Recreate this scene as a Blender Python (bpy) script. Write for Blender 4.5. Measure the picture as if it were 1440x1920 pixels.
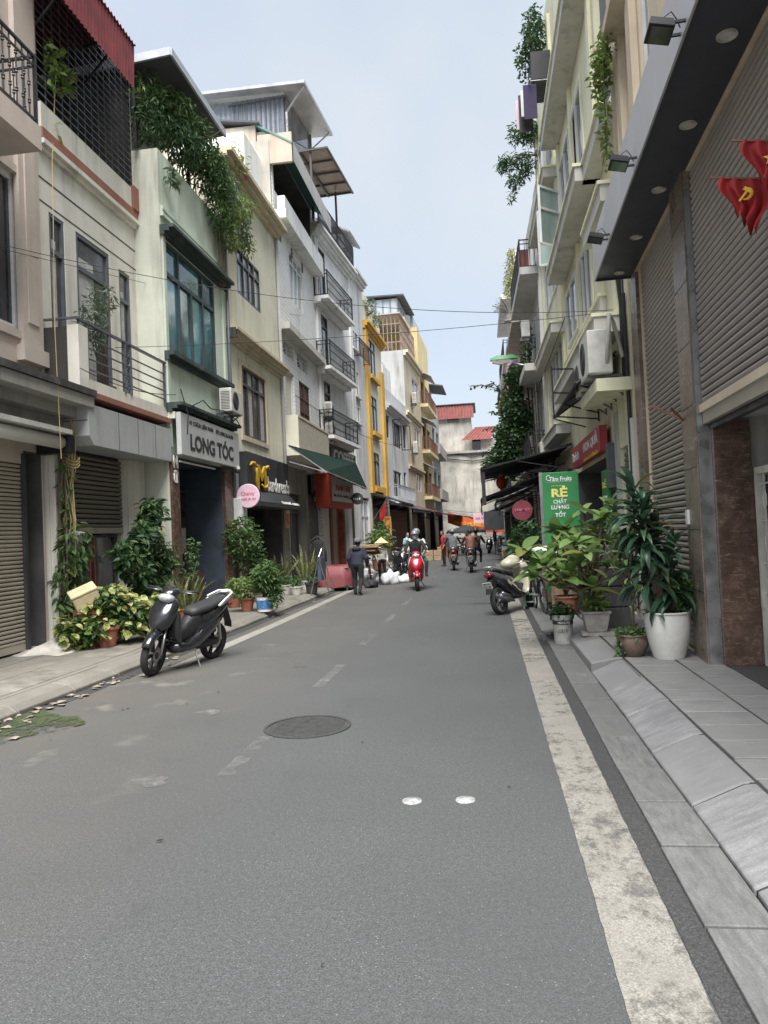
import bpy, bmesh, math, random
import numpy as np
from mathutils import Vector, Matrix
R = math.radians
random.seed(7); RNG = np.random.default_rng(7)
for o in list(bpy.data.objects): bpy.data.objects.remove(o)
S = bpy.context.scene
C = S.collection

# ---------------------------------------------------------------- camera
FPX = 1400.0; CAM = Vector((0, 0, 1.68))
CAY = Vector((909 - 720, 960 - 990, FPX)).normalized()
CAZ = Vector((-.045, 1, 0)); CAZ.z = -(CAZ.x*CAY.x + CAZ.y*CAY.y)/CAY.z; CAZ.normalize()
CAX = CAY.cross(CAZ)
if CAX.x < 0: CAX = -CAX
right = Vector((CAX.x, CAY.x, CAZ.x)); upv = Vector((CAX.y, CAY.y, CAZ.y)); fwd = Vector((CAX.z, CAY.z, CAZ.z))
cd = bpy.data.cameras.new('camera'); cam = bpy.data.objects.new('camera', cd); C.objects.link(cam)
cd.sensor_fit = 'VERTICAL'; cd.sensor_height = 36; cd.lens = FPX/1920*36; cd.clip_end = 2000; cd.clip_start = .05
m = Matrix.Identity(4)
for i, v in enumerate((right, upv, -fwd)):
    for k in range(3): m[k][i] = v[k]
m.translation = CAM; cam.matrix_world = m
S.camera = cam

# ---------------------------------------------------------------- sky, sun, exposure
W = bpy.data.worlds.new('World'); S.world = W; W.use_nodes = True
nt = W.node_tree; nt.nodes.clear()
sky = nt.nodes.new('ShaderNodeTexSky'); sky.sky_type = 'NISHITA'; sky.sun_disc = False
sky.sun_elevation = R(60); sky.sun_rotation = R(140); sky.air_density = 1.0; sky.dust_density = 3.0; sky.ozone_density = 1.0
cloud = nt.nodes.new('ShaderNodeTexNoise'); cloud.inputs['Scale'].default_value = 1.6; cloud.inputs['Detail'].default_value = 4
tc = nt.nodes.new('ShaderNodeTexCoord'); nt.links.new(tc.outputs['Generated'], cloud.inputs['Vector'])
rmp = nt.nodes.new('ShaderNodeMapRange'); rmp.inputs['From Min'].default_value = .3; rmp.inputs['From Max'].default_value = .7
rmp.inputs['To Min'].default_value = .68; rmp.inputs['To Max'].default_value = .92
nt.links.new(cloud.outputs['Fac'], rmp.inputs['Value'])
mx = nt.nodes.new('ShaderNodeMix'); mx.data_type = 'RGBA'
nt.links.new(rmp.outputs['Result'], mx.inputs['Factor']); nt.links.new(sky.outputs['Color'], mx.inputs['A'])
cl2 = nt.nodes.new('ShaderNodeTexNoise'); cl2.inputs['Scale'].default_value = 3.2; cl2.inputs['Detail'].default_value = 5; nt.links.new(tc.outputs['Generated'], cl2.inputs['Vector'])
r2 = nt.nodes.new('ShaderNodeMapRange'); nt.links.new(cl2.outputs['Fac'], r2.inputs['Value']); r2.inputs['From Min'].default_value = .35; r2.inputs['From Max'].default_value = .65
oc = nt.nodes.new('ShaderNodeMix'); oc.data_type = 'RGBA'; nt.links.new(r2.outputs['Result'], oc.inputs['Factor'])
oc.inputs['A'].default_value = (1.92, 2.14, 2.40, 1); oc.inputs['B'].default_value = (2.20, 2.36, 2.52, 1)   # the thin overcast layer in front of the blue
nt.links.new(oc.outputs['Result'], mx.inputs['B'])
bg = nt.nodes.new('ShaderNodeBackground'); bg.inputs['Strength'].default_value = .064
nt.links.new(mx.outputs['Result'], bg.inputs['Color'])
wo = nt.nodes.new('ShaderNodeOutputWorld'); nt.links.new(bg.outputs['Background'], wo.inputs['Surface'])
sd = bpy.data.lights.new('sun', 'SUN'); sd.energy = 1.5; sd.angle = R(44); sd.color = (1, .99, .965)
sun = bpy.data.objects.new('sun', sd); C.objects.link(sun)
# the light comes from high behind the camera, a little from the right
SUND = Vector((math.cos(R(60))*.12, -math.cos(R(60))*.993, math.sin(R(60))))
sun.rotation_euler = SUND.to_track_quat('Z', 'Y').to_euler()
sky.sun_rotation = math.atan2(SUND.x, SUND.y)
S.view_settings.view_transform = 'Standard'; S.view_settings.look = 'None'
S.view_settings.exposure = 2.45; S.view_settings.gamma = 1; S.view_settings.use_curve_mapping = False
S.render.engine = 'CYCLES'; S.cycles.use_denoising = True; S.cycles.max_bounces = 4

# ---------------------------------------------------------------- materials
M = {}
def nodes_of(name):
    mt = bpy.data.materials.new(name); mt.use_nodes = True
    t = mt.node_tree; return mt, t, t.nodes['Principled BSDF'], t.nodes, t.links
def noise(t, scale, detail=4, vec=None, stretch=None, rough=.55):
    n = t.nodes.new('ShaderNodeTexNoise'); n.inputs['Scale'].default_value = scale; n.inputs['Detail'].default_value = detail
    n.inputs['Roughness'].default_value = rough
    g = t.nodes.new('ShaderNodeNewGeometry') if vec is None else None
    src = g.outputs['Position'] if vec is None else vec
    if stretch:
        mp = t.nodes.new('ShaderNodeMapping'); mp.inputs['Scale'].default_value = stretch
        t.links.new(src, mp.inputs['Vector']); src = mp.outputs['Vector']
    t.links.new(src, n.inputs['Vector']); return n
def rng(t, val, a, b, c, d):
    r = t.nodes.new('ShaderNodeMapRange')
    for k, v in zip(('From Min', 'From Max', 'To Min', 'To Max'), (a, b, c, d)): r.inputs[k].default_value = v
    t.links.new(val, r.inputs['Value']); return r.outputs['Result']
def mixc(t, fac, a, b, mode='MIX'):
    x = t.nodes.new('ShaderNodeMix'); x.data_type = 'RGBA'; x.blend_type = mode
    for k, v in (('Factor', fac), ('A', a), ('B', b)):
        if isinstance(v, (tuple, list)): x.inputs[k].default_value = (*v[:3], 1)
        elif isinstance(v, (int, float)): x.inputs[k].default_value = v
        else: t.links.new(v, x.inputs[k])
    return x.outputs['Result']
def bumpn(t, b, h, strength, dist=.01):
    n = t.nodes.new('ShaderNodeBump'); n.inputs['Strength'].default_value = strength; n.inputs['Distance'].default_value = dist
    t.links.new(h, n.inputs['Height']); t.links.new(n.outputs['Normal'], b.inputs['Normal'])
def scl(c, k): return tuple(min(1, x*k) for x in c)
def mat(name, col, rough=.55, metal=0, var=.18, vs=6, bump=.0, bs=50, spec=.5, coat=0, emit=0):
    mt, t, b, N, L = nodes_of(name)
    n = noise(t, vs, 3)
    L.new(mixc(t, rng(t, n.outputs['Fac'], .3, .7, 0, 1), scl(col, 1-var), scl(col, 1+var*.6)), b.inputs['Base Color'])
    b.inputs['Metallic'].default_value = metal; b.inputs['Specular IOR Level'].default_value = spec
    L.new(rng(t, n.outputs['Fac'], .3, .7, max(.02, rough-.12), min(1, rough+.12)), b.inputs['Roughness'])
    if coat: b.inputs['Coat Weight'].default_value = coat; b.inputs['Coat Roughness'].default_value = .08
    if bump: bumpn(t, b, noise(t, bs, 4).outputs['Fac'], bump)
    if emit:
        b.inputs['Emission Color'].default_value = (*col, 1); b.inputs['Emission Strength'].default_value = emit
    M[name] = mt; return mt
def plaster(name, col, streak=.45, dirt=(.10, .095, .08), patch=.14, rough=.85, stain=(.5, .64)):
    mt, t, b, N, L = nodes_of(name)
    n1 = noise(t, .7, 5); n2 = noise(t, 5, 4)
    c = mixc(t, rng(t, n1.outputs['Fac'], .35, .68, 0, 1), scl(col, 1.04), scl(col, 1-patch))
    c = mixc(t, rng(t, n2.outputs['Fac'], .40, .75, 0, .28), c, scl(col, .76))
    st = noise(t, 3.2, 5, stretch=(1, 1, .09), rough=.65)
    big = noise(t, .45, 3)
    f = t.nodes.new('ShaderNodeMath'); f.operation = 'MULTIPLY'
    L.new(rng(t, st.outputs['Fac'], stain[0]-.02, stain[1]+.06, 0, 1), f.inputs[0]); L.new(rng(t, big.outputs['Fac'], .35, .62, .15, 1), f.inputs[1])
    f2 = t.nodes.new('ShaderNodeMath'); f2.operation = 'MULTIPLY'; L.new(f.outputs[0], f2.inputs[0]); f2.inputs[1].default_value = streak*.95
    c = mixc(t, f2.outputs[0], c, dirt)
    mo = noise(t, 1.1, 7, rough=.75); c = mixc(t, rng(t, mo.outputs['Fac'], .62, .76, 0, streak*.5), c, scl(dirt, 1.6))
    L.new(c, b.inputs['Base Color']); b.inputs['Roughness'].default_value = rough; b.inputs['Specular IOR Level'].default_value = .3
    bumpn(t, b, noise(t, 28, 3).outputs['Fac'], .35, .006)
    M[name] = mt; return mt
def glassy(name, col, rough=.06, var=.5):
    mt, t, b, N, L = nodes_of(name)
    n = noise(t, 1.4, 4, stretch=(1, 1, .5))
    L.new(mixc(t, rng(t, n.outputs['Fac'], .38, .62, 0, 1), scl(col, 1-var), scl(col, 1+var)), b.inputs['Base Color'])
    b.inputs['Roughness'].default_value = rough; b.inputs['Specular IOR Level'].default_value = .8
    bumpn(t, b, noise(t, 1.6, 2).outputs['Fac'], .06, .05)
    M[name] = mt; return mt
def leafm(name, c1, c2, c3=None, trans=.34, rough=.52, p3=.12, edge=None):
    c1 = scl(c1, 1.3); c2 = scl(c2, 1.2)
    mt, t, b, N, L = nodes_of(name)
    g = N.new('ShaderNodeNewGeometry'); oi = N.new('ShaderNodeObjectInfo')
    a = N.new('ShaderNodeMath'); a.operation = 'ADD'; L.new(g.outputs['Random Per Island'], a.inputs[0]); L.new(oi.outputs['Random'], a.inputs[1])
    fr = N.new('ShaderNodeMath'); fr.operation = 'FRACT'; L.new(a.outputs[0], fr.inputs[0])
    c = mixc(t, fr.outputs[0], c1, c2)
    if c3: c = mixc(t, rng(t, fr.outputs[0], 1-p3, 1-p3+.02, 0, 1), c, c3)
    n = noise(t, 30, 3)
    c = mixc(t, rng(t, n.outputs['Fac'], .35, .7, 0, .4), c, scl(c1, .55))
    if edge:
        n2 = noise(t, 18, 2); c = mixc(t, rng(t, n2.outputs['Fac'], .46, .56, 0, .85), c, edge)
    L.new(c, b.inputs['Base Color']); b.inputs['Roughness'].default_value = rough; b.inputs['Specular IOR Level'].default_value = .4
    tr = N.new('ShaderNodeBsdfTranslucent'); L.new(c, tr.inputs['Color'])
    ms = N.new('ShaderNodeMixShader'); ms.inputs[0].default_value = trans
    L.new(b.outputs[0], ms.inputs[1]); L.new(tr.outputs[0], ms.inputs[2])
    L.new(ms.outputs[0], N['Material Output'].inputs['Surface'])
    M[name] = mt; return mt
def stone(name, c1, c2, scale=3, stretch=(1, 5, 1), rough=.55, vein=None, bump=.15):
    mt, t, b, N, L = nodes_of(name)
    oi = N.new('ShaderNodeObjectInfo')
    g = N.new('ShaderNodeNewGeometry'); ad = N.new('ShaderNodeVectorMath'); ad.operation = 'ADD'
    cb = N.new('ShaderNodeCombineXYZ')
    mu = N.new('ShaderNodeMath'); mu.operation = 'MULTIPLY'; L.new(oi.outputs['Random'], mu.inputs[0]); mu.inputs[1].default_value = 40
    L.new(mu.outputs[0], cb.inputs[0]); L.new(mu.outputs[0], cb.inputs[2])
    L.new(g.outputs['Position'], ad.inputs[0]); L.new(cb.outputs[0], ad.inputs[1])
    n = noise(t, scale*1.6, 8, vec=ad.outputs[0], stretch=stretch, rough=.72); sp_ = noise(t, 90, 3, rough=.8)
    n2 = noise(t, 2.2, 4, vec=ad.outputs[0])
    c = mixc(t, rng(t, n.outputs['Fac'], .38, .62, 0, 1), c1, c2)
    c = mixc(t, rng(t, sp_.outputs['Fac'], .38, .62, 0, .45), c, scl(c1, .55))
    c = mixc(t, rng(t, n2.outputs['Fac'], .45, .75, 0, .5), c, scl(c1, .72))
    c = mixc(t, rng(t, oi.outputs['Random'], 0, 1, 0, .85), c, scl(c2, .60))
    if vein:
        n3 = noise(t, scale*1.1, 7, vec=ad.outputs[0], stretch=(1.4, 1.4, 6), rough=.7); c = mixc(t, rng(t, n3.outputs['Fac'], .55, .68, 0, .6), c, vein)
    L.new(c, b.inputs['Base Color']); L.new(rng(t, n.outputs['Fac'], .3, .7, rough-.1, rough+.12), b.inputs['Roughness'])
    b.inputs['Specular IOR Level'].default_value = .35
    bumpn(t, b, noise(t, 60, 3).outputs['Fac'], bump, .004)
    M[name] = mt; return mt
def asphalt(name, base, dust=True):
    mt, t, b, N, L = nodes_of(name)
    fine = noise(t, 120, 4, rough=.8); mid = noise(t, 38, 5, rough=.7); big = noise(t, .55, 6); blot = noise(t, 2.6, 6)
    c = mixc(t, rng(t, fine.outputs['Fac'], .36, .64, 0, 1), scl(base, .30), scl(base, 1.75))
    c = mixc(t, rng(t, mid.outputs['Fac'], .42, .66, 0, .6), c, scl(base, .50))
    c = mixc(t, rng(t, big.outputs['Fac'], .38, .66, 0, .45), c, scl(base, .70))
    c = mixc(t, rng(t, blot.outputs['Fac'], .60, .78, 0, .45), c, scl(base, .58))
    v = N.new('ShaderNodeTexVoronoi'); v.inputs['Scale'].default_value = 26
    g = N.new('ShaderNodeNewGeometry'); L.new(g.outputs['Position'], v.inputs['Vector'])
    c = mixc(t, rng(t, v.outputs['Distance'], .07, .10, .8, 0), c, scl(base, 2.6))
    if dust:   # brown street dust, thickest along the left kerb
        sp = N.new('ShaderNodeSeparateXYZ'); L.new(g.outputs['Position'], sp.inputs[0])
        dn = noise(t, .8, 6)
        md = N.new('ShaderNodeMath'); md.operation = 'MULTIPLY'
        L.new(rng(t, sp.outputs['X'], -1.4, -4.5, 0, .62), md.inputs[0]); L.new(rng(t, dn.outputs['Fac'], .30, .62, .25, 1), md.inputs[1])
        c = mixc(t, md.outputs[0], c, mixc(t, rng(t, fine.outputs['Fac'], .36, .64, 0, 1), (.075,.066,.054), (.18,.157,.128)))
        lt = noise(t, 1.7, 7); ml = N.new('ShaderNodeMath'); ml.operation = 'MULTIPLY'
        L.new(rng(t, lt.outputs['Fac'], .60, .68, 0, .6), ml.inputs[0]); L.new(rng(t, sp.outputs['X'], -2.2, -4.2, 0, 1), ml.inputs[1])
        c = mixc(t, ml.outputs[0], c, (.22, .20, .17))
    L.new(c, b.inputs['Base Color']); b.inputs['Roughness'].default_value = .82; b.inputs['Specular IOR Level'].default_value = .35
    bumpn(t, b, fine.outputs['Fac'], .7, .006)
    M[name] = mt; return mt
def paint(name, col, wear=(.42, .5), under=(.1, .1, .098)):
    mt, t, b, N, L = nodes_of(name)
    n = noise(t, 9, 9, rough=.78, stretch=(1, .7, 1)); big = noise(t, .9, 4); f = noise(t, 130, 3)
    ad = N.new('ShaderNodeMath'); ad.operation = 'ADD'; L.new(n.outputs['Fac'], ad.inputs[0]); L.new(rng(t, big.outputs['Fac'], .3, .7, -.14, .14), ad.inputs[1])
    c = mixc(t, rng(t, f.outputs['Fac'], .35, .65, 0, .9), scl(col,1.12), scl(col, .5))
    n5 = noise(t, 3, 5); c = mixc(t, rng(t, n5.outputs['Fac'], .4, .7, 0, .6), c, scl(col, .6))
    L.new(c, b.inputs['Base Color']); b.inputs['Roughness'].default_value = .75
    tr = N.new('ShaderNodeBsdfTransparent'); ms = N.new('ShaderNodeMixShader')
    L.new(rng(t, ad.outputs[0], wear[0], wear[1], 0, 1), ms.inputs[0]); L.new(tr.outputs[0], ms.inputs[1]); L.new(b.outputs[0], ms.inputs[2])
    L.new(ms.outputs[0], N['Material Output'].inputs['Surface'])
    bumpn(t, b, f.outputs['Fac'], .4, .004)
    M[name] = mt; return mt

asphalt('asphalt', (.091, .094, .094))
asphalt('asphalt_edge', (.058, .058, .057), False)
mat('soil', (.12, .11, .09), .95, var=.3, vs=3)
paint('line_paint', (.285, .268, .235), (.28, .50)); paint('kerbside_paint', (.33, .315, .28), (.18, .40))
paint('dash_paint', (.24, .235, .225), (.36, .74))
mat('grout', (.035, .034, .032), .95)
stone('kerb_stone', (.18, .178, .18), (.32, .315, .315), 3, (1, 4, 1))
stone('gutter_stone', (.125, .126, .123), (.205, .205, .20), 3, (5, 1, 1))
stone('paving_stone', (.17, .171, .168), (.33, .326, .318), 3.4, (1, 7, 1))
stone('old_paving', (.16, .146, .125), (.31, .29, .25), 1.6, (1, 1, 1), rough=.85)
stone('brown_marble', (.075, .046, .035), (.20, .125, .095), 5, (1, 1, 1), rough=.24, vein=(.38, .28, .22), bump=.02)
stone('pillar_marble', (.115, .085, .068), (.30, .245, .205), 2.6, (1, 1, .5), rough=.3, vein=(.42, .37, .33), bump=.05)
stone('white_slab', (.62, .60, .57), (.75, .74, .72), 1.6, (1, 1, 1), rough=.6)
mat('iron_black', (.022, .022, .025), .45, .3, bump=.05)
mat('iron_grey', (.15, .157, .175), .5, .4)
mat('iron_rust', (.23, .12, .085), .8, .2, var=.4)
mat('steel', (.42, .42, .42), .32, .9, var=.1)
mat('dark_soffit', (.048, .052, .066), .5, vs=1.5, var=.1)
mat('fascia_grey', (.46, .445, .455), .45, vs=2, var=.12)
mat('shutter_brown', (.345, .305, .275), .45, .2, var=.1, vs=2)
mat('shutter_beige', (.40, .36, .29), .5, .15, var=.1, vs=2)
mat('shutter_dark', (.18, .155, .13), .5, .2, var=.15, vs=2)
mat('white_frame', (.70, .70, .69), .5, var=.08)
mat('dark_frame', (.045, .042, .045), .45, var=.15)
mat('bronze_frame', (.075, .06, .055), .45, var=.2)
mat('teal_frame', (.055, .075, .08), .5)
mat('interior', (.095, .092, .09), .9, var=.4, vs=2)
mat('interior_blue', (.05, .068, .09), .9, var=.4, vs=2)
mat('curtain', (.46, .45, .44), .9, var=.25, vs=9)
glassy('glass_dark', (.026, .030, .036)); glassy('glass_teal', (.065, .19, .22), var=.5)
glassy('glass_grey', (.075, .080, .085)); glassy('glass_pale', (.33, .37, .42), .15, .25); glassy('glass_green', (.36, .46, .43), .15, .25)
# ---------------------------------------------------------------- geometry helpers
class MB:
    """collects shapes and links them as ONE mesh object"""
    def __init__(s): s.v = []; s.f = []; s.mi = []; s.cur = 0
    def add(s, vs, fs):
        n = len(s.v); s.v += [tuple(p) for p in vs]
        for f in fs: s.f.append(tuple(i+n for i in f)); s.mi.append(s.cur)
        return s
    def box(s, x0, x1, y0, y1, z0, z1):
        return s.add([(x0,y0,z0),(x1,y0,z0),(x1,y1,z0),(x0,y1,z0),(x0,y0,z1),(x1,y0,z1),(x1,y1,z1),(x0,y1,z1)],
                     [(0,3,2,1),(4,5,6,7),(0,1,5,4),(1,2,6,5),(2,3,7,6),(3,0,4,7)])
    def cbox(s, c, size, rot=None):
        h = [x/2 for x in size]; M3 = rot or Matrix.Identity(3); c = Vector(c)
        vs = [c + M3 @ Vector((a*h[0], b*h[1], d*h[2])) for d in (-1,1) for a, b in ((-1,-1),(1,-1),(1,1),(-1,1))]
        return s.add(vs, [(0,3,2,1),(4,5,6,7),(0,1,5,4),(1,2,6,5),(2,3,7,6),(3,0,4,7)])
    def bar(s, p, q, w, h=None, upv=(0,0,1)):
        p, q = Vector(p), Vector(q); d = q-p; L = d.length
        if L < 1e-6: return s
        x = d/L; u = Vector(upv)
        if abs(x.dot(u)) > .98: u = Vector((0,1,0))
        y = u.cross(x).normalized(); z = x.cross(y)
        return s.cbox((p+q)/2, (L, w, h or w), Matrix((x,y,z)).transposed())
    def tube(s, pts, r, n=6, closed=False, caps=True):
        pts = [Vector(p) for p in pts]; rs = r if isinstance(r, (list, tuple)) else [r]*len(pts)
        base = len(s.v); k = len(pts); prev = None
        for i, p in enumerate(pts):
            a = pts[(i-1) % k] if (i or closed) else pts[0]; b = pts[(i+1) % k] if (i < k-1 or closed) else pts[-1]
            t = (b-a); t = t.normalized() if t.length > 1e-9 else Vector((0,0,1))
            u = prev - t*prev.dot(t) if prev else (Vector((0,0,1)) if abs(t.z) < .9 else Vector((1,0,0)))
            u = u - t*u.dot(t); u.normalize(); w = t.cross(u); prev = u
            for j in range(n):
                an = 2*math.pi*j/n; s.v.append(tuple(p + (u*math.cos(an)+w*math.sin(an))*rs[i]))
        for i in range(k if closed else k-1):
            for j in range(n):
                a = base+i*n; b = base+((i+1) % k)*n
                s.f.append((a+j, a+(j+1)%n, b+(j+1)%n, b+j)); s.mi.append(s.cur)
        if caps and not closed:
            s.f.append(tuple(base+j for j in reversed(range(n)))); s.mi.append(s.cur)
            s.f.append(tuple(base+(k-1)*n+j for j in range(n))); s.mi.append(s.cur)
        return s
    def lathe(s, prof, n=16, c=(0,0,0), axis=None, cap=True):
        base = len(s.v); A = axis or Matrix.Identity(3); c = Vector(c)
        for r, z in prof:
            for j in range(n):
                a = 2*math.pi*j/n; s.v.append(tuple(c + A @ Vector((r*math.cos(a), r*math.sin(a), z))))
        for i in range(len(prof)-1):
            for j in range(n):
                s.f.append((base+i*n+j, base+i*n+(j+1)%n, base+(i+1)*n+(j+1)%n, base+(i+1)*n+j)); s.mi.append(s.cur)
        if cap:
            s.f.append(tuple(base+j for j in reversed(range(n)))); s.mi.append(s.cur)
            s.f.append(tuple(base+(len(prof)-1)*n+j for j in range(n))); s.mi.append(s.cur)
        return s
    def ell(s, c, r, n=12, m=8, rot=None):
        r = r if isinstance(r, (tuple, list)) else (r,r,r); A = rot or Matrix.Identity(3); c = Vector(c)
        base = len(s.v)
        for i in range(m+1):
            th = math.pi*i/m
            for j in range(n):
                a = 2*math.pi*j/n
                s.v.append(tuple(c + A @ Vector((r[0]*math.sin(th)*math.cos(a), r[1]*math.sin(th)*math.sin(a), r[2]*math.cos(th)))))
        for i in range(m):
            for j in range(n):
                s.f.append((base+i*n+j, base+(i+1)*n+j, base+(i+1)*n+(j+1)%n, base+i*n+(j+1)%n)); s.mi.append(s.cur)
        return s
    def loft(s, rings, caps=True, closed=True):
        base = len(s.v); n = len(rings[0])
        for r in rings: s.v += [tuple(p) for p in r]
        for i in range(len(rings)-1):
            for j in range(n if closed else n-1):
                s.f.append((base+i*n+j, base+i*n+(j+1)%n, base+(i+1)*n+(j+1)%n, base+(i+1)*n+j)); s.mi.append(s.cur)
        if caps and closed:
            s.f.append(tuple(base+j for j in reversed(range(n)))); s.mi.append(s.cur)
            s.f.append(tuple(base+(len(rings)-1)*n+j for j in range(n))); s.mi.append(s.cur)
        return s
    def prism(s, poly, a, b, plane='yz'):
        """poly extruded from a to b along the axis missing in plane"""
        def P3(p, t): return {'yz': (t,p[0],p[1]), 'xz': (p[0],t,p[1]), 'xy': (p[0],p[1],t)}[plane]
        n = len(poly)
        return s.add([P3(p,a) for p in poly]+[P3(p,b) for p in poly],
                     [tuple(reversed(range(n))), tuple(range(n,2*n))]+[(i,(i+1)%n,n+(i+1)%n,n+i) for i in range(n)])
    def mesh(s, name):
        me = bpy.data.meshes.new(name); me.from_pydata(s.v, [], s.f); me.update(); return me
    def build(s, name, mt, parent=None, smooth=False, bevel=0, loc=None, rot=None):
        me = s.mesh(name)
        mts = mt if isinstance(mt, (list, tuple)) else [mt]
        for q in mts: me.materials.append(M[q] if isinstance(q, str) else q)
        if len(mts) > 1: me.polygons.foreach_set('material_index', s.mi)
        if smooth: me.polygons.foreach_set('use_smooth', [True]*len(me.polygons))
        o = link(name, me, parent, loc, rot)
        if smooth == 'auto': autosmooth(o)
        if bevel: 
            b = o.modifiers.new('bevel', 'BEVEL'); b.width = bevel; b.segments = 2; b.limit_method = 'ANGLE'; b.angle_limit = R(50)
        return o
def autosmooth(o, ang=40):
    me = o.data; bm = bmesh.new(); bm.from_mesh(me)
    for e in bm.edges:
        if len(e.link_faces) == 2 and e.calc_face_angle(0) > R(ang): e.smooth = False
    bm.to_mesh(me); bm.free()
def link(name, data, parent=None, loc=None, rot=None):
    o = bpy.data.objects.new(name, data); C.objects.link(o)
    if parent: o.parent = parent
    if loc is not None: o.location = loc
    if rot is not None: o.rotation_euler = rot
    return o
def tag(o, label=None, cat=None, group=None, kind=None):
    for k, v in (('label', label), ('category', cat), ('group', group), ('kind', kind)):
        if v: o[k] = v
    return o
def thing(name, label, cat, loc=(0,0,0), rz=0, group=None):
    o = link(name, None, None, loc, (0,0,rz)); o.empty_display_size = .2
    return tag(o, label, cat, group)
def copy_tree(o, parent=None):
    c = o.copy(); C.objects.link(c)
    if parent: c.parent = parent
    for ch in list(o.children): copy_tree(ch, c)
    return c
# ---- pixels of the photograph turned into points on real planes
def ray(px, py):
    c = (px-720, 960-py, FPX)
    return Vector((c[0]*CAX.x+c[1]*CAX.y+c[2]*CAX.z, c[0]*CAY.x+c[1]*CAY.y+c[2]*CAY.z, c[0]*CAZ.x+c[1]*CAZ.y+c[2]*CAZ.z))
def onZ(px, py, Z=0): r = ray(px,py); return CAM + r*((Z-CAM.z)/r.z)
def onX(px, py, X): r = ray(px,py); return CAM + r*((X-CAM.x)/r.x)
def onY(px, py, Y): r = ray(px,py); return CAM + r*((Y-CAM.y)/r.y)

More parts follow.
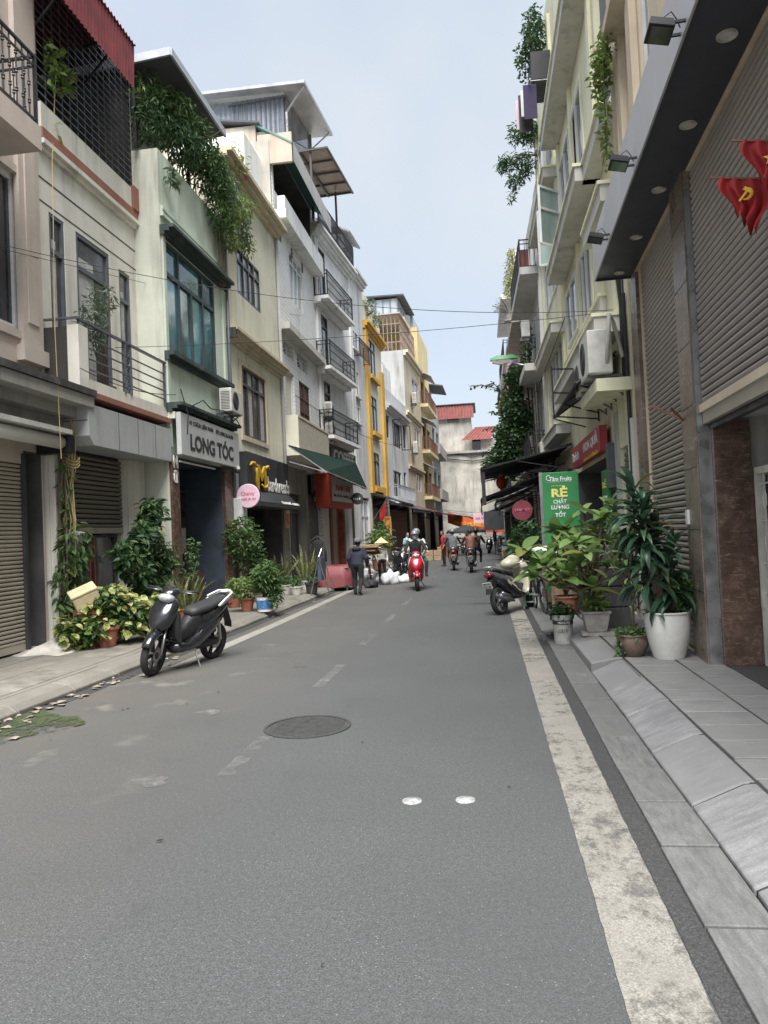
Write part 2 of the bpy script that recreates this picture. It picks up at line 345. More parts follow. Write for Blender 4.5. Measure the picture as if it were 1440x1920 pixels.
class Facade:
    """a house: Empty at its near corner, u along the street, v towards the street, z up"""
    def __init__(s, name, label, A, B, left=True, group=None, cat='house'):
        s.A = Vector(A); s.B = Vector(B); d = s.B-s.A; s.L = d.length; s.d = d/s.L
        s.n = Vector((s.d.y,-s.d.x)) if left else Vector((-s.d.y,s.d.x)); s.sg = -1 if left else 1
        s.root = thing(name, label, cat, (A[0],A[1],0), math.atan2(s.d.y,s.d.x), group)
    def px(s, px, py, v=0):
        r = ray(px,py); n3 = Vector((s.n.x,s.n.y,0)); a = Vector((s.A.x+s.n.x*v, s.A.y+s.n.y*v, 0))
        p = CAM + r*((a-CAM).dot(n3)/r.dot(n3)); return (Vector((p.x,p.y))-s.A).dot(s.d), p.z
    def rect(s, nt, nb, f, v=0):
        """near-top, near-bottom and a far pixel of an upright rectangle -> u0,u1,z0,z1"""
        a = s.px(*nt, v); b = s.px(*nb, v); c = s.px(*f, v); return (a[0]+b[0])/2, c[0], b[1], a[1]
    def w(s, u, v, z): return Vector((s.A.x+s.d.x*u+s.n.x*v, s.A.y+s.d.y*u+s.n.y*v, z))
    def l(s, u, v, z): return (u, v*s.sg, z)
    def bx(s, mb, u0, u1, v0, v1, z0, z1):
        y = sorted((v0*s.sg, v1*s.sg)); return mb.box(min(u0,u1), max(u0,u1), y[0], y[1], min(z0,z1), max(z0,z1))
    def box(s, name, mt, u0, u1, v0, v1, z0, z1, parent=None, bevel=0):
        return s.bx(MB(), u0, u1, v0, v1, z0, z1).build(name, mt, parent or s.root, bevel=bevel)
    def ledge(s, name, mt, u0, u1, v, z0, z1, steps=2, parent=None):
        """a moulded cornice in steps, widest on top"""
        mb = MB()
        for i in range(steps):
            a = z0+(z1-z0)*i/steps; b = z0+(z1-z0)*(i+1)/steps
            s.bx(mb, u0, u1, .002 if i else .003, v*(i+1)/steps, a, b)
        return mb.build(name, mt, parent or s.root)
    def wall(s, mt, z1, holes=(), depth=7, inner='interior', z0=0, u0=0, u1=None, name='wall', v=0):
        """front wall with real openings (u0,u1,z0,z1,depth), plus the sides and top of the house"""
        u1 = s.L if u1 is None else u1; mb = MB(); g = s.l
        us = sorted({u0,u1,*[h[0] for h in holes],*[h[1] for h in holes]}); zs = sorted({z0,z1,*[h[2] for h in holes],*[h[3] for h in holes]})
        us = [x for x in us if u0 <= x <= u1]; zs = [x for x in zs if z0 <= x <= z1]
        for a, b in zip(us, us[1:]):
            for c, d in zip(zs, zs[1:]):
                m_ = ((a+b)/2, (c+d)/2)
                if any(h[0] < m_[0] < h[1] and h[2] < m_[1] < h[3] for h in holes): continue
                mb.add([g(a,v,c),g(b,v,c),g(b,v,d),g(a,v,d)], [(0,1,2,3)])
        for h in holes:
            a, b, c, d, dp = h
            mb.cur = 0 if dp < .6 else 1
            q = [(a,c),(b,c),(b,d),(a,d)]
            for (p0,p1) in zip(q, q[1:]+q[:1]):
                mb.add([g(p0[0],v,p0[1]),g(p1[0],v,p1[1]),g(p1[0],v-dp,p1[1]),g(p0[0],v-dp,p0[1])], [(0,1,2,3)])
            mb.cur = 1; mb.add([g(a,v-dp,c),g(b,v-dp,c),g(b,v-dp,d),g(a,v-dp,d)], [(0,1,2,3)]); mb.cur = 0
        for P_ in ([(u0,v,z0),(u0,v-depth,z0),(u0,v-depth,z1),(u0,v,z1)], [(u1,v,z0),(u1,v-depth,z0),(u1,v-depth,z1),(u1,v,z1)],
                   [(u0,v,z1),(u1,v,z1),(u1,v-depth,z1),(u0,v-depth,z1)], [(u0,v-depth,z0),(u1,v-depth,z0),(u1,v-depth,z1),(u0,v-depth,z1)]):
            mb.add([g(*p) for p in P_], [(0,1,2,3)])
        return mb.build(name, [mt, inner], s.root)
    def window(s, r, cols=2, transom=None, frame='dark_frame', glass='glass_dark', inset=.09, fw=.05, name='window', v=0, rows=1, surround=None, sill=None, bars=0, split=None):
        u0, u1, z0, z1 = r; mb = MB(); y0, y1 = v-inset-.05, v-inset+.02
        s.bx(mb, u0, u0+fw, y0, y1, z0, z1); s.bx(mb, u1-fw, u1, y0, y1, z0, z1)
        s.bx(mb, u0+fw, u1-fw, y0, y1, z1-fw, z1); s.bx(mb, u0+fw, u1-fw, y0, y1, z0, z0+fw)
        zt = z1-(z1-z0)*transom if transom else z1-fw
        if transom: s.bx(mb, u0+fw, u1-fw, y0, y1+.004, zt-fw*.6, zt+fw*.6)
        fr = [i/cols for i in range(cols+1)] if isinstance(cols, int) else cols
        panes = []
        def grid(za, zb, fr, rows):
            for i in range(len(fr)-1):
                a = u0+fw+(u1-u0-2*fw)*fr[i]; b = u0+fw+(u1-u0-2*fw)*fr[i+1]
                if i: s.bx(mb, a-fw*.5, a+fw*.5, y0, y1+.002, za, zb)
                for k in range(rows):
                    c = za+(zb-za)*k/rows; d = za+(zb-za)*(k+1)/rows
                    if k: s.bx(mb, a, b, y0+.004, y1-.002, c-fw*.3, c+fw*.3)
                    panes.append((a, b, c, d))
        grid(z0+fw, zt-(fw*.6 if transom else 0), fr, rows)
        if transom: grid(zt+fw*.6, z1-fw, split or fr, 1)
        if bars:
            for k in range(1, bars+1):
                zz = z0+(z1-z0)*k/(bars+1); s.bx(mb, u0+fw, u1-fw, y1+.01, y1+.025, zz-.008, zz+.008)
        o = mb.build(name, frame, s.root)
        for i, (a,b,c,d) in enumerate(panes):
            gl = glass if isinstance(glass, str) else glass[i % len(glass)]
            s.box('pane', gl, a+.001, b-.001, y0+.018, y0+.026, c, d, parent=o)
        if surround:
            sm, sw, sv = surround; q = MB()
            s.bx(q, u0-sw, u0-.002, v+.003, v+sv, z0-sw, z1+sw); s.bx(q, u1+.002, u1+sw, v+.003, v+sv, z0-sw, z1+sw)
            s.bx(q, u0-.002, u1+.002, v+.003, v+sv+.01, z1+.002, z1+sw); s.bx(q, u0-.002, u1+.002, v+.003, v+sv+.01, z0-sw, z0-.002)
            q.build('window_surround', sm, o)
        if sill: s.box('sill', sill, u0-.08, u1+.08, v+.004, v+.14, z0-.09, z0-.004, parent=o)
        return o
    def shutter(s, r, pitch, mt, v=-.06, name='roller_shutter', bottom='shutter_beige', bh=.1):
        u0, u1, z0, z1 = r; mb = MB()
        o = s.box(name, bottom, u0, u1, v-.03, v+.022, z0, z0+bh)
        prof = [(0,0),(.016,pitch*.10),(.024,pitch*.42),(.018,pitch*.70),(.004,pitch*.80),(-.006,pitch*.82),(-.006,pitch*.02)]
        sl = MB().prism([(p[0]*s.sg, p[1]) for p in prof], u0, u1, 'yz').mesh('slat'); sl.materials.append(M[mt])
        n = int((z1-z0-bh)/pitch)
        for k in range(n): link('slat', sl, o, (0, v*s.sg, z0+bh+k*pitch))
        s.box('gap_shade', 'ac_dark', u0, u1, v-.06, v-.035, z0, z1, parent=o)  # dark sheet behind the slats, its colour stands in for shade in the gaps
        return o
    def railing(s, u0, u1, v0, v1, z0, z1, mt='iron_black', gap=.12, r=.009, name='railing', ends=True, single=False, curl=False):
        """iron railing round a balcony that reaches from v0 to v1"""
        mb = MB(); g = s.l; path = [(u0,v0),(u0,v1),(u1,v1),(u1,v0)] if ends else [(u0,v1),(u1,v1)]
        segs = list(zip(path, path[1:])); pos = []
        for (a, b) in segs:
            for z, w in ((z1,.045),(z0+.08,.03),(z1-.14,.02)): mb.bar(g(a[0],a[1],z), g(b[0],b[1],z), w, .03)
            L_ = math.hypot(b[0]-a[0], b[1]-a[1]); n = max(1, int(L_/gap))
            for k in range(n+1): pos.append((a[0]+(b[0]-a[0])*k/n, a[1]+(b[1]-a[1])*k/n))
        for p in path: mb.bar(g(*p,z0), g(*p,z1+.03), .04)
        if not single:
            for p in pos:
                mb.bar(g(*p,z0+.08), g(*p,z1), r*2)
                if curl:
                    for zz in (.3,.62): mb.tube([g(p[0]+.045*math.cos(a), p[1], z0+(z1-z0)*zz+.06*math.sin(a)) for a in [k*math.pi/4 for k in range(8)]], .008, 4, True)
            return mb.build(name, mt, s.root)
        o = mb.build(name, mt, s.root)
        h = z1-z0-.08; bl = MB()
        bl.tube([(0,0,0),(0,0,h)], r, 6)
        for zz in (.22,.5,.78):
            bl.lathe([(r,0),(r*2.2,.02),(r*1.4,.04),(r*2.2,.06),(r,.08)], 6, (0,0,h*zz-.04))
        me = bl.mesh('baluster'); me.materials.append(M[mt])
        for p in pos: link('baluster', me, o, g(p[0],p[1],z0+.08))
        return o
def text_mesh(body, w=None, h=None, depth=.01, bold=.0, align='CENTER', shear=0):
    cu = bpy.data.curves.new('lettering', 'FONT'); cu.body = body; cu.align_x = align; cu.align_y = 'CENTER'
    cu.extrude = .02; cu.offset = bold; cu.resolution_u = 3; cu.shear = shear
    o = bpy.data.objects.new('lettering', cu); C.objects.link(o)
    dg = bpy.context.evaluated_depsgraph_get(); me = bpy.data.meshes.new_from_object(o.evaluated_get(dg))
    bpy.data.objects.remove(o); bpy.data.curves.remove(cu)
    n = len(me.vertices); co = np.empty(n*3); me.vertices.foreach_get('co', co); co = co.reshape(-1,3)
    mn, mx_ = co.min(0), co.max(0); sz = mx_-mn; co -= (mn+mx_)/2
    sx = w/sz[0] if w else None; sy = h/sz[1] if h else None
    co[:,0] *= sx or sy; co[:,1] *= sy or sx; co[:,2] *= depth/max(sz[2],1e-6)
    me.vertices.foreach_set('co', co.ravel()); me.update(); return me
def lettering(body, mt, parent, mw, w=None, h=None, depth=.012, bold=.0, name='lettering', shear=0):
    me = text_mesh(body, w, h, depth, bold, shear=shear); me.materials.clear(); me.materials.append(M[mt])
    o = link(name, me, parent); o.matrix_local = mw; return o
def frame3(origin, xdir, ydir):
    x = Vector(xdir).normalized(); y = Vector(ydir).normalized(); z = x.cross(y)
    m_ = Matrix((x,y,z)).transposed().to_4x4(); m_.translation = origin; return m_

# ---- leaves
LEAF = np.array([(0,0,0),(.3,.46,.06),(.3,-.46,.06),(.34,0,0),(.72,.36,.0),(.72,-.36,.0),(.72,0,-.05),(1,0,-.16)], float)
LEAF_F = [(0,3,1),(0,2,3),(1,3,6,4),(3,2,5,6),(4,6,7),(6,5,7)]
DIAM = np.array([(0,0,0),(.45,.5,.05),(.5,0,-.02),(.45,-.5,.05),(1,0,-.1)], float); DIAM_F = [(0,2,1),(0,3,2),(1,2,4),(2,3,4)]
def leaves_np(P, size, aspect=.45, pitch=(-60,30), tmpl='d', dirs=None, spread=1.0, sizevar=.35):
    """many leaves in one go: returns verts, faces"""
    T, F_ = (LEAF, LEAF_F) if tmpl == 'l' else (DIAM, DIAM_F)
    n = len(P); T = T*np.array([1, aspect, 1])
    yaw = RNG.uniform(0, 2*np.pi, n) if dirs is None else dirs + RNG.normal(0, spread, n)
    pit = np.radians(RNG.uniform(pitch[0], pitch[1], n)); rol = RNG.normal(0, .6, n); sz = size*(1+RNG.uniform(-sizevar, sizevar, n))
    X = np.stack([np.cos(yaw)*np.cos(pit), np.sin(yaw)*np.cos(pit), np.sin(pit)], 1)
    Y0 = np.stack([-np.sin(yaw), np.cos(yaw), np.zeros(n)], 1); Z0 = np.cross(X, Y0)
    Y = Y0*np.cos(rol)[:,None]+Z0*np.sin(rol)[:,None]; Z = np.cross(X, Y)
    V = P[:,None,:] + sz[:,None,None]*(T[None,:,0:1]*X[:,None,:]+T[None,:,1:2]*Y[:,None,:]+T[None,:,2:3]*Z[:,None,:])
    k = len(T); F = []
    for f in F_:
        F.append(f)
    faces = [tuple(i+q*k for i in f) for q in range(n) for f in F]
    return V.reshape(-1,3), faces
def foliage(name, P, size, mt, parent=None, **kw):
    V, F = leaves_np(np.asarray(P, float), size, **kw)
    me = bpy.data.meshes.new(name); me.from_pydata(V.tolist(), [], F); me.materials.append(M[mt]); me.update()
    return link(name, me, parent)
def blob_pts(c, r, n, shell=.55):
    d = RNG.normal(size=(n,3)); d /= np.linalg.norm(d, axis=1)[:,None]
    k = RNG.uniform(shell**3, 1, n)**(1/3); return np.asarray(c)+d*k[:,None]*np.asarray(r)
def branchy(c0, tips, n_per, jitter):
    """points along limbs from c0 to each tip"""
    out = []
    for t in tips:
        k = RNG.uniform(.15, 1, n_per)**.8
        out.append(np.asarray(c0)+(np.asarray(t)-np.asarray(c0))*k[:,None]+RNG.normal(0, jitter, (n_per,3))*(.4+k[:,None]))
    return np.concatenate(out)
leafm('leaf_dark', (.026, .062, .026), (.075, .14, .052)); leafm('leaf_mid', (.045, .095, .030), (.125, .20, .065))
leafm('leaf_bright', (.085, .15, .040), (.20, .27, .075), (.28, .28, .08))
leafm('leaf_grey', (.075, .115, .07), (.17, .22, .14)); leafm('leaf_yellow', (.17, .19, .04), (.34, .34, .08), (.42, .36, .12))
leafm('leaf_variegated', (.075, .125, .022), (.30, .32, .075), (.42, .33, .16), p3=.16, edge=(.56, .54, .26))
leafm('leaf_dracaena', (.030, .070, .042), (.080, .15, .085), (.20, .16, .05), rough=.3, p3=.06)
leafm('leaf_plumeria', (.10, .175, .05), (.24, .34, .12), (.24, .25, .06), rough=.36, p3=.14)
leafm('leaf_snake', (.05, .08, .035), (.16, .19, .08), edge=(.30, .30, .12)); leafm('flower_pink', (.5, .06, .22), (.62, .12, .32))
mat('bark', (.15, .115, .085), .9, var=.35, vs=20, bump=.5); mat('stem_green', (.10, .15, .05), .6)
mat('terracotta', (.30, .115, .07), .8, var=.25, vs=12, bump=.1); mat('white_ceramic', (.66, .645, .60), .25, var=.08, vs=3)
mat('brown_pot', (.175, .125, .095), .55, var=.35, vs=9, bump=.1); mat('grey_pot', (.33, .31, .28), .75, var=.3, vs=9)
def pot_body(r0, r1, h, mt, parent, lip=.02, n=24, belly=0):
    k = 7; prof = [(0.001,0)]
    for i in range(k):
        q = i/(k-1); prof.append((r0+(r1-r0)*q+belly*math.sin(math.pi*q), h*q))
    prof += [(r1+lip,h),(r1+lip,h+lip*1.2),(r1-.012,h+lip*1.2),(r1-.02,h-.05)]
    o = MB().lathe(prof, n, cap=False).build('pot', mt, parent, smooth='auto')
    MB().lathe([(.001,h-.05),(r1-.015,h-.045)], n, cap=False).build('soil', 'soil', parent)
    return o
def arc_leaf(L, W, bend=.9, n=5, cup=.12):
    """a long bending leaf mesh: starts at the origin, leaves along +x"""
    vs, fs = [], []; x = z = 0.; a = 0.
    for i in range(n+1):
        q = i/n; w = W*math.sin(math.pi*min(1, .12+q*.88))**.8*.5 if i < n else .001
        vs += [(x, w, z+cup*w), (x, 0, z), (x, -w, z+cup*w)]
        a -= bend/n*(.4+1.2*q); x += L/n*math.cos(a); z += L/n*math.sin(a)
    for i in range(n):
        k = i*3; fs += [(k,k+1,k+4,k+3),(k+1,k+2,k+5,k+4)]
    return vs, fs
# ---------------------------------------------------------------- ground, road, pavements
def lerp_line(L, y):
    for (y0,x0),(y1,x1) in zip(L, L[1:]):
        if y <= y1: return x0+(x1-x0)*(y-y0)/(y1-y0)
    return L[-1][1]
KERB = [(-6,-4.78),(7,-4.74),(14,-4.6),(30,-4.5),(45,-3.9),(60,-3.1),(84,-2.6)]
g = MB().add([(-400,-400,-.06),(400,-400,-.06),(400,400,-.06),(-400,400,-.06)], [(0,1,2,3)]).build('ground', 'soil'); tag(g, kind='structure')
rd = MB()
ys = [-6+.5*i for i in range(181)]
for a, b in zip(ys, ys[1:]): rd.add([(-9,a,0),(.80,a,0),(.80,b,0),(-9,b,0)], [(0,1,2,3)])
rd = rd.build('road', 'asphalt'); tag(rd, kind='structure')
ed = MB().add([(.795,-6,-.05),(4.5,-6,-.05),(4.5,84,-.05),(.795,84,-.05)], [(0,1,2,3)]).build('road_edge', 'asphalt_edge'); tag(ed, kind='structure')
# darker strip between the edge line and the gutter stones
dk = MB(); 
for i in range(120):
    a = -2+i*.2; w0 = w1 = .702
    dk.add([(w0,a,.004),(.83,a,.004),(.83,a+.2,.004),(w1,a+.2,.004)], [(0,1,2,3)])
tag(dk.build('road_edge', 'asphalt_edge'), kind='structure')
def strip(name, mt, pts0, pts1, z):
    mb = MB(); n = len(pts0)
    mb.add([(*p,z) for p in pts0]+[(*p,z) for p in pts1], [(i,n+i,n+i+1,i+1) for i in range(n-1)]); return mb.build(name, mt)
yy = [-2+.06*i for i in range(620)]
tag(strip('edge_line', 'line_paint', [(.405+random.uniform(-.003,.003),y) for y in yy], [(.695+random.uniform(-.004,.004),y) for y in yy], .0045), kind='structure')
yy = [9.6+.4*i for i in range(90)]
tag(strip('edge_line', 'kerbside_paint', [(lerp_line(KERB,y)+.40,y) for y in yy], [(lerp_line(KERB,y)+.62,y) for y in yy], .0045), kind='structure')
for (a, b) in ((5.15,6.15),(8.1,9.5),(11.1,12.3),(13.8,15.2),(17,18.4),(21,22.4),(26,27.5),(31,32.5)):
    tag(strip('centre_dash', 'dash_paint', [(-1.98,a),(-1.98,b)], [(-1.85,a),(-1.85,b)], .0045), kind='structure')
for (x, y, rx, ry) in ((-2.75,7.05,.12,.10),(-2.42,5.05,.13,.12)):
    mb = MB(); n = 22; pts = [(x+rx*(1+.35*math.sin(3*a+x)+.2*math.sin(5*a))*math.cos(a), y+ry*(1+.3*math.sin(4*a))*math.sin(a), .0042) for a in [2*math.pi*k/n for k in range(n)]]
    tag(mb.add(pts, [tuple(range(n))]).build('paint_smear', 'dash_paint'), kind='structure')
# left pavement with its kerb
lp = MB(); yy = [-6+1.0*i for i in range(91)]
for a, b in zip(yy, yy[1:]):
    xa, xb = lerp_line(KERB,a)-.30, lerp_line(KERB,b)-.30
    lp.add([(-9,a,.135),(xa,a,.135),(xb,b,.135),(-9,b,.135)], [(0,1,2,3)])
pav = lp.build('pavement', 'old_paving'); tag(pav, kind='structure')
for i in range(56):
    a, b = -2+i*1.0+.006, -2+(i+1)*1.0-.006; dz = random.uniform(-.006,.006)
    def prof(y): 
        x = lerp_line(KERB,y); return [(x,-.03),(x+.004,.05+dz),(x-.07,.105+dz),(x-.30,.137+dz*.5),(x-.30,-.03)]
    mb = MB(); p, q = prof(a), prof(b)
    mb.loft([[(x,a,z) for x,z in p],[(x,b,z) for x,z in q]])
    mb.build('kerb_stone', 'old_paving', pav, bevel=.012)
gt = MB()
for a, b in zip(yy[4:50], yy[5:51]):
    gt.add([(lerp_line(KERB,a)-.01,a,.004),(lerp_line(KERB,a)+.17+.03*math.sin(a*5),a,.004),(lerp_line(KERB,b)+.17+.03*math.sin(b*5),b,.004),(lerp_line(KERB,b)-.01,b,.004)], [(0,1,2,3)])
tag(gt.build('gutter', 'asphalt_edge'), kind='structure')
# paving joints on the left: slabs laid as pieces near the camera
for i in range(9):
    for j in range(3):
        x1 = -5.12-j*.62; a = 5.2+i*.9
        MB().cbox((x1-.30, a+.44, .134+random.uniform(0,.004)), (.606,.885,.014)).build('paving_slab', 'old_paving', pav, bevel=.004)
# right gutter stones, kerb stones and pavement tiles
rp = MB().add([(1.44,-3,.149),(6,-3,.149),(6,84,.149),(1.44,84,.149)], [(0,1,2,3)]).build('pavement', 'grout'); tag(rp, kind='structure')
rg = MB().add([(.815,-3,.010),(1.10,-3,.010),(1.10,40,.010),(.815,40,.010)], [(0,1,2,3)]).build('gutter', 'grout'); tag(rg, kind='structure')
y = 1.2; i = 0
while y < 26:
    L_ = .62 if i % 3 else .78
    MB().cbox((.955+random.uniform(-.004,.004), y+L_/2, -.004+random.uniform(-.003,.003)), (.285,L_-.02,.05), Matrix.Rotation(random.uniform(-.012,.012),3,'X')).build('gutter_stone', 'gutter_stone', rg, bevel=.005)
    y += L_; i += 1
kc = MB()
for (a, b, P_) in ((1.4,8.45,[(1.120,-.02),(1.120,.014),(1.405,.140),(1.46,.145),(1.46,-.02)]),(8.66,30,[(1.112,-.02),(1.115,.098),(1.165,.112),(1.40,.154),(1.45,.155),(1.45,-.02)])): kc.loft([[(x,a,z) for x,z in P_],[(x,b,z) for x,z in P_]])
kc.build('kerb_core', 'grout', rp)
y = 1.5
while y < 30:
    L_ = 1.02; a, b = y+.011, y+L_-.011; near = y < 8.4
    dz = random.uniform(-.005,.005)
    if near: P_ = [(1.108,-.02),(1.110,.024+dz),(1.40,.150+dz),(1.47,.155+dz),(1.47,-.02)]
    else: P_ = [(1.10,-.02),(1.105,.105+dz),(1.16,.122+dz),(1.40,.165+dz),(1.455,.165+dz),(1.455,-.02)]
    dx = random.uniform(-.009,.009)
    MB().loft([[(x+dx,a,z) for x,z in P_],[(x-dx,b,z) for x,z in P_]]).build('kerb_stone', 'kerb_stone', rp, bevel=.012)
    y += L_
tile = MB().cbox((0,0,0), (.484,.382,.03)).mesh('paving_tile'); tile.materials.append(M['paving_stone'])
tile2 = MB().cbox((0,0,0), (.392,.382,.03)).mesh('paving_tile'); tile2.materials.append(M['paving_stone'])
for i in range(56):
    for j, (xx, me) in enumerate(((1.73,tile),(2.19,tile2))):
        o = link('paving_tile', me, rp, (xx+random.uniform(-.003,.003), 2.0+i*.4+(.0 if j == 0 else .13), .143+random.uniform(-.002,.003)), (random.uniform(-.006,.006), random.uniform(-.006,.006), 0))
        b = o.modifiers.new('bevel','BEVEL'); b.width = .004; b.segments = 1
# threshold inside the portal
o = MB().box(2.392,4.2,2.0,8.12,.10,.159).build('threshold', 'brown_marble' if 0 else 'asphalt_edge'); tag(o, kind='structure')
# manhole cover
mh = thing('manhole_cover', 'round grey iron manhole cover with ribbed face set in the road', 'manhole cover', (-1.63,6.47,0))
MB().lathe([(.355,.0),(.355,.009),(.385,.009),(.385,0)], 40, cap=False).build('ring', 'asphalt_edge', mh)
mb = MB().lathe([(.001,.004),(.345,.004),(.345,.001)], 40, cap=False)
for k in range(-10, 11):
    yk = k*.032; hx = math.sqrt(max(0,.325**2-yk**2))
    mb.box(-hx,hx,yk-.008,yk+.008,.003,.010)
mb.build('plate', mat('manhole_iron', (.066,.066,.064), .75, .2, var=.3, vs=20), mh)
for (x, y, l) in ((-.53,4.67,'white round disc on the asphalt, left of the pair'),(-.20,4.69,'white round disc on the asphalt, right of the pair')):
    mb = MB().lathe([(.062,0),(.060,.007),(.001,.010)], 20, cap=False)
    o = mb.build('road_stud', mat('stud_white%.0f' % (x*100), (.36,.355,.34), .7, var=.5, vs=45), None, smooth=True, loc=(x,y,.001)); tag(o, l, 'road marker', 'round discs on the road')
# oil stains, and dry leaves lying about on the road
paint('oil_stain', (.035,.034,.033), (.40,.75))
for (px_,py_,rx,ry) in ((560,1252,.13,.08),(905,1132,.5,.14),(900,1118,.5,.10)):
    p_ = onZ(px_,py_,0); mb = MB(); n = 24; mb.add([(p_.x+rx*(1+.3*math.sin(3*a+px_)+.15*math.sin(7*a))*math.cos(a), p_.y+ry*(1+.25*math.sin(4*a+py_))*math.sin(a), .0038) for a in [2*math.pi*k/n for k in range(n)]],[tuple(range(n))])
    tag(mb.build('oil_stain','oil_stain'),kind='structure')
mat('dry_leaf', (.07,.048,.030), .9, var=.4)
mb = MB()
for (px_,py_) in ((230,1333),(240,1331),(605,1815),(350,1320),(680,1395),(410,1300),(95,1390),(955,1480),(300,1580)):
    p_ = onZ(px_,py_,0); a = random.uniform(0,6.3); s_ = random.uniform(.008,.018); d_ = (math.cos(a)*s_,math.sin(a)*s_)
    mb.add([(p_.x-d_[0]*1.5,p_.y-d_[1]*1.5,.012),(p_.x+d_[1]*.6,p_.y-d_[0]*.6,.018),(p_.x+d_[0]*1.6,p_.y+d_[1]*1.6,.012),(p_.x-d_[1]*.6,p_.y+d_[0]*.6,.022)],[(0,1,2),(0,2,3)])
tag(mb.build('fallen_leaves','dry_leaf'),'small dry leaves scattered over the asphalt','leaves',kind='stuff')
# algae on the damp asphalt and litter along the left kerb
paint('moss', (.06,.078,.032), (.36,.52))
mb = MB(); n = 40; mc = onZ(62,1362,0)
pts = [(mc.x-.12+.50*math.cos(a)*(1+.18*math.sin(3*a+1)+.07*math.sin(9*a)), mc.y-.05+.55*math.sin(a)*(1+.15*math.sin(4*a)+.06*math.sin(11*a)), .011) for a in [2*math.pi*k/n for k in range(n)]]
pts = [(max(p[0], lerp_line(KERB,p[1])+.02),p[1],p[2]) for p in pts]
mb.add(pts, [tuple(range(n))]); tag(mb.build('algae_patch', 'moss'), 'green algae growing on the damp road edge', 'algae', kind='stuff')
mat('litter', (.27,.23,.185), .9, var=.55, vs=12)
mb = MB()
for k in range(85):
    y = random.uniform(5.8,10.5) if k < 70 else random.uniform(10,22); x = lerp_line(KERB,y)+abs(random.gauss(0,.17)); s_ = random.uniform(.012,.055)
    a = random.uniform(0,6.3); q = []
    for c_ in range(5):
        an = a+c_*1.256; q.append((x+s_*math.cos(an)*random.uniform(.5,1.6), y+s_*math.sin(an)*random.uniform(.5,1.6), .011+random.uniform(0,.02)))
    mb.add(q, [(0,1,2,3,4)])
tag(mb.build('litter', 'litter'), 'scraps of paper and dry leaves along the left kerb', 'litter', kind='stuff')
# ---------------------------------------------------------------- houses on the left
plaster('pl_pink', (.60,.52,.455), .35); plaster('pl_cream', (.74,.715,.635), .5); plaster('pl_mint', (.66,.73,.63), .55, dirt=(.14,.15,.11))
plaster('pl_mintside', (.66,.67,.57), .75, dirt=(.17,.16,.12)); plaster('pl_yellow', (.77,.74,.60), .5); plaster('pl_white', (.80,.80,.785), .5)
plaster('pl_grey', (.42,.42,.41), .7); plaster('pl_concrete', (.36,.345,.315), .8); plaster('pl_gold', (.70,.42,.09), .35, dirt=(.35,.2,.06))
plaster('pl_palegrey', (.68,.685,.69), .55); plaster('pl_beige', (.62,.54,.40), .5); plaster('pl_tan', (.66,.55,.31), .45)
plaster('pl_rust', (.52,.46,.38), .9, dirt=(.22,.10,.05)); plaster('pl_red', (.33,.15,.11), .6); plaster('pl_black', (.06,.057,.053), .6, dirt=(.30,.28,.26))
plaster('pl_lime', (.80,.78,.58), .5, dirt=(.20,.19,.10)); plaster('pl_limegrey', (.58,.57,.52), .5); plaster('pl_end', (.53,.50,.44), .95, dirt=(.17,.15,.12), patch=.45)
plaster('pl_greenledge', (.055,.075,.07), .5, dirt=(.2,.2,.17)); plaster('pl_metal', (.44,.45,.45), .5, rough=.5)
mat('corr_red', (.21,.035,.04), .5, var=.3, vs=3); mat('corr_grey', (.44,.46,.49), .4, .2, var=.2, vs=2); mat('corr_blue', (.30,.33,.38), .45, .2)
mat('roof_dark', (.075,.08,.09), .7, var=.25, vs=2); mat('roof_red', (.21,.06,.052), .6, var=.3, vs=3); mat('roof_teal', (.10,.22,.20), .55)
mat('tarp_green', (.009,.026,.020), .9, spec=.15, var=.4, vs=3); mat('tarp_black', (.032,.032,.034), .75, var=.4, vs=3); mat('poly_brown', (.36,.25,.16), .35, var=.2, vs=2)
mat('door_brown', (.13,.065,.05), .6, var=.3); mat('sign_grey', (.50,.51,.50), .55, var=.1, vs=2); mat('sign_black', (.045,.047,.052), .5, var=.2, vs=2)
mat('ink', (.035,.035,.038), .6); mat('sign_white', (.72,.71,.68), .5, var=.08); mat('gold_paint', (.60,.36,.035), .4, var=.2, vs=12); mat('white_letter', (.78,.77,.74), .5)
mat('pink_sign', (.74,.52,.60), .5, var=.08); mat('pink_ink', (.60,.16,.26), .6); mat('orange_sign', (.50,.07,.04), .5, var=.15); mat('red_ink', (.55,.08,.07), .6)
mat('ac_white', (.58,.57,.53), .5, var=.2, vs=5); mat('ac_dark', (.05,.05,.052), .6); mat('cable', (.02,.02,.02), .7); mat('rope', (.42,.33,.16), .8)
def corrugated(mb, f, pitch, amp, u0, u1, top, bot):
    """wavy sheet: f(u, q, off) gives the point at u, q=0 top .. 1 bottom"""
    n = max(4, int((u1-u0)/pitch*4)); base = len(mb.v)
    for i in range(n+1):
        u = u0+(u1-u0)*i/n; off = amp*math.sin(2*math.pi*(u-u0)/pitch)
        mb.v.append(tuple(f(u,0,off))); mb.v.append(tuple(f(u,1,off)))
    for i in range(n): k = base+2*i; mb.f.append((k,k+2,k+3,k+1)); mb.mi.append(mb.cur)
    return mb
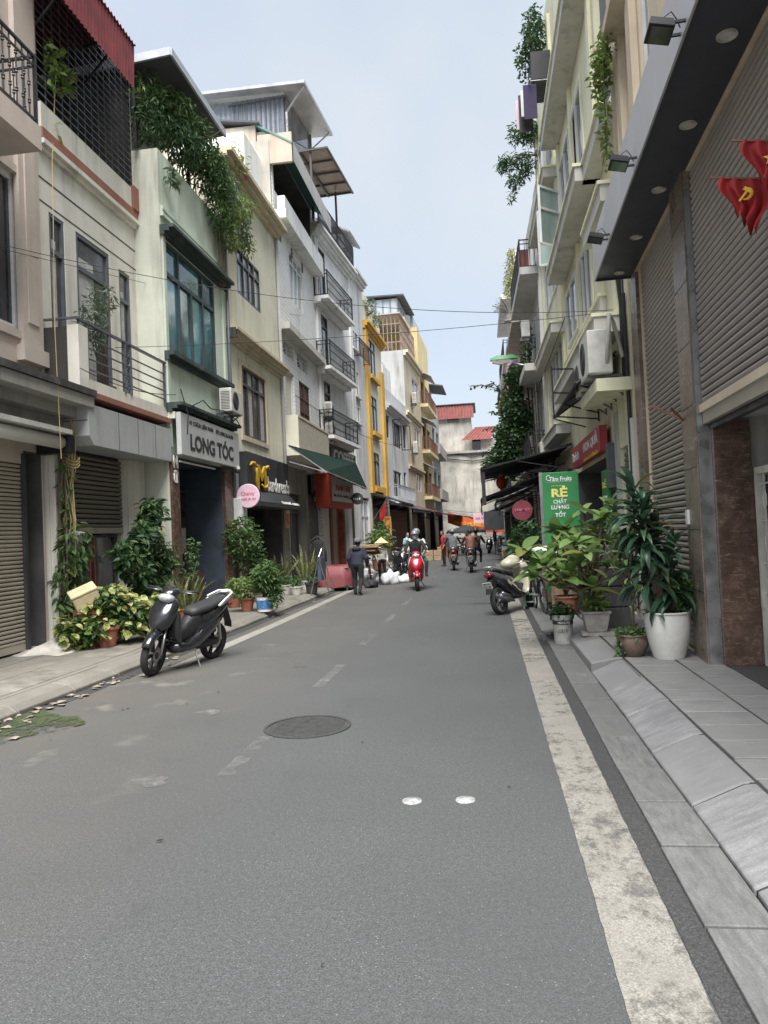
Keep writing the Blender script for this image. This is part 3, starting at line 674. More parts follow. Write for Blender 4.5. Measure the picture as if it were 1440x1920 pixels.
def ac_unit(label, loc, rz, w=.80, h=.56, d=.30, group=None):
    """outdoor unit: face towards local -y"""
    t = thing('air_conditioner', label, 'air conditioner', loc, rz, group)
    MB().box(-w/2,w/2,-d/2,d/2,.0,h).build('casing', 'ac_white', t, bevel=.02)
    mb = MB()
    for k in range(7): r_ = .03+k*.027*h/.56; mb.tube([( -w*.12+r_*math.cos(a), -d/2-.012, h/2+r_*math.sin(a)) for a in [i*math.pi/10 for i in range(20)]], .004, 4, True)
    for k in range(8): a = k*math.pi/4; mb.bar((-w*.12,-d/2-.012,h/2), (-w*.12+.2*h/.56*math.cos(a),-d/2-.012,h/2+.2*h/.56*math.sin(a)), .006)
    mb.build('fan_grille', 'ac_dark', t)
    MB().lathe([(.001,0),(.215*h/.56,0),(.215*h/.56,.006)], 24, (-w*.12,-d/2-.002,h/2), Matrix.Rotation(R(90),3,'X'), cap=False).build('fan_opening', 'ac_dark', t)
    mb = MB()
    for k in range(12): mb.box(-w/2-.004,-w/2+.002,-d*.36,d*.36,.06+k*.036*h/.56,.075+k*.036*h/.56)
    mb.build('side_grille', 'ac_dark', t)
    for x in (-w*.32,w*.32): MB().bar((x,-d*.5,-.02),(x,d*.9,-.02),.035).bar((x,d*.9,-.32),(x,-d*.3,-.03),.025).bar((x,d*.9,-.35),(x,d*.9,0),.03).build('bracket', 'iron_grey', t)
    return t
def sheet(mb, a, b, c, d, th=.02):
    """thick quad a-b-c-d"""
    a, b, c, d = map(Vector, (a,b,c,d)); n = (b-a).cross(d-a).normalized()*th
    return mb.add([a,b,c,d,a+n,b+n,c+n,d+n], [(0,1,2,3),(7,6,5,4),(0,4,5,1),(1,5,6,2),(2,6,7,3),(3,7,4,0)])

# --- 1 pink-beige house at the left edge of the picture
H = Facade('house', 'pinkish beige house at the left edge with black iron balcony railing', (-6.8,5.6), (-6.8,10.85))
shu = H.rect((43,862),(53,1222),(43,862)); us = shu[0]
win = H.rect((-60,215),(-60,535),(34,430))
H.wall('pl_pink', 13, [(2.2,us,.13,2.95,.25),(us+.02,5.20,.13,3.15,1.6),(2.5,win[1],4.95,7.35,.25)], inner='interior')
H.shutter((2.2,us-.04,.18,2.95), .062, 'shutter_beige', v=-.04)
H.box('pillar', 'sign_black', us-.04, us+.03, -.1, .03, .13, 3.1)
H.window((2.5,win[1],4.95,7.35), 2, None, 'white_frame', 'glass_dark', .06, .09, surround=('pl_pink',.12,.05))
H.box('pilaster', 'pl_pink', 4.72, 5.24, .003, .09, 4.75, 12.9); H.box('pilaster_panel', 'pl_pink', 4.84, 5.10, .093, .12, 5.1, 8.4); H.box('pilaster_base', 'pl_pink', 4.66, 5.30, .004, .14, 4.5, 4.74)
H.ledge('canopy_slab', 'pl_concrete', 1.5, 5.6, .70, 3.55, 4.05, 3)
H.box('canopy_top', 'pl_black', 1.5, 5.62, .0, .74, 4.06, 4.16)
mb = MB().tube([H.l(1.5,.42,3.28),H.l(5.05,.42,3.28)], .10, 12); mb.build('awning_roll', 'sign_white', H.root, smooth=True)
H.box('awning_cassette', 'ac_white', 1.5, 5.10, .25, .60, 3.40, 3.47); H.box('roll_bracket', 'iron_black', 5.06, 5.24, .02, .55, 3.12, 3.40)
zb = H.px(66,233,.85)[1]; ub = H.px(69,150,.85)[0]
H.box('balcony_slab', 'pl_pink', 1.8, ub+.02, .0, .88, zb-.34, zb)
H.railing(1.9, ub-.02, .03, .83, zb, zb+1.0, single=True, gap=.135, r=.011)
win2 = (3.2,4.4,zb+.02,zb+2.3)
H.window(win2, 2, None, 'white_frame', 'glass_pale', -.04, .08, name='balcony_door')

# --- 2 cream house with three tall windows
H = Facade('house', 'cream house with three tall windows under a red-edged parapet', (-6.75,10.9), (-6.75,14.22))
H2 = H
w1 = H.rect((92,397),(97,617),(123,520)); w2 = H.rect((142,433),(148,640),(207,560)); w3 = H.rect((222,503),(228,665),(246,610))
zf = 4.35
w1 = (w1[0],w1[1],zf,w1[3]); w2 = (w2[0],w2[1],zf,w2[3]); w3 = (w3[0],w3[1],zf,w3[3])
zr0 = H.px(83,270)[1]; zr1 = H.px(83,245)[1]; zg0 = H.px(80,203)[1]+.02; zg1 = zg0+2.9
H.wall('pl_cream', zg1+.3, [(*w1,.25),(*w2,.25),(*w3,.25),(.03,3.30,zg0,zg1,3.0),(.45,2.55,.13,3.35,.5),(2.62,3.3,.13,3.1,.12)])
for w_ in (w1,w3): H.window(w_, 1, .22, 'iron_grey', 'glass_grey', .03, .06)
H.window(w2, 1, .22, 'iron_grey', 'glass_grey', .03, .07)
for k, w_ in enumerate((w1,w2,w3)): H.box('curtain', 'curtain', w_[0]+.1, w_[0]+(w_[1]-w_[0])*.55, -.052, -.047, zf, w_[3]-.4)
H.box('parapet_band', 'pl_red', .0, 3.30, .003, .10, zr0, zr1-.05); H.box('parapet_band_end', 'pl_red', 3.08, 3.30, .003, .13, zr1-.049, zr1+.42)
H.box('parapet_coping', 'pl_cream', .0, 3.07, .003, .08, zr1-.045, zg0-.01)
H.ledge('cornice', 'pl_cream', .0, 3.31, .12, zr0-.16, zr0-.004, 2)
for z_ in (zr0-.62,): H.box('groove', 'ink', .0, 3.3, .001, .006, z_, z_+.025)
H.box('lintel_line', 'ink', .0, 3.3, .001, .006, w1[3]+.08, w1[3]+.10)
# security grille: every bar a piece
gr = H.box('security_grille', 'iron_grey', .03, 3.30, -.05, -.01, zg0, zg0+.04)
vb = MB(); vb.box(-.009,.009,-.009,.009,0,zg1-zg0); vb = vb.mesh('bar'); vb.materials.append(M['iron_grey'])
hb = MB(); hb.box(.03,3.30,-.009,.009,-.009,.009); hb = hb.mesh('bar'); hb.materials.append(M['iron_grey'])
for k in range(14): link('bar', vb, gr, H.l(.08+k*.245,-.03,zg0))
for k in range(20): link('bar', hb, gr, H.l(0,-.012,zg0+.08+k*.135))
# red corrugated awning over the grille
aw = thing('awning', 'red corrugated metal awning with a deep skirt above the barred terrace', 'awning', H.w(0,0,zg1), H.root.rotation_euler.z)
a0 = onX(125,0,-6.05); a1 = onX(253,165,-6.05)
zt0 = a1.z; ue = a1.y-10.9
mb = MB(); corrugated(mb, lambda u,q,off: H.l(u, .70-.03*q+off*.5, (zt0+.78)*(1-q)+zt0*q-zg1), .11, .035, -.6, ue, 0, 0); mb.build('skirt', 'corr_red', aw)
mb = MB(); corrugated(mb, lambda u,q,off: H.l(u, -3.0+3.74*q, zt0+.80+.5*(1-q)+off-zg1), .11, .03, -.6, ue+.02, 0, 0); mb.build('roof_sheet', 'corr_red', aw)
for u_ in (.05,1.6): MB().bar(H.l(u_,-.02,zt0+.55-zg1), H.l(u_,.68,zt0+.7-zg1), .04).bar(H.l(u_,-.02,zt0-.1-zg1), H.l(u_,.66,zt0+.6-zg1), .03).build('bracket', 'iron_black', aw)
# balcony
bf = .56; ubn = H.px(147,690,bf)[0]; ubf = 3.28
zs = H.px(160,733,bf)[1]
H.box('balcony_slab', 'pl_red', ubn-.04, ubf+.02, .0, bf+.08, zs-.09, zs)
H.box('balcony_kerb', 'pl_cream', ubn+.05, ubf, .02, bf, zs+.002, zs+.22)
H.box('balcony_side_wall', 'pl_black', ubn-.02, ubn+.12, .003, bf+.0, zs+.003, zs+1.0); H.box('balcony_post', 'pl_cream', ubn-.022, ubn+.26, bf-.16, bf+.03, zs+.004, zs+1.02)
zt = zs+1.12
o = MB(); o.bar(H.l(ubn-.05,bf,zt), H.l(ubf,bf,zt), .06,.035); o.bar(H.l(ubn-.03,.02,zt), H.l(ubn-.03,bf,zt), .05,.03)
for u_ in (ubn+.05,ubn+.28,(ubn+ubf)/2-.10,(ubn+ubf)/2+.12,ubf-.06): o.bar(H.l(u_,bf,zs+.2), H.l(u_,bf,zt), .04)
o = o.build('railing', 'iron_grey', H.root)
for k in range(4):
    mb = MB().tube([H.l(ubn+.28,bf,zs+.38+k*.17), H.l(ubf-.05,bf,zs+.38+k*.17)], .016, 6); mb.build('rail', 'iron_grey', o)
mb = MB()
for s_ in (0,1): mb.tube([H.l((ubn+ubf)/2+.0+.09*math.sin(k*.9)*(1 if s_ else -1), bf, zs+.28+k*.055) for k in range(15)], .012, 5)
mb.build('scroll', 'iron_grey', o)
# metal-clad canopy over the shutter
zc1 = H.px(168,757,.62)[1]; zc0 = H.px(170,833,.62)[1]; ucn = H.px(168,790,.62)[0]
mb = MB(); P_ = [(ucn-.02,zc0+.14),(ucn+.12,zc0),(3.30,zc0),(3.30,zc1),(ucn-.02,zc1)]
mb.prism(P_, .0, .62*H.sg, 'xz'); cano = mb.build('canopy', 'pl_metal', H.root)
for k in range(3): u_ = ucn+.95+k*.72; H.box('panel_joint', 'ink', u_, u_+.008, .621, .625, zc0+.005, zc1-.005, parent=cano)
H.box('panel_joint', 'ink', ucn-.023, ucn-.021, .02, .6, zc0+.38, zc0+.392, parent=cano)
sh = H.rect((134,880),(137,995),(249,930)); 
H.shutter((.45,2.55,sh[2]-.05,3.35), .085, 'shutter_dark', v=-.10)
H.window((.47,2.53,.14,sh[2]-.07), 2, None, 'iron_grey', 'glass_grey', .22, .05, name='glass_door')
hd = MB()
for u_ in (1.42,1.58): hd.tube([H.l(u_,-.14,.95),H.l(u_,-.14,1.85)], .016, 6)
hd.build('door_handle', mat('handle_red', (.25,.03,.03), .4), H.root)
H.box('corner_post', 'pl_cream', .02, .16, .003, .10, .13, zc0+.05); H.box('pier', 'pl_cream', 2.62, 3.28, .003, .05, .13, zc0)

# --- 3 mint house of the hairdresser
H = Facade('house', 'mint green house with a wide teal window above the hairdresser sign', (-6.2,14.22), (-6.2,17.85)); H3 = H
w = H.rect((306,447),(313,658),(405,600)); w = (w[0],w[1]-.06,w[2],w[3])
zp = H.px(290,272)[1]
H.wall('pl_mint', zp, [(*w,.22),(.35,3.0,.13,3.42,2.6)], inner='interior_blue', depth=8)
H.box('side_wall', 'pl_mintside', -.012, -.002, -3.6, -.002, .13, zp)
H.window(w, 4, .29, 'teal_frame', 'glass_teal', .03, .075, split=[0,.25,.75,1], rows=1)
zl = H.px(300,432,.2)[1]
H.ledge('lintel', 'pl_greenledge', -.05, 3.66, .30, w[3]+.02, w[3]+.22, 3); H.ledge('sill', 'pl_greenledge', -.03, 3.66, .20, w[2]-.20, w[2]-.02, 2)
za = w[3]+.42
for a in ((.0,3.6,za,za+.07),(.0,3.6,zp-1.25,zp-1.18)): H.box('moulding', 'pl_mint', a[0], a[1], .003, .07, a[2], a[3])
for a in ((.0,.09),(3.5,3.6)): H.box('moulding', 'pl_mint', a[0], a[1], .003, .06, za+.071, zp-1.251)
H.box('side_moulding', 'pl_mint', .0, .12, .003, .05, 3.6, za-.3); H.box('side_moulding', 'pl_mint', 3.46, 3.6, .003, .05, 3.6, za-.3)
zc = H.px(328,750,.3)[1]
H.ledge('cornice', 'pl_greenledge', -.02, 3.64, .34, zc-.16, zc+.02, 3); H.box('frieze', 'pl_mintside', .02, 3.6, .003, .16, zc-.30, zc-.165)
H.box('pier', 'brown_marble', .0, .35, .003, .06, .13, 3.42); H.box('pier', 'brown_marble', 3.0, 3.6, .003, .08, .13, 3.42)
H.window((1.05,2.95,.14,2.9), 2, .2, 'dark_frame', 'glass_dark', .9, .06, name='glass_door')
sg = thing('shop_sign', 'pale grey hairdresser signboard reading LONG TÓC', 'sign', H.w(0,0,3.5), H.root.rotation_euler.z)
z1 = zc-.18; z0 = H.px(333,850,.25)[1]; o = H.bx(MB(), .02, 3.58, .17, .27, z0-3.5, z1-3.5).build('board', 'sign_grey', sg, bevel=.006)
fr_ = lambda u,v,z: frame3(H.l(u,v,z-3.5), (1,0,0), (0,0,1))
hz = z1-z0
lettering('LONG TÓC', 'ink', sg, fr_(1.80,.275,z0+hz*.40), w=2.65, h=hz*.50, bold=.03); lettering('41 CHÙA LIÊN PHÁI    ĐT: 0986.26.66.86', 'ink', sg, fr_(1.80,.275,z0+hz*.84), w=2.7, h=hz*.13, bold=.01)
mb = MB().lathe([(.001,0),(.30,0),(.30,.03),(.001,.03)], 24, H.l(.62,-.45,2.35), Matrix.Rotation(R(90),3,'X'), cap=False); mb.build('round_mirror', 'glass_pale', H.root)
for k in range(5): H.box('door_panel', 'glass_teal' if k % 2 else 'dark_frame', 1.12+k*.36, 1.42+k*.36, -.86, -.84, .2, 2.3)
H.box('shelf', 'bronze_frame', .40, 1.0, -1.6, -1.2, .14, 1.0); H.box('counter', 'door_brown', 1.6, 2.9, -.8, -.5, .14, .95)
H.box('neon_panel', 'red_ink', .55, 1.05, -.9, -.87, 2.75, 2.95); H.box('shop_poster', 'curtain', 2.3, 2.7, -.83, -.82, 1.4, 2.0)
ut = MB().tube([H.l(.3,.1,3.32),H.l(2.3,.1,3.32)], .02, 8).build('tube_lamp', 'sign_white', H.root)
# roof over the terrace
r0 = onX(318,83,-5.75); r1 = onX(417,257,-5.75)
rf = thing('terrace_roof', 'dark sheet roof with pale edge shading the mint house terrace', 'roof', H.w(0,0,zp), H.root.rotation_euler.z)
zr = (r0.z+r1.z)/2-zp; u0_ = r0.y-14.22; u1_ = r1.y-14.22+.15
mb = MB(); sheet(mb, H.l(u0_,.45,zr), H.l(u1_,.45,zr), H.l(u1_,-3.8,zr-.35), H.l(u0_,-3.8,zr-.35), -.05); mb.build('roof_sheet', 'roof_dark', rf)
mb = MB(); mb.bar(H.l(u0_-.01,.47,zr), H.l(u1_+.01,.47,zr), .05, .16); mb.bar(H.l(u0_-.02,.47,zr), H.l(u0_-.02,-3.8,zr-.35), .05, .16); mb.build('edge_trim', 'corr_grey', rf)
mb = MB()
for u_ in (u0_+.15,u1_-.2):
    for v_ in (-.4,-3.4): mb.bar(H.l(u_,v_,0), H.l(u_,v_,zr-.2), .07)
mb.build('post', 'iron_black', rf)
H.bx(MB(), u0_, u1_, -3.45, -3.3, 0, zr-.36).build('rear_wall','roof_dark',rf)

# --- 4 pale yellow house
H = Facade('house', 'pale yellow house with two brown windows over the black shop front', (-6.2,17.87), (-6.2,22.98)); H4 = H
wu = H.rect((442,459),(446,548),(487,545)); wl = H.rect((450,684),(455,816),(498,780))
zt = H.px(475,375)[1]
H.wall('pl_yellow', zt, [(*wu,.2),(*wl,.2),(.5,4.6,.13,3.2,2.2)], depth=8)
H.window(wu, 4, .28, 'bronze_frame', ('glass_pale','glass_pale','glass_grey','glass_pale'), .02, .06); H.window(wl, 4, .25, 'bronze_frame', ('glass_grey','curtain','glass_grey','curtain'), .02, .06, surround=('pl_beige',.13,.05))
H.ledge('eaves', 'pl_beige', -.1, 5.2, .40, zt-.32, zt+.02, 3)
zm = H.px(423,600,.2)[1]; H.ledge('cornice', 'pl_beige', -.02, 5.1, .34, zm-.32, zm-.02, 4); H.box('cornice_end', 'pl_black', -.03, .05, .01, .30, zm-.30, zm-.05)
H.box('gable_wall', 'pl_white', 3.2, 5.05, -2.6, -.3, zt+.005, zt+2.2)
H.window((.55,4.5,.14,3.1), 3, .18, 'dark_frame', 'glass_dark', .55, .07, name='shop_front')
H.box('pier', 'pl_concrete', 4.6, 5.1, .003, .05, .13, 3.2); H.box('pier', 'pl_grey', .0, .45, .003, .06, .13, 4.1)
mb = MB().tube([H.l(5.06,.06,.2),H.l(5.06,.06,zt-.3)], .05, 8); mb.build('drainpipe', 'pl_grey', H.root, smooth=True)
mb = MB().tube([H.l(-.02,.10,.2),H.l(-.02,.10,zt-.3)], .045, 8); mb.build('drainpipe', 'iron_grey', H.root, smooth=True)
sg = thing('shop_sign', 'black barber signboard with golden letter M and white script', 'sign', H.w(0,0,3), H.root.rotation_euler.z)
n0 = H.px(457,844,.3); n1 = H.px(448,957,.3); fz = H.px(542,920,.3)
zS1, zS0, uS1 = n0[1], n1[1]+.12, fz[0]
uS0 = .42
H.bx(MB(), uS0, uS1, .08, .30, zS0+.45-3, zS1-3).build('board', 'sign_black', sg)
mb = MB(); mb.prism([(.08*H.sg,zS0-3),(.62*H.sg,zS0-3),(.62*H.sg,zS0+.12-3),(.302*H.sg,zS0+.45-3),(.08*H.sg,zS0+.445-3)], uS0, uS1, 'yz'); mb.build('lower_board', 'sign_black', sg)
fr4 = lambda u,v,z: frame3(H.l(u,v,z-3), (1,0,0), (0,0,1))
lettering('barderess’s', 'white_letter', sg, fr4(uS0+(uS1-uS0)*.72,.305,zS0+.68), w=2.25, h=.42, bold=.02)
lettering('TÓC NAM NỮ  -  0983.11.62', 'white_letter', sg, frame3(H.l(uS0+(uS1-uS0)*.74,.605,zS0+.155-3), (1,0,0), (0,-.6*H.sg,.8)), w=1.9, h=.12, bold=.01)
um = uS0+1.05; g_ = lambda u,z: H.l(um+u,.36,zS0+.45-3+z*.60)
lettering('M', 'gold_paint', sg, fr4(um+.05,.33,zS0+.80), w=.95, h=.66, bold=.04, depth=.05, shear=.12)
mb = MB()
for pts, r_ in (([(-1.0,1.0),(-.82,1.13),(-.62,1.14),(-.42,1.0)],[.012,.04,.05,.03]),([(.42,1.08),(.62,1.16),(.80,1.05)],[.05,.04,.012]),([(-.02,.28),(.16,.14),(.40,.18),(.62,.42)],[.02,.035,.035,.012])):
    mb.tube([g_(*p) for p in pts], r_, 6)
mb.build('golden_flourish', 'gold_paint', sg, smooth=True)
pk = thing('round_sign', 'round pink and white nail salon sign on a bracket', 'sign', onY(466,930,17.9))
ax = Matrix.Rotation(R(90),3,'X')
MB().lathe([(.001,-.05),(.285,-.05),(.30,-.035),(.30,.035),(.285,.05),(.001,.05)], 36, (0,0,0), ax, cap=False).build('disc', ['pink_sign'], pk, smooth='auto')
MB().lathe([(.302,-.03),(.306,-.03),(.306,.03),(.302,.03)], 36, (0,0,0), ax, cap=False).build('rim', 'iron_black', pk)
lettering('Chanty', 'pink_ink', pk, frame3((0,-.054,.05),(1,0,0),(0,0,1)), w=.36, h=.12, bold=.02, depth=.006); lettering('nail & mi', 'pink_ink', pk, frame3((.02,-.054,-.07),(1,0,0),(0,0,1)), w=.36, h=.07, bold=.015, depth=.006)
MB().bar((-.30,0,.12),(-.62,0,.12),.025).build('bracket', 'iron_black', pk); MB().bar((-.28,0,-.16),(-.62,0,-.16),.025).build('bracket', 'iron_black', pk)
ac_unit('air conditioner on brackets below the yellow house brown window', H.w(H.px(437,760,.3)[0]-.2,.32,H.px(430,775,.3)[1]), R(90)+.0)
# --- 5 white tiled house with the green awning
mt, t, b, N_, L_ = nodes_of('white_tiles')
bk = N_.new('ShaderNodeTexBrick'); bk.inputs['Scale'].default_value = 1; bk.inputs['Brick Width'].default_value = .30; bk.inputs['Row Height'].default_value = .14; bk.inputs['Mortar Size'].default_value = .008
gg = N_.new('ShaderNodeNewGeometry'); mp = N_.new('ShaderNodeMapping'); mp.inputs['Rotation'].default_value = (R(90),0,R(90)); L_.new(gg.outputs['Position'], mp.inputs['Vector'])
sp = N_.new('ShaderNodeSeparateXYZ'); cb = N_.new('ShaderNodeCombineXYZ'); L_.new(gg.outputs['Position'], sp.inputs[0]); L_.new(sp.outputs['Y'], cb.inputs['X']); L_.new(sp.outputs['Z'], cb.inputs['Y']); L_.new(cb.outputs[0], bk.inputs['Vector'])
bk.inputs['Color1'].default_value = (.79,.78,.76,1); bk.inputs['Color2'].default_value = (.73,.72,.70,1); bk.inputs['Mortar'].default_value = (.42,.42,.41,1)
st_ = noise(t, 3, 7, stretch=(1,1,.1)); L_.new(mixc(t, rng(t, st_.outputs['Fac'], .5, .75, 0, .5), bk.outputs['Color'], (.33,.31,.27)), b.inputs['Base Color']); b.inputs['Roughness'].default_value = .5; M['white_tiles'] = mt
H = Facade('house', 'white tiled house with ribbed balcony and green awning', (-6.2,23.0), (-6.2,28.55)); H5 = H
zL = H.px(511,368,.25)[1]; zM = H.px(522,592,.2)[1]
vw = [H.rect((530,636),(532,662),(550,665)), H.rect((556,660),(558,687),(577,690))]
dl = H.rect((534,690),(537,760),(553,740)); dr = H.rect((560,712),(563,775),(582,770))
zbal = H.px(540,827,.6)[1]; dl = (dl[0],dl[1],zbal+.05,dl[3]); dr = (dr[0],dr[1],zbal+.05,dr[3])
uw = H.rect((541,470),(545,560),(561,540)); us = [H.rect((525,405+k*0),(526,425),(531,425)) for k in (0,)]
H.wall('white_tiles', zL+2.6, [(*vw[0],.2),(*vw[1],.2),(*dl,.3),(*dr,.2),(.15,5.35,zL+.75,zL+2.35,2.4),(uw[0],uw[1]+.5,uw[2],uw[3],.15),(.4,5.3,.13,4.0,.4)], depth=8)
for w_ in vw:
    H.window(w_, 1, None, 'white_frame', 'glass_dark', .12, .05, name='vent_window')
    mb = MB(); c_ = ((w_[0]+w_[1])/2,(w_[2]+w_[3])/2)
    for k in range(6): a = k*math.pi/6; mb.bar(H.l(c_[0]-.3*math.cos(a)*(w_[1]-w_[0])*1.3,-.06,c_[1]-.3*math.sin(a)), H.l(c_[0]+.3*math.cos(a)*(w_[1]-w_[0])*1.3,-.06,c_[1]+.3*math.sin(a)), .03)
    mb.build('vent_grille', 'white_frame', H.root)
H.window(dl, 1, None, 'white_frame', 'pl_yellow', .10, .06, name='door'); H.window(dr, 2, None, 'bronze_frame', 'door_brown', .06, .05, rows=5, name='shutter_door')
H.window((uw[0],uw[1]+.5,uw[2],uw[3]), 3, .0001+.2, 'white_frame', 'glass_pale', .05, .05)
for k in range(3): H.box('vent_hole', 'ink', .55+k*1.5, .78+k*1.5, .001, .004, zL-.75, zL-.40)
H.box('upper_ledge', 'pl_white', -.1, 5.6, .0, .42, zL-.28, zL); H.box('upper_parapet', 'pl_white', -.1, 5.6, .15, .40, zL+.002, zL+.42)
H.box('mid_ledge', 'pl_limegrey', -.05, 5.45, .0, .38, zM-.22, zM); 
hood = MB(); a_, b_ = zL+2.35, zL+1.7
sheet(hood, H.l(-.2,-.4,zL+2.75), H.l(5.7,-.4,zL+2.75), H.l(5.7,.75,zL+2.05), H.l(-.2,.75,zL+2.05), .05); hood.build('loggia_roof', 'roof_teal', H.root)
mb = MB(); corrugated(mb, lambda u,q,off: H.l(u,.76+off*.3,zL+2.08-q*.62), .12, .02, -.2, 5.7, 0, 0); mb.build('loggia_skirt', 'pl_grey', H.root)
H.box('loggia_end_wall', 'pl_rust', -.18, -.06, -.4, .72, zL+1.45, zL+2.4)
H.box('side_wall', 'pl_end', -.20, -.10, -5.2, -.02, zM+1.6, zL+2.2)
mb = MB(); sheet(mb, H.l(-.3,-5.5,zL+3.6), H.l(5.6,-5.5,zL+3.6), H.l(5.6,-.3,zL+2.8), H.l(-.3,-.3,zL+2.8), .06); mb.build('upper_roof', 'roof_dark', H.root)
H.box('upper_side', 'pl_rust', -.15, -.03, -5.0, -.45, zL+2.2, zL+2.75)
# balcony of vertical ribs
bv = .40; ub0, ub1 = .25, 5.0
H.box('balcony_slab', 'pl_yellow', ub0-.1, ub1+.1, .0, bv+.1, zbal-.22, zbal)
bal = H.box('balcony_rail', 'pl_beige', ub0, ub1, bv-.02, bv+.06, zbal+1.02, zbal+1.09)
rib = MB().box(-.045,.045,-.02,.02,0,1.0).mesh('rib'); rib.materials.append(mat('rib_beige', (.45,.41,.33), .7, var=.2))
for k in range(46): link('rib', rib, bal, H.l(ub0+.05+k*.1035,bv+.02,zbal+.01))
H.box('balcony_side', 'pl_yellow', ub0-.06, ub0, .02, bv+.06, zbal+.003, zbal+1.08)
H.window((.5,2.5,.14,3.1), 2, .2, 'iron_grey', 'glass_grey', .25, .06, name='shop_front')
H.box('shop_wall', 'pl_concrete', .42, 2.6, -.12, -.06, 3.1, 3.98); H.box('pier', 'pl_concrete', 2.55, 2.95, -.35, .02, .13, 3.98)
H.box('panel', 'iron_grey', 3.0, 5.2, -.2, -.15, .14, 3.2)
ga = thing('awning', 'dark green canvas awning tilted over the tiled house shop front', 'awning', H.w(0,0,4), H.root.rotation_euler.z)
A_ = onX(541,834,-5.66); B_ = onX(667,868,-5.5); D_ = onY(613,882,A_.y+.1); E_ = onY(688,915,B_.y)
inv = Matrix.Rotation(-H.root.rotation_euler.z,4,'Z') @ Matrix.Translation(-Vector(ga.location))
q = [inv @ p for p in (A_,B_,E_,D_)]
mb = MB(); sheet(mb, q[0], q[1], q[2], q[3], .02)
mb.build('canvas', 'tarp_green', ga)
mb = MB()
for i in range(12):
    a = q[3].lerp(q[2], i/12); b_ = q[3].lerp(q[2], (i+1)/12); d_ = Vector((0,0,-.18-.04*math.sin(i*2)))
    mb.add([a,b_,b_+Vector((0,0,-.09-.02*math.sin((i+1)*2))),a+Vector((0,0,-.09-.02*math.sin(i*2)))], [(0,1,2,3)])
mb.build('valance', 'tarp_green', ga)
mb = MB()
for i in (0,.5,1): mb.bar(q[0].lerp(q[1],i)-Vector((0,0,.04)), q[3].lerp(q[2],i)-Vector((0,0,.05)), .035); 
mb.bar(q[3]-Vector((0,0,.04)), q[2]-Vector((0,0,.04)), .04); mb.bar(q[0]-Vector((0,0,.5)), q[3]-Vector((0,0,.06)), .03)
mb.build('frame', 'steel', ga)

# --- 6 tall white house with black iron balconies
H = Facade('house', 'tall white house with stacked black iron balconies and rooftop shed', (-6.2,28.6), (-5.76,34.4)); H6 = H
uA, uB = H.px(612,560,.5)[0], H.px(660,600,.5)[0]-.1
bz = [H.px(612,552,.55)[1], H.px(620,686,.55)[1], H.px(626,816,.55)[1]]
zC = H.px(597,425,.2)[1]
drs = [(uA+.15,uA+1.75,z_+.02,z_+2.35) for z_ in bz]
H.wall('pl_white', zC, [(*d_,.22) for d_ in drs]+[(.7,4.9,.13,3.55,.5)], depth=9)
for d_ in drs: H.window(d_, 2, .2, 'dark_frame', 'glass_dark', .02, .07, name='balcony_door')
for z_ in bz:
    H.ledge('balcony_slab', 'pl_white', uA-.15, uB+.2, .62, z_-.26, z_, 2)
    H.railing(uA, uB, .03, .55, z_, z_+1.02, gap=.16, r=.01, curl=True)
    H.ledge('hood', 'pl_white', uA-.1, uA+2.1, .18, z_+2.45, z_+2.6, 2)
H.ledge('cornice', 'pl_white', -.25, 5.9, .42, zC-.45, zC, 4)
for u_ in (.0,5.3): H.box('pilaster', 'pl_white', u_, u_+.42, .003, .10, 4.2, zC-.46)
H.railing(.1, 5.7, -.2, .25, zC+.002, zC+1.15, gap=.12, r=.011, name='roof_railing', curl=True)
pg = thing('pergola', 'brown sheet pergola roof on steel posts above the white house terrace', 'pergola', H.w(0,0,zC), H.root.rotation_euler.z)
zP = H.px(637,330,.5)[1]-zC; 
inv = Matrix.Rotation(-H.root.rotation_euler.z,4,'Z') @ Matrix.Translation(-Vector(pg.location))
f0 = H.px(613,276,.9); f1 = H.px(661,358,.9); zP = (f0[1]+f1[1])/2-zC; u0_, u1_ = f0[0], f1[0]
nx_, ny_ = 2, 4
for i in range(nx_):
    for k in range(ny_):
        a, b_ = u0_+(u1_-u0_)*k/ny_, u0_+(u1_-u0_)*(k+1)/ny_; c_, d_ = .9-2.2*i/nx_, .9-2.2*(i+1)/nx_
        mb = MB(); H.bx(mb, a+.02, b_-.02, c_, d_, zP, zP+.02); mb.build('roof_panel', 'poly_brown', pg)
mb = MB()
for k in range(ny_+1): u_ = u0_+(u1_-u0_)*k/ny_; mb.bar(H.l(u_,.92,zP-.03), H.l(u_,-1.32,zP-.03), .07)
for i in range(nx_+1): v_ = .9-2.2*i/nx_; mb.bar(H.l(u0_-.05,v_,zP-.05), H.l(u1_+.05,v_,zP-.05), .07)
mb.build('frame', 'bronze_frame', pg)
for (u_,v_) in ((u0_+.1,.2),(u1_-.3,.2),(u0_+.1,-1.2),(u1_-.3,-1.2)): MB().bar(H.l(u_,v_,0), H.l(u_,v_,zP-.06), .08).build('post', 'bronze_frame', pg)
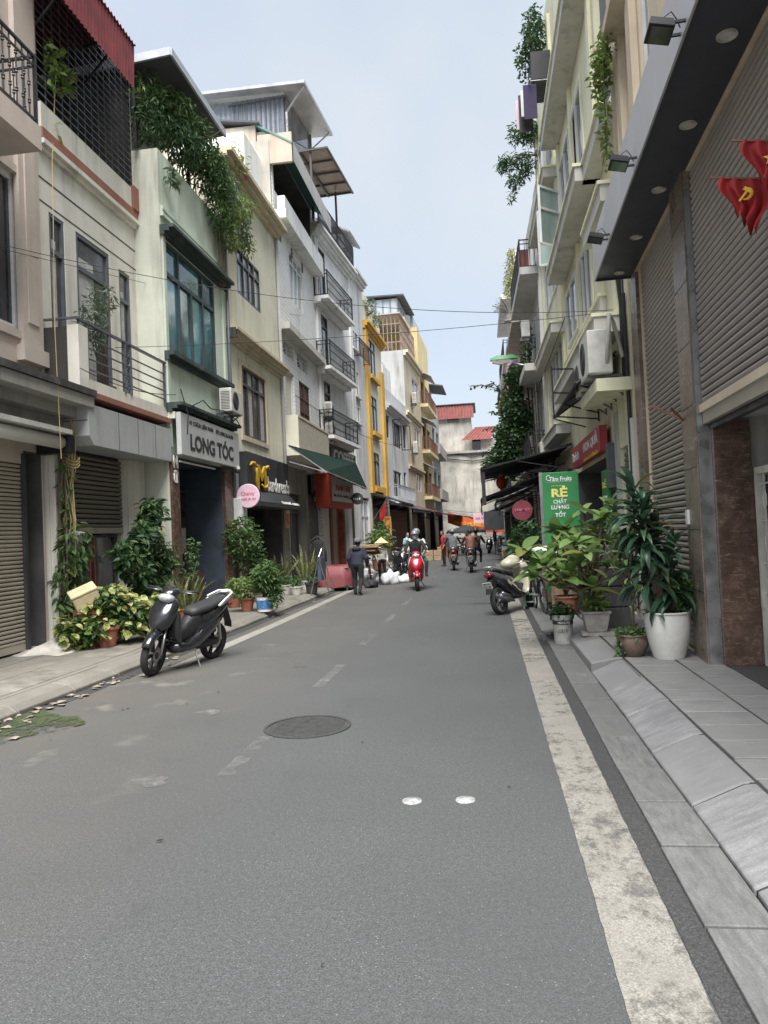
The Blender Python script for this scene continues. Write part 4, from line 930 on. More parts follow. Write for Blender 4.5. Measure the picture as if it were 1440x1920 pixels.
# rooftop shed
s0 = H.px(567,157,-.3); s1 = H.px(618,252,-.3); zs_ = (s0[1]+s1[1])/2; 
sh_ = thing('rooftop_shed', 'grey corrugated rooftop shed with a wide overhanging roof', 'shed', H.w(0,0,zC), H.root.rotation_euler.z)
us0, us1 = s0[0], s1[0]+.2; zz = zs_-zC
mb = MB(); sheet(mb, H.l(us0-.1,-.2,zz), H.l(us1,-.2,zz), H.l(us1,-9,zz+.5), H.l(us0-.1,-9,zz+.5), .12); mb.build('roof', 'corr_grey', sh_)
mb = MB(); corrugated(mb, lambda u,q,off: H.l(us0+.5+off, -1.2-u, zz*(1-q)+.3*(1-q)*u/8-q*1.5), .22, .03, 0, 7.6, 0, 0); mb.build('side_sheet', 'corr_blue', sh_)
mb = MB()
for k in range(12): mb.bar(H.l(us0+.44,-1.3-k*.2,-.8), H.l(us0+.44,-1.3-k*.2,zz), .04)
for z_ in (.4,.75,zz-.1): mb.bar(H.l(us0+.43,-1.2,z_), H.l(us0+.43,-3.7,z_), .05)
mb.build('grille', 'iron_grey', sh_)
H.bx(MB(), us0+.5, us1-.3, -1.3, -1.2, 0, zz).build('front_glass', 'glass_grey', sh_)
mb = MB(); mb.bar(H.l(us0+.4,-1.15,-.6),H.l(us0+.4,-1.15,zz-.8),.08); mb.bar(H.l(us0+.4,-1.15,zz-.8),H.l(us0+.1,-.3,zz-.02),.06); mb.bar(H.l(us1-.4,-1.15,0),H.l(us1-.4,-1.15,zz),.08); mb.bar(H.l(us1-.4,-1.15,zz-.7),H.l(us1-.3,-.3,zz-.02),.05)
mb.build('strut', 'steel', sh_)
# ground floor: orange sign, beige door between red pillars
H.window((1.1,2.6,.14,3.3), 1, None, 'red_ink', 'shutter_beige', .18, .05, name='folding_door')
for u_ in (.78,2.7): H.box('red_pillar', mat('red_col%d'%int(u_*10), (.26,.085,.06), .5, var=.45, vs=5), u_, u_+.24, -.2, .06, .13, 3.3)
H.box('white_pier', 'pl_white', 3.5, 4.1, -.3, .07, .13, 4.4); H.box('dark_pier', 'sign_black', 4.15, 4.6, -.3, .05, .13, 4.6)
os_ = thing('shop_sign', 'orange box sign with white panel and red lettering under the green awning', 'sign', H.w(0,0,3.3), H.root.rotation_euler.z)
n0 = H.px(621,886,.75); n1 = H.px(624,950,.75); f_ = H.px(662,930,.75); U0, U1, Z0, Z1 = n0[0], f_[0], n1[1]-3.3, n0[1]-3.3
H.bx(MB(), U0, U1, .1, .74, Z0, Z1).build('box', 'orange_sign', os_, bevel=.01); H.bx(MB(), U0+.02, U1-.02, .742, .752, Z0+.22, Z1-.02).build('panel', 'sign_white', os_)
fr6 = lambda z: frame3(H.l((U0+U1)/2,.757,z), (1,0,0), (0,0,1))
hh = Z1-Z0
lettering('NAM HẢI', 'red_ink', os_, fr6(Z0+hh*.62), w=(U1-U0)*.66, h=hh*.25, bold=.03); lettering('Đ/c: Gà Tần - Bò Nầm - Lẩu', 'ink', os_, fr6(Z0+hh*.36), w=(U1-U0)*.86, h=hh*.1, bold=.02); lettering('QUÁN NGON', 'red_ink', os_, fr6(Z0+hh*.88), w=(U1-U0)*.5, h=hh*.08, bold=.01)
ac_unit('air conditioner beside the orange box sign', onY(605,938,27.6)+Vector((0,0,-.05)), R(0), .62, .62, .3)
cf = thing('shop_sign', 'black coffee shop signboard above the green awning', 'sign', H.w(0,0,4.5), H.root.rotation_euler.z)
c0 = H.px(622,838,.3); c1 = H.px(668,868,.3); H.bx(MB(), c0[0], c1[0], .12, .28, .05, c0[1]-4.5).build('board', 'sign_black', cf)
lettering('COFFEE', 'white_letter', cf, frame3(H.l((c0[0]+c1[0])/2,.285,(c0[1]-4.5)*.55),(1,0,0),(0,0,1)), w=(c1[0]-c0[0])*.85, h=.55, bold=.03)
ac_unit('pair of stacked air conditioners on the white house, upper one', H.w(H.px(618,770,.3)[0],.30,H.px(616,781,.3)[1]), R(94)); ac_unit('small air conditioner under the middle balcony of the white house', H.w(H.px(618,750,.3)[0]+.1,.25,H.px(618,815,.3)[1]-.2), R(94), .8, .7)
bs = thing('round_sign', 'round black shop sign with white letters beside the white pier', 'sign', onY(670,935,29.6))
MB().lathe([(.001,-.04),(.24,-.04),(.24,.04),(.001,.04)], 28, (0,0,0), ax, cap=False).build('disc', 'sign_black', bs, smooth='auto'); lettering('PHỞ', 'white_letter', bs, frame3((0,-.045,.0),(1,0,0),(0,0,1)), w=.3, h=.13, bold=.02); MB().bar((-.22,0,0),(-.9,.1,0),.03).build('bracket', 'iron_black', bs)

# --- 6b narrow white house, 7 golden house, 8 grey-white house, 9 cream house, 10 yellow, 11 grey
H = Facade('house', 'narrow white house with grey windows between the tall white and golden houses', (-5.75,34.45), (-5.6,36.95))
zt = H.px(668,520)[1]
ws = [H.rect(a,b_,c_) for a,b_,c_ in (((657,612),(659,650),(671,640)),((662,690),(664,740),(673,730)),((664,757),(666,790),(675,785)))]
H.wall('pl_palegrey', zt, [(*w_,.15) for w_ in ws]+[(.3,2.2,.13,3.4,.4)], depth=8)
for w_ in ws: H.window(w_, 2, None, 'white_frame', 'glass_grey', .01, .06, sill='pl_white')
H.ledge('cornice', 'pl_white', -.1, 2.55, .35, zt-.4, zt, 3); H.box('attic', 'pl_white', .4, 2.5, -3, -.3, zt+.002, zt+1.8)
mb = MB(); sheet(mb, H.l(.3,.0,zt+1.8), H.l(2.6,.0,zt+1.8), H.l(2.6,-2,zt+2.8), H.l(.3,-2,zt+2.8), .08); mb.build('attic_roof', 'pl_grey', H.root)
H.railing(.2, 2.3, .02, .3, ws[0][2]-.4, ws[0][2]+.5, gap=.14, name='railing'); H.window((.3,2.2,.14,3.3), 2, .25, 'white_frame', 'glass_pale', .1, .08, name='panel_door')

H = Facade('house', 'narrow golden yellow house with tall casement windows', (-5.6,37.0), (-5.4,42.0)); H7 = H
ws = [H.rect((689,631),(693,702),(702,660)), H.rect((694,739),(698,808),(706,770)), H.rect((698,846),(701,913),(711,880))]
zt = H.px(682,612)[1]
H.wall('pl_yellow', zt+1.3, [(*w_,.18) for w_ in ws]+[(.4,4.4,.13,3.6,2)], depth=9)
for k, w_ in enumerate(ws):
    H.window(w_, 2, .25, 'bronze_frame', ('glass_grey','glass_pale'), .01, .07)
    H.box('sill', 'pl_gold', w_[0]-.3, w_[1]+.3, .003, .22, w_[2]-.25, w_[2]-.03)
H.box('pilaster', 'pl_gold', -.02, .62, .003, .14, 3.7, zt-.2); H.box('pilaster', 'pl_gold', 4.2, 4.95, .003, .14, 3.7, zt-1.5); H.box('base_band', 'pl_gold', .63, 4.19, .003, .10, 3.7, 4.15)
H.ledge('cornice', 'pl_gold', -.1, 5.05, .35, zt-.15, zt+.25, 3)
H.box('upper_terrace', 'pl_yellow', .2, 4.8, -3.5, -.4, zt+1.31, zt+2.5)

H = Facade('house', 'low grey-white house with parapet and open casements', (-5.4,42.05), (-4.9,50.0)); H8 = H
zt = H.px(717,722)[1]
ws = [H.rect((722,775),(726,820),(730,800)), H.rect((735,787),(738,835),(752,820)), H.rect((755,795),(757,840),(762,830)), H.rect((735,880),(742,930),(753,900)), H.rect((757,885),(759,925),(763,915))]
H.wall('pl_palegrey', zt, [(*w_,.2) for w_ in ws]+[(.5,7.4,.13,3.3,2)], depth=9)
for w_ in ws: H.window(w_, 2, None, 'dark_frame', 'glass_grey', .1, .06)
H.ledge('cornice', 'pl_palegrey', .4, 7.9, .35, zt-1.35, zt-1.0, 3); H.box('upper_block', 'pl_white', 1.2, 4.2, -3, -.6, zt+.002, zt+2.1); 
w_ = ws[1]
for s_ in (0,1):   # open casements swung into the street
    mb = MB(); a = H.l(w_[s_],.03,w_[2]); b_ = H.l(w_[s_]+(.3 if s_ else -.1),.55,w_[2]); d_ = w_[3]-w_[2]
    for z_ in (0,d_): mb.bar(Vector(a)+Vector((0,0,z_)), Vector(b_)+Vector((0,0,z_)), .06)
    for p in (a,b_): mb.bar(Vector(p), Vector(p)+Vector((0,0,d_)), .06)
    mb.build('casement', 'dark_frame', H.root)
zb_ = ws[3][2]-.3; H.box('balcony_slab', 'pl_palegrey', .9, 7.6, .0, .5, zb_-.2, zb_); H.railing(1, 7.5, .03, .45, zb_, zb_+.9, mt='corr_grey', gap=.14)
H.box('water_tank_cabinet', 'pl_white', 1.4, 3.8, -.55, -.2, zt-.1, zt+1.5)

H = Facade('house', 'cream house with raw concrete side wall and barred roof terrace', (-4.9,50.05), (-4.5,57.4)); H9 = H
zt = H.px(764,668)[1]
ws = [H.rect((771,705),(774,742),(784,725)), H.rect((777,800),(779,832),(787,820)), H.rect((780,884),(782,920),(790,905))]
H.wall('pl_beige', zt, [(*w_,.15) for w_ in ws]+[(.5,6.8,.13,3.3,2)], depth=9)
H.box('side_wall', 'pl_grey', -.04, -.003, -8.9, -.003, .2, zt)
for w_ in ws: H.window(w_, 2, None, 'white_frame', 'glass_grey', .06, .08)
for z_ in (ws[0][2]-1.9,ws[1][2]-2.1): H.ledge('floor_band', 'pl_beige', -.05, 7.3, .22, z_, z_+.3, 2)
H.ledge('cornice', 'pl_beige', -.1, 7.4, .35, zt-.35, zt, 2)
cg = thing('roof_cage', 'rusty barred cage enclosing the roof terrace of the cream house', 'cage', H.w(0,0,zt), H.root.rotation_euler.z)
hc = H.px(754,604,-.3)[1]-zt
mb = MB()
for k in range(30): mb.bar(H.l(.1,-.2-k*.28,0), H.l(.1,-.2-k*.28,hc), .045)
for k in range(22): mb.bar(H.l(.1+k*.32,-.2,0), H.l(.1+k*.32,-.2,hc), .045)
for z_ in (.02,hc*.25,hc*.5,hc*.75,hc): mb.bar(H.l(.1,-.2,z_), H.l(.1,-8.4,z_), .05); mb.bar(H.l(.1,-.2,z_), H.l(6.9,-.2,z_), .05)
mb.build('bars', mat('cage_brown', (.33,.25,.20), .8, var=.4), cg)
mb = MB(); sheet(mb, H.l(-.1,-.1,hc+.02), H.l(4.5,-.1,hc+.02), H.l(4.5,-8.5,hc-.1), H.l(-.1,-8.5,hc-.1), .06); mb.build('roof', 'pl_rust', cg)
mb = MB()
for k in range(26): mb.cbox(H.l(random.uniform(.6,5),random.uniform(-6,-1),random.uniform(.2,hc*.6)), (random.uniform(.3,.8),random.uniform(.2,.6),random.uniform(.3,.7)))
mb.build('clutter', 'pl_rust', cg)
H.box('stair_tower', 'pl_tan', 4.6, 7.3, -5, -.5, zt+.002, zt+3.6)
tp = thing('rooftop_shed', 'teal and glass rooftop shed above the barred terrace', 'shed', H.w(0,0,zt+hc), H.root.rotation_euler.z)
H.bx(MB(), 4.2, 9.0, -4.2, -.9, 0, 2.4).build('glass_room', 'glass_pale', tp); H.bx(MB(), 4.15, 4.8, -8, -4.3, 0, 2.5).build('teal_wall', 'roof_teal', tp)
mb = MB(); sheet(mb, H.l(3.9,-.4,2.5), H.l(9.4,-.4,2.5), H.l(9.4,-8.4,2.75), H.l(3.9,-8.4,2.75), .10); mb.build('roof', 'roof_dark', tp)
mb = MB()
for k in range(7): mb.bar(H.l(4.15,-.9-k*.55,0), H.l(4.15,-.9-k*.55,2.45), .06)
mb.build('mullion', 'iron_grey', tp)
for k, (px_,py_) in enumerate(((779,758),(781,850))): ac_unit('small distant air conditioner on the cream house, %s' % ('upper' if k == 0 else 'lower'), H.w(H.px(px_,py_,.3)[0],.25,H.px(px_,py_,.3)[1]), R(93), 1.0, .8)

H = Facade('house', 'yellow house with cluttered balconies beyond the cream house', (-4.5,57.45), (-4.25,65.0)); H10 = H
zt = 17.5
H.wall('pl_tan', zt, [(1,3.2,z_,z_+1.9,.3) for z_ in (4.6,8.2,11.8)]+[(4.2,6.6,z_,z_+1.9,.3) for z_ in (4.6,8.2,11.8)]+[(.5,7,.13,3.3,2)], depth=9)
for z_ in (4.6,8.2,11.8):
    for u_ in (1,4.2): H.window((u_,u_+(2.2 if u_ == 1 else 2.4),z_,z_+1.9), 2, None, 'iron_rust', 'glass_grey', .1, .08, bars=6)
    H.box('balcony_slab', 'pl_tan', .2, 7.2, .0, .6, z_-.5, z_-.25); H.railing(.3, 7.1, .03, .55, z_-.24, z_+.75, mt='iron_rust', gap=.16, r=.014)
    mb = MB(); sheet(mb, H.l(.3,.02,z_+2.4), H.l(4,.02,z_+2.4), H.l(4,.9,z_+1.9), H.l(.3,.9,z_+1.9), .04); mb.build('window_awning', 'corr_grey', H.root)
H.box('roof_box', 'corr_grey', 2, 6, -4, -.5, zt+.002, zt+1.5); mb = MB().lathe([(.6,0),(.6,1.2),(.3,1.5)], 16, H.l(1.1,-1.2,zt)); mb.build('water_tank', 'steel', H.root, smooth='auto')
H = Facade('house', 'grey narrow house with blue sheet cladding near the end of the street', (-4.25,65.05), (-4.05,74.0)); H11 = H
H.wall('pl_grey', 13.5, [(1,4,z_,z_+2,.3) for z_ in (5,9)]+[(5.2,8,z_,z_+2,.3) for z_ in (5,9)]+[(.5,8,.13,3.3,2)], depth=9)
for z_ in (5,9):
    for u_ in (1,5.2): H.window((u_,u_+(3 if u_ == 1 else 2.8),z_,z_+2), 3, None, 'iron_grey', 'glass_dark', .1, .1, bars=5)
    H.box('balcony', 'pl_concrete', .5, 8.5, .0, .7, z_-.6, z_+.3)
H.box('roof_shed', 'corr_blue', 1, 8, -5, -.5, 13.502, 15.6); mb = MB(); sheet(mb, H.l(4,.9,15), H.l(9,.9,15), H.l(9,-4,15.9), H.l(4,-4,15.9), .1); mb.build('shed_roof', 'roof_dark', H.root)

# --- the building that closes the street, seen from its blind side
EB = thing('building', 'blind concrete end building with red sheet roof sheds closing the street', 'building', (0,78,0))
e = lambda px_,py_: onY(px_,py_,78)
a = e(832,850); b_ = e(935,850)
MB().box(a.x-1.5, b_.x+2.5, 0, 9, 0, a.z).build('wall', 'pl_end', EB)
c_ = e(833,768); d_ = e(882,768); f_ = e(884,806)
MB().box(a.x-1.5, d_.x, .6, 9, a.z+.003, c_.z-.9).build('upper_wall', 'pl_end', EB); MB().box(d_.x+.004, b_.x+1.4, .4, 9, a.z+.003, f_.z-.9).build('step_wall', 'pl_end', EB)
z_ = c_.z-.9
mb = MB(); corrugated(mb, lambda u,q,off: (a.x-1.7+u, .45-.3*q+off, z_+1.35*(1-q)+.0-.1*q), .3, .04, 0, d_.x-a.x+2.0, 0, 0); mb.build('roof_sheet', 'roof_red', EB)
MB().box(a.x-1.5, d_.x-.05, .7, 8, z_+.01, z_+1.2).build('shed_body', 'pl_concrete', EB); mb = MB(); sheet(mb,(a.x-1.8,.3,z_+1.4),(d_.x+.5,.3,z_+1.4),(d_.x+.5,9,z_+1.7),(a.x-1.8,9,z_+1.7),.08); mb.build('roof','roof_dark',EB)
z2 = f_.z-.9
mb = MB(); corrugated(mb, lambda u,q,off: (d_.x-1.5*q+.4+u*(1+.2*q), .3-.8*q+off, z2+1.2*(1-q)-.2*q), .3, .04, 0, b_.x-d_.x-.2, 0, 0); mb.build('roof_sheet', 'roof_red', EB)
w_ = e(893,830); MB().box(w_.x-.4, w_.x+.45, .36, .41, w_.z-.7, w_.z+.5).build('window', 'glass_dark', EB)
w_ = e(849,786); MB().box(w_.x-.6, w_.x+.6, .55, .61, w_.z-.25, w_.z+.25).build('vent', 'glass_dark', EB)
for zz in (a.z-.3,a.z-.9): MB().tube([(a.x-1,-.1,zz+.5),(a.x+3,-.15,zz-.1),(b_.x+1,-.1,zz+.3)], .05, 6).build('cable', 'cable', EB)
MB().box(a.x-1.6, b_.x+2.6, -.25, 0-.003, a.z-.12, a.z+.1).build('coping', 'pl_concrete', EB)
# ---------------------------------------------------------------- houses on the right
plaster('pl_peach', (.66,.56,.42), .35); plaster('pl_warmgrey', (.58,.57,.54), .6); plaster('pl_drab', (.50,.47,.42), .8)  # peach, warm grey and drab house plasters
mat('rubber_dark', (.03,.03,.032), .8); mat('gate_white', (.60,.57,.50), .5); mat('lamp_off', (.55,.54,.50), .4); mat('flag_red', (.36,.02,.022), .75, var=.25, vs=5); mat('flag_yellow', (.75,.50,.05), .7)
R1 = Facade('building', 'near right building with brown roller shutters under a dark canopy', (2.135,3.0), (2.385,12.0), False, cat='building')
H = R1; uP0 = 8.17-3; uP1 = 8.78-3; uS1 = 11.02-3; CZ = 5.36
H.wall('pl_peach', 14, [(.05,uP0,.12,2.78,1.6),(.05,uP0,2.86,CZ-.02,.25),(uP1,uS1,.16,CZ-.02,.25),(7.55,8.12,6.6,11.5,.2),(6.2,7.1,6.6,11.5,.2)], inner='pl_warmgrey')
H.shutter((.05,uP0-.03,2.66,CZ-.02), .072, 'shutter_brown', v=-.05, bottom='shutter_beige', bh=.22)
H.box('shutter_guide', 'steel', uP0-.015, uP0+.018, -.10, .03, .16, CZ); H.box('shutter_guide', 'steel', uP1-.02, uP1+.05, -.14, .025, .16, CZ)
H.shutter((uP1+.05,uS1,.20,CZ-.02), .070, 'shutter_brown', v=-.05, bottom='shutter_brown')
H.box('pillar', 'pillar_marble', uP0+.02, uP1-.02, -.2, .045, .15, CZ); H.box('pillar', 'pillar_marble', uS1+.02, uS1+.52, -.2, .05, .15, CZ-.1)
for k in range(7): H.box('pillar_joint', 'rubber_dark', uP0+.018, uP1-.018, .046, .0475, .9+k*.66, .908+k*.66)
H.box('portal_return', 'brown_marble', uP0-.10, uP0+.016, -.46, -.102, .162, 2.66)
H.box('portal_ceiling', 'pl_warmgrey', .06, uP0-.10, -1.5, -.17, 2.70, 2.76); H.box('lintel', 'dark_frame', .05, uP0-.04, -.16, -.09, 2.60, 2.66)
# inner gate
gv = -.50
gt_ = H.box('gate', 'gate_white', 2.0, uP0-.12, gv-.03, gv+.03, .165, .75)
H.box('gate_rail', 'gate_white', 2.0, uP0-.12, gv-.03, gv+.03, 2.10, 2.17, parent=gt_); H.box('gate_stile', 'gate_white', uP0-.19, uP0-.12, gv-.035, gv+.035, .752, 2.098, parent=gt_)
H.box('gate_glass', 'glass_dark', 2.0, uP0-.2, gv-.06, gv-.05, .76, 2.09, parent=gt_)
mb = MB()
for k in range(14):
    u_ = uP0-.30-k*.17; mb.bar(H.l(u_,gv,.75), H.l(u_,gv,2.1), .018)
    for z_ in (1.0,1.42,1.84): mb.tube([H.l(u_+.05*math.sin(a),gv,z_+.10*math.cos(a)) for a in [i*math.pi/3 for i in range(6)]], .008, 4, True)
for z_ in (.9,1.2,1.63,2.0): mb.bar(H.l(2.0,gv,z_), H.l(uP0-.15,gv,z_), .015)
mb.build('gate_bars', 'gate_white', gt_)
# canopy
cv0 = H.px(1304,0,0)
def cvz(px_,py_): p = onZ(px_,py_,CZ); q = Vector((p.x,p.y))-H.A; return q.dot(H.d), q.dot(H.n)
cA, cB = cvz(1304,0), cvz(1115,525)
cv_ = (cA[1]+cB[1])/2; uE = cB[0]+.0
zft = (H.px(1124,417,cv_)[1]+H.px(1248,0,cv_)[1])/2
ca = thing('canopy', 'long shop canopy with grey metal fascia and dark soffit over the shutters', 'canopy', H.w(0,0,CZ), H.root.rotation_euler.z)
Hc = lambda mb,u0,u1,v0,v1,z0,z1: H.bx(mb,u0,u1,v0,v1,z0-CZ,z1-CZ)
Hc(MB(), -1, uE-.02, .004, cv_-.012, CZ, CZ+.05).build('soffit', 'dark_soffit', ca)
pw = 1.22; k = 0; u = uE
while u > -1:
    Hc(MB(), max(-1,u-pw+.006), u, cv_-.01, cv_+.01, CZ-.03, zft).build('fascia_panel', 'fascia_grey', ca); u -= pw
Hc(MB(), uE-.018, uE, .01, cv_-.012, CZ-.03, zft).build('fascia_end', 'dark_soffit', ca); Hc(MB(), -1, uE-.02, .004, cv_-.02, zft-.05, zft-.01).build('canopy_top', 'fascia_grey', ca)
for k in range(5):
    px_, py_ = ((1363,65),(1290,233),(1235,355),(1193,444),(1161,511))[k]
    u_, v_ = cvz(px_,py_)
    t_ = thing('downlight', 'round white canopy downlight, number %s from the street corner' % ('five','four','three','two','one')[k] if False else 'round unlit downlight in the dark soffit, %s from the camera' % ('nearest','second','third','fourth','farthest')[k], 'downlight', H.w(u_,v_,CZ-.002), 0, 'canopy downlights')
    MB().lathe([(.078,-.012),(.078,0),(.058,0),(.058,-.012)], 24, cap=False).build('rim', 'gate_white', t_); MB().lathe([(.001,-.004),(.06,-.004)], 20, cap=False).build('lens', 'lamp_off', t_)
for k, (px_,py_) in enumerate(((1290,55),(1200,305),(1140,447))):
    u_ = cvz(px_,py_)[0]
    t_ = thing('floodlight', 'black floodlight clamped to the canopy fascia, %s from the camera' % ('nearest','middle one','farthest')[k], 'floodlight', H.w(u_,cv_+.03,CZ+.02), H.root.rotation_euler.z+R(180), 'canopy floodlights')
    MB().cbox((0,-.15,-.01), (.24,.19,.045), Matrix.Rotation(R(-14),3,'X')).build('housing', 'iron_black', t_, bevel=.006)
    mb = MB()
    for q_ in range(5): mb.cbox((-.1+q_*.05,-.15,.022),(.012,.17,.025),Matrix.Rotation(R(-14),3,'X'))
    mb.build('cooling_fin','iron_black',t_); MB().cbox((0,-.15,-.036),(.20,.15,.006),Matrix.Rotation(R(-14),3,'X')).build('lens','glass_grey',t_)
    MB().bar((-.08,-.08,0),(-.08,.02,.0),.02).bar((.08,-.08,0),(.08,.02,.0),.02).tube([(0,-.10,.03),(.03,-.12,.08),(.05,-.07,.10),(.03,-.03,.05),(0,-.0,.0)],.005,5).build('bracket','iron_black',t_)
# upper storeys of the near building
for (a,b_) in ((5.2,6.0),(7.2,7.5),(8.15,8.35),(8.5,8.95)): H.box('pilaster', 'pl_peach', a, b_, .003, .10, 5.9, 13.9)
H.window((7.55,8.12,6.6,11.5), 1, .35, 'white_frame', 'glass_grey', .06, .06, sill='pl_peach'); H.window((6.2,7.1,6.6,11.5), 2, .35, 'white_frame', 'glass_grey', .06, .06, sill='pl_peach')
H.box('eyebrow', 'pl_peach', 7.35, 8.3, .0, .3, 8.8, 8.95)
# two red flags on the shutter
def flag(label, px_, py_, emblem):
    t_ = thing('flag', label, 'flag', onX(px_,py_,2.02), R(158), 'red flags on the shutter')
    mb = MB(); nx, nz = 24, 14
    Wd, Hg = .32, .36
    def P_(i,k):
        q = i/nx; r_ = k/nz; return (-(q-.5)*Wd*(.72+.2*math.cos(r_*2.2))+.03*math.sin(r_*5+q*3), .05+.035*math.asin(math.sin(q*19+r_*2.4))*(.3+.7*r_), -r_*Hg*(.75+.35*q+.10*math.sin(q*19))+.10*(.5-q)); return (-(q-.5)*Wd*(.8+.1*r_)+.05*math.sin(4*r_), .055+.05*math.sin(q*12+r_*2)*(.3+.7*r_)+.02*math.sin(r_*7), -r_*Hg-.10*abs(q-.45)*r_+.07*(.5-q)*(1))
    for i in range(nx+1):
        for k in range(nz+1): mb.v.append(P_(i,k))
    for i in range(nx):
        for k in range(nz): a = i*(nz+1)+k; mb.f.append((a,a+1,a+nz+2,a+nz+1)); mb.mi.append(0)
    mb.build('cloth', 'flag_red', t_, smooth=True)
    cx, cy, cz = P_(12,6); mb = MB(); o3 = lambda x,z: (cx-x*.8, .098, cz+z*.8)
    if emblem == 'star':
        pts = []
        for i in range(10): r_ = .065 if i%2 == 0 else .026; a = math.pi/2+i*math.pi/5; pts.append((r_*math.cos(a), r_*math.sin(a)))
        n = len(mb.v); mb.add([o3(0,0)]+[o3(*p) for p in pts], [(0,i+1,(i+1)%10+1) for i in range(10)])
    else:
        mb.tube([o3(.05*math.cos(a)-.0,.05*math.sin(a)) for a in [R(-120)+i*R(24) for i in range(11)]], [.004,.007,.010,.012,.013,.013,.012,.010,.008,.005,.003], 5); mb.bar(o3(-.055,-.055), o3(.02,.03), .014); mb.bar(o3(-.01,.055), o3(.05,-.0), .022)
    mb.build('emblem', 'flag_yellow', t_)
    MB().bar((.22,.05,.06),(-.34,.05,-.10),.014).build('staff','iron_rust',t_)
flag('red flag with hammer and sickle pinned to the brown shutter', 1394, 338, 'hs'); flag('red flag with yellow star at the right picture edge', 1440, 268, 'star')
MB().bar(H.w(uP1-.1,.05,2.95),H.w(uP1+.12,.28,3.12),.022)
o = MB(); o.bar(H.l(uP1-.12,.05,2.78),H.l(uP1+.25,.30,3.02),.022); o.bar(H.l(uP1-.12,.05,2.78),H.l(uP1-.32,.22,2.90),.018); o.build('flag_holder','iron_rust',H.root)
H.box('wall_switch','sign_white',uP1-.16,uP1-.06,.046,.07,1.62,1.78)

# --- lime house
R2 = Facade('house', 'lime yellow house with bay ledges and dark windows next to the canopy', (2.4,12.05), (2.4,20.15), False); H = R2
zA0 = H.px(1102,217,.42)[1]; zB0 = H.px(1132,556,.42)[1]; zC0 = H.px(1104,412,.3)[1]
wA = H.rect((1086,95),(1092,245),(1062,230)); wA = (wA[0],wA[1],zA0+.1,zA0+2.55); wB = H.rect((1104,395),(1110,520),(1082,470)); wB = (wB[0],wB[1],zB0+.75,zA0-.75)
wC = (wA[0],wA[1],zA0+3.9,zA0+6.2)
cg0 = (.35,1.75,zA0+.45,zA0+4.2)
wN = (.3,1.0,5.3,6.6)
H.wall('pl_lime', 17.5, [(*wA,.2),(*wB,.2),(*wC,.2),(*cg0,.5),(*wN,.2),(.35,1.35,.15,2.95,.3),(2.3,7.6,.15,2.95,2.6)], depth=8, inner='interior')
for w_ in (wA,wB,wC): H.window(w_, 3, None, 'white_frame', 'glass_dark', -.01, .07, surround=('pl_lime',.14,.03))
H.window(wN, 2, .3, 'dark_frame', 'glass_green', .06, .06)
o = H.box('louvre_panel', 'iron_grey', cg0[0], cg0[1], -.30, -.25, cg0[2], cg0[3])
for k in range(14): H.box('louvre', 'iron_grey', cg0[0]+.05+k*.1, cg0[0]+.10+k*.1, -.24, -.12, cg0[2], cg0[3], parent=o)
for (u0,u1,z_,v_) in ((1.9,7.9,zA0,.45),(1.9,7.9,zA0+3.6,.45),(.0,2.1,zA0-.0,.30),(.0,2.1,zC0,.34),(.6,7.9,zB0,.45),(1.9,7.9,zB0+.72,.12)):
    H.ledge('ledge', 'pl_limegrey', u0, u1, v_, z_-.32, z_-.06, 1); H.box('ledge_cap', 'pl_lime', u0-.03, u1+.03, .0, v_+.04, z_-.058, z_)
for u_ in (1.95,5.0,7.6): H.box('fin', 'pl_lime', u_, u_+.3, .003, .07, zB0+.73, zA0-.33); H.box('fin', 'pl_lime', u_, u_+.3, .003, .07, zA0+.003, zA0+3.27)
H.window((5.4,7.4,zA0+.2,zA0+2.5), 2, None, 'white_frame', 'glass_grey', -.06, .07); H.window((5.4,7.4,zB0+1.0,zA0-.8), 2, None, 'white_frame', 'glass_grey', -.06, .07)
mb = MB(); p = Vector(H.l(7.45,.10,8.78)); q = p+Vector((-.5,.55*H.sg,0)); up = Vector((0,0,1.45))
for s_,e_ in ((p,q),(p+up,q+up),(p,p+up),(q,q+up),(p+up*.62,q+up*.62)): mb.bar(s_,e_,.06)
o = mb.build('casement','white_frame',H.root); MB().add([p,q,q+up,p+up],[(0,1,2,3)]).build('pane','glass_green',o)
p = Vector(H.l(8.0,.10,8.6)); q = p+Vector((.1,.5*H.sg,0)); mb = MB()
for s_,e_ in ((p,q),(p+up,q+up),(p,p+up),(q,q+up)): mb.bar(s_,e_,.06)
o = mb.build('casement','white_frame',H.root); MB().add([p,q,q+up,p+up],[(0,1,2,3)]).build('pane','glass_green',o)
H.shutter((.35,1.35,.18,2.95), .09, 'shutter_dark', v=-.08); H.box('door_frame', 'pl_warmgrey', .0, .34, .003, .06, .15, 3.3); H.box('slab', 'pl_lime', .0, 1.9, .0, .55, 3.75, 3.95)
H.box('pier', 'pl_warmgrey', 1.40, 1.62, .003, .05, .15, 3.6); H.box('meter_box', 'iron_grey', 1.66, 1.9, .003, .16, 2.3, 3.1)
mb = MB()
for k in range(7): mb.tube([H.l(1.7+.05*k,.07+.02*math.sin(k),.3+.1*k),H.l(1.68+.04*k,.10+.03*math.sin(k*2),1.4),H.l(1.72+.05*math.sin(k),.1,2.3)], .012, 5)
mb.tube([H.l(.35,.06,3.96),H.l(.32,.06,5.2),H.l(.28,.12,5.9)],.03,6); mb.tube([H.l(.12,.05,.3),H.l(.12,.05,5.3)],.035,6)
mb.build('cable', 'cable', H.root)
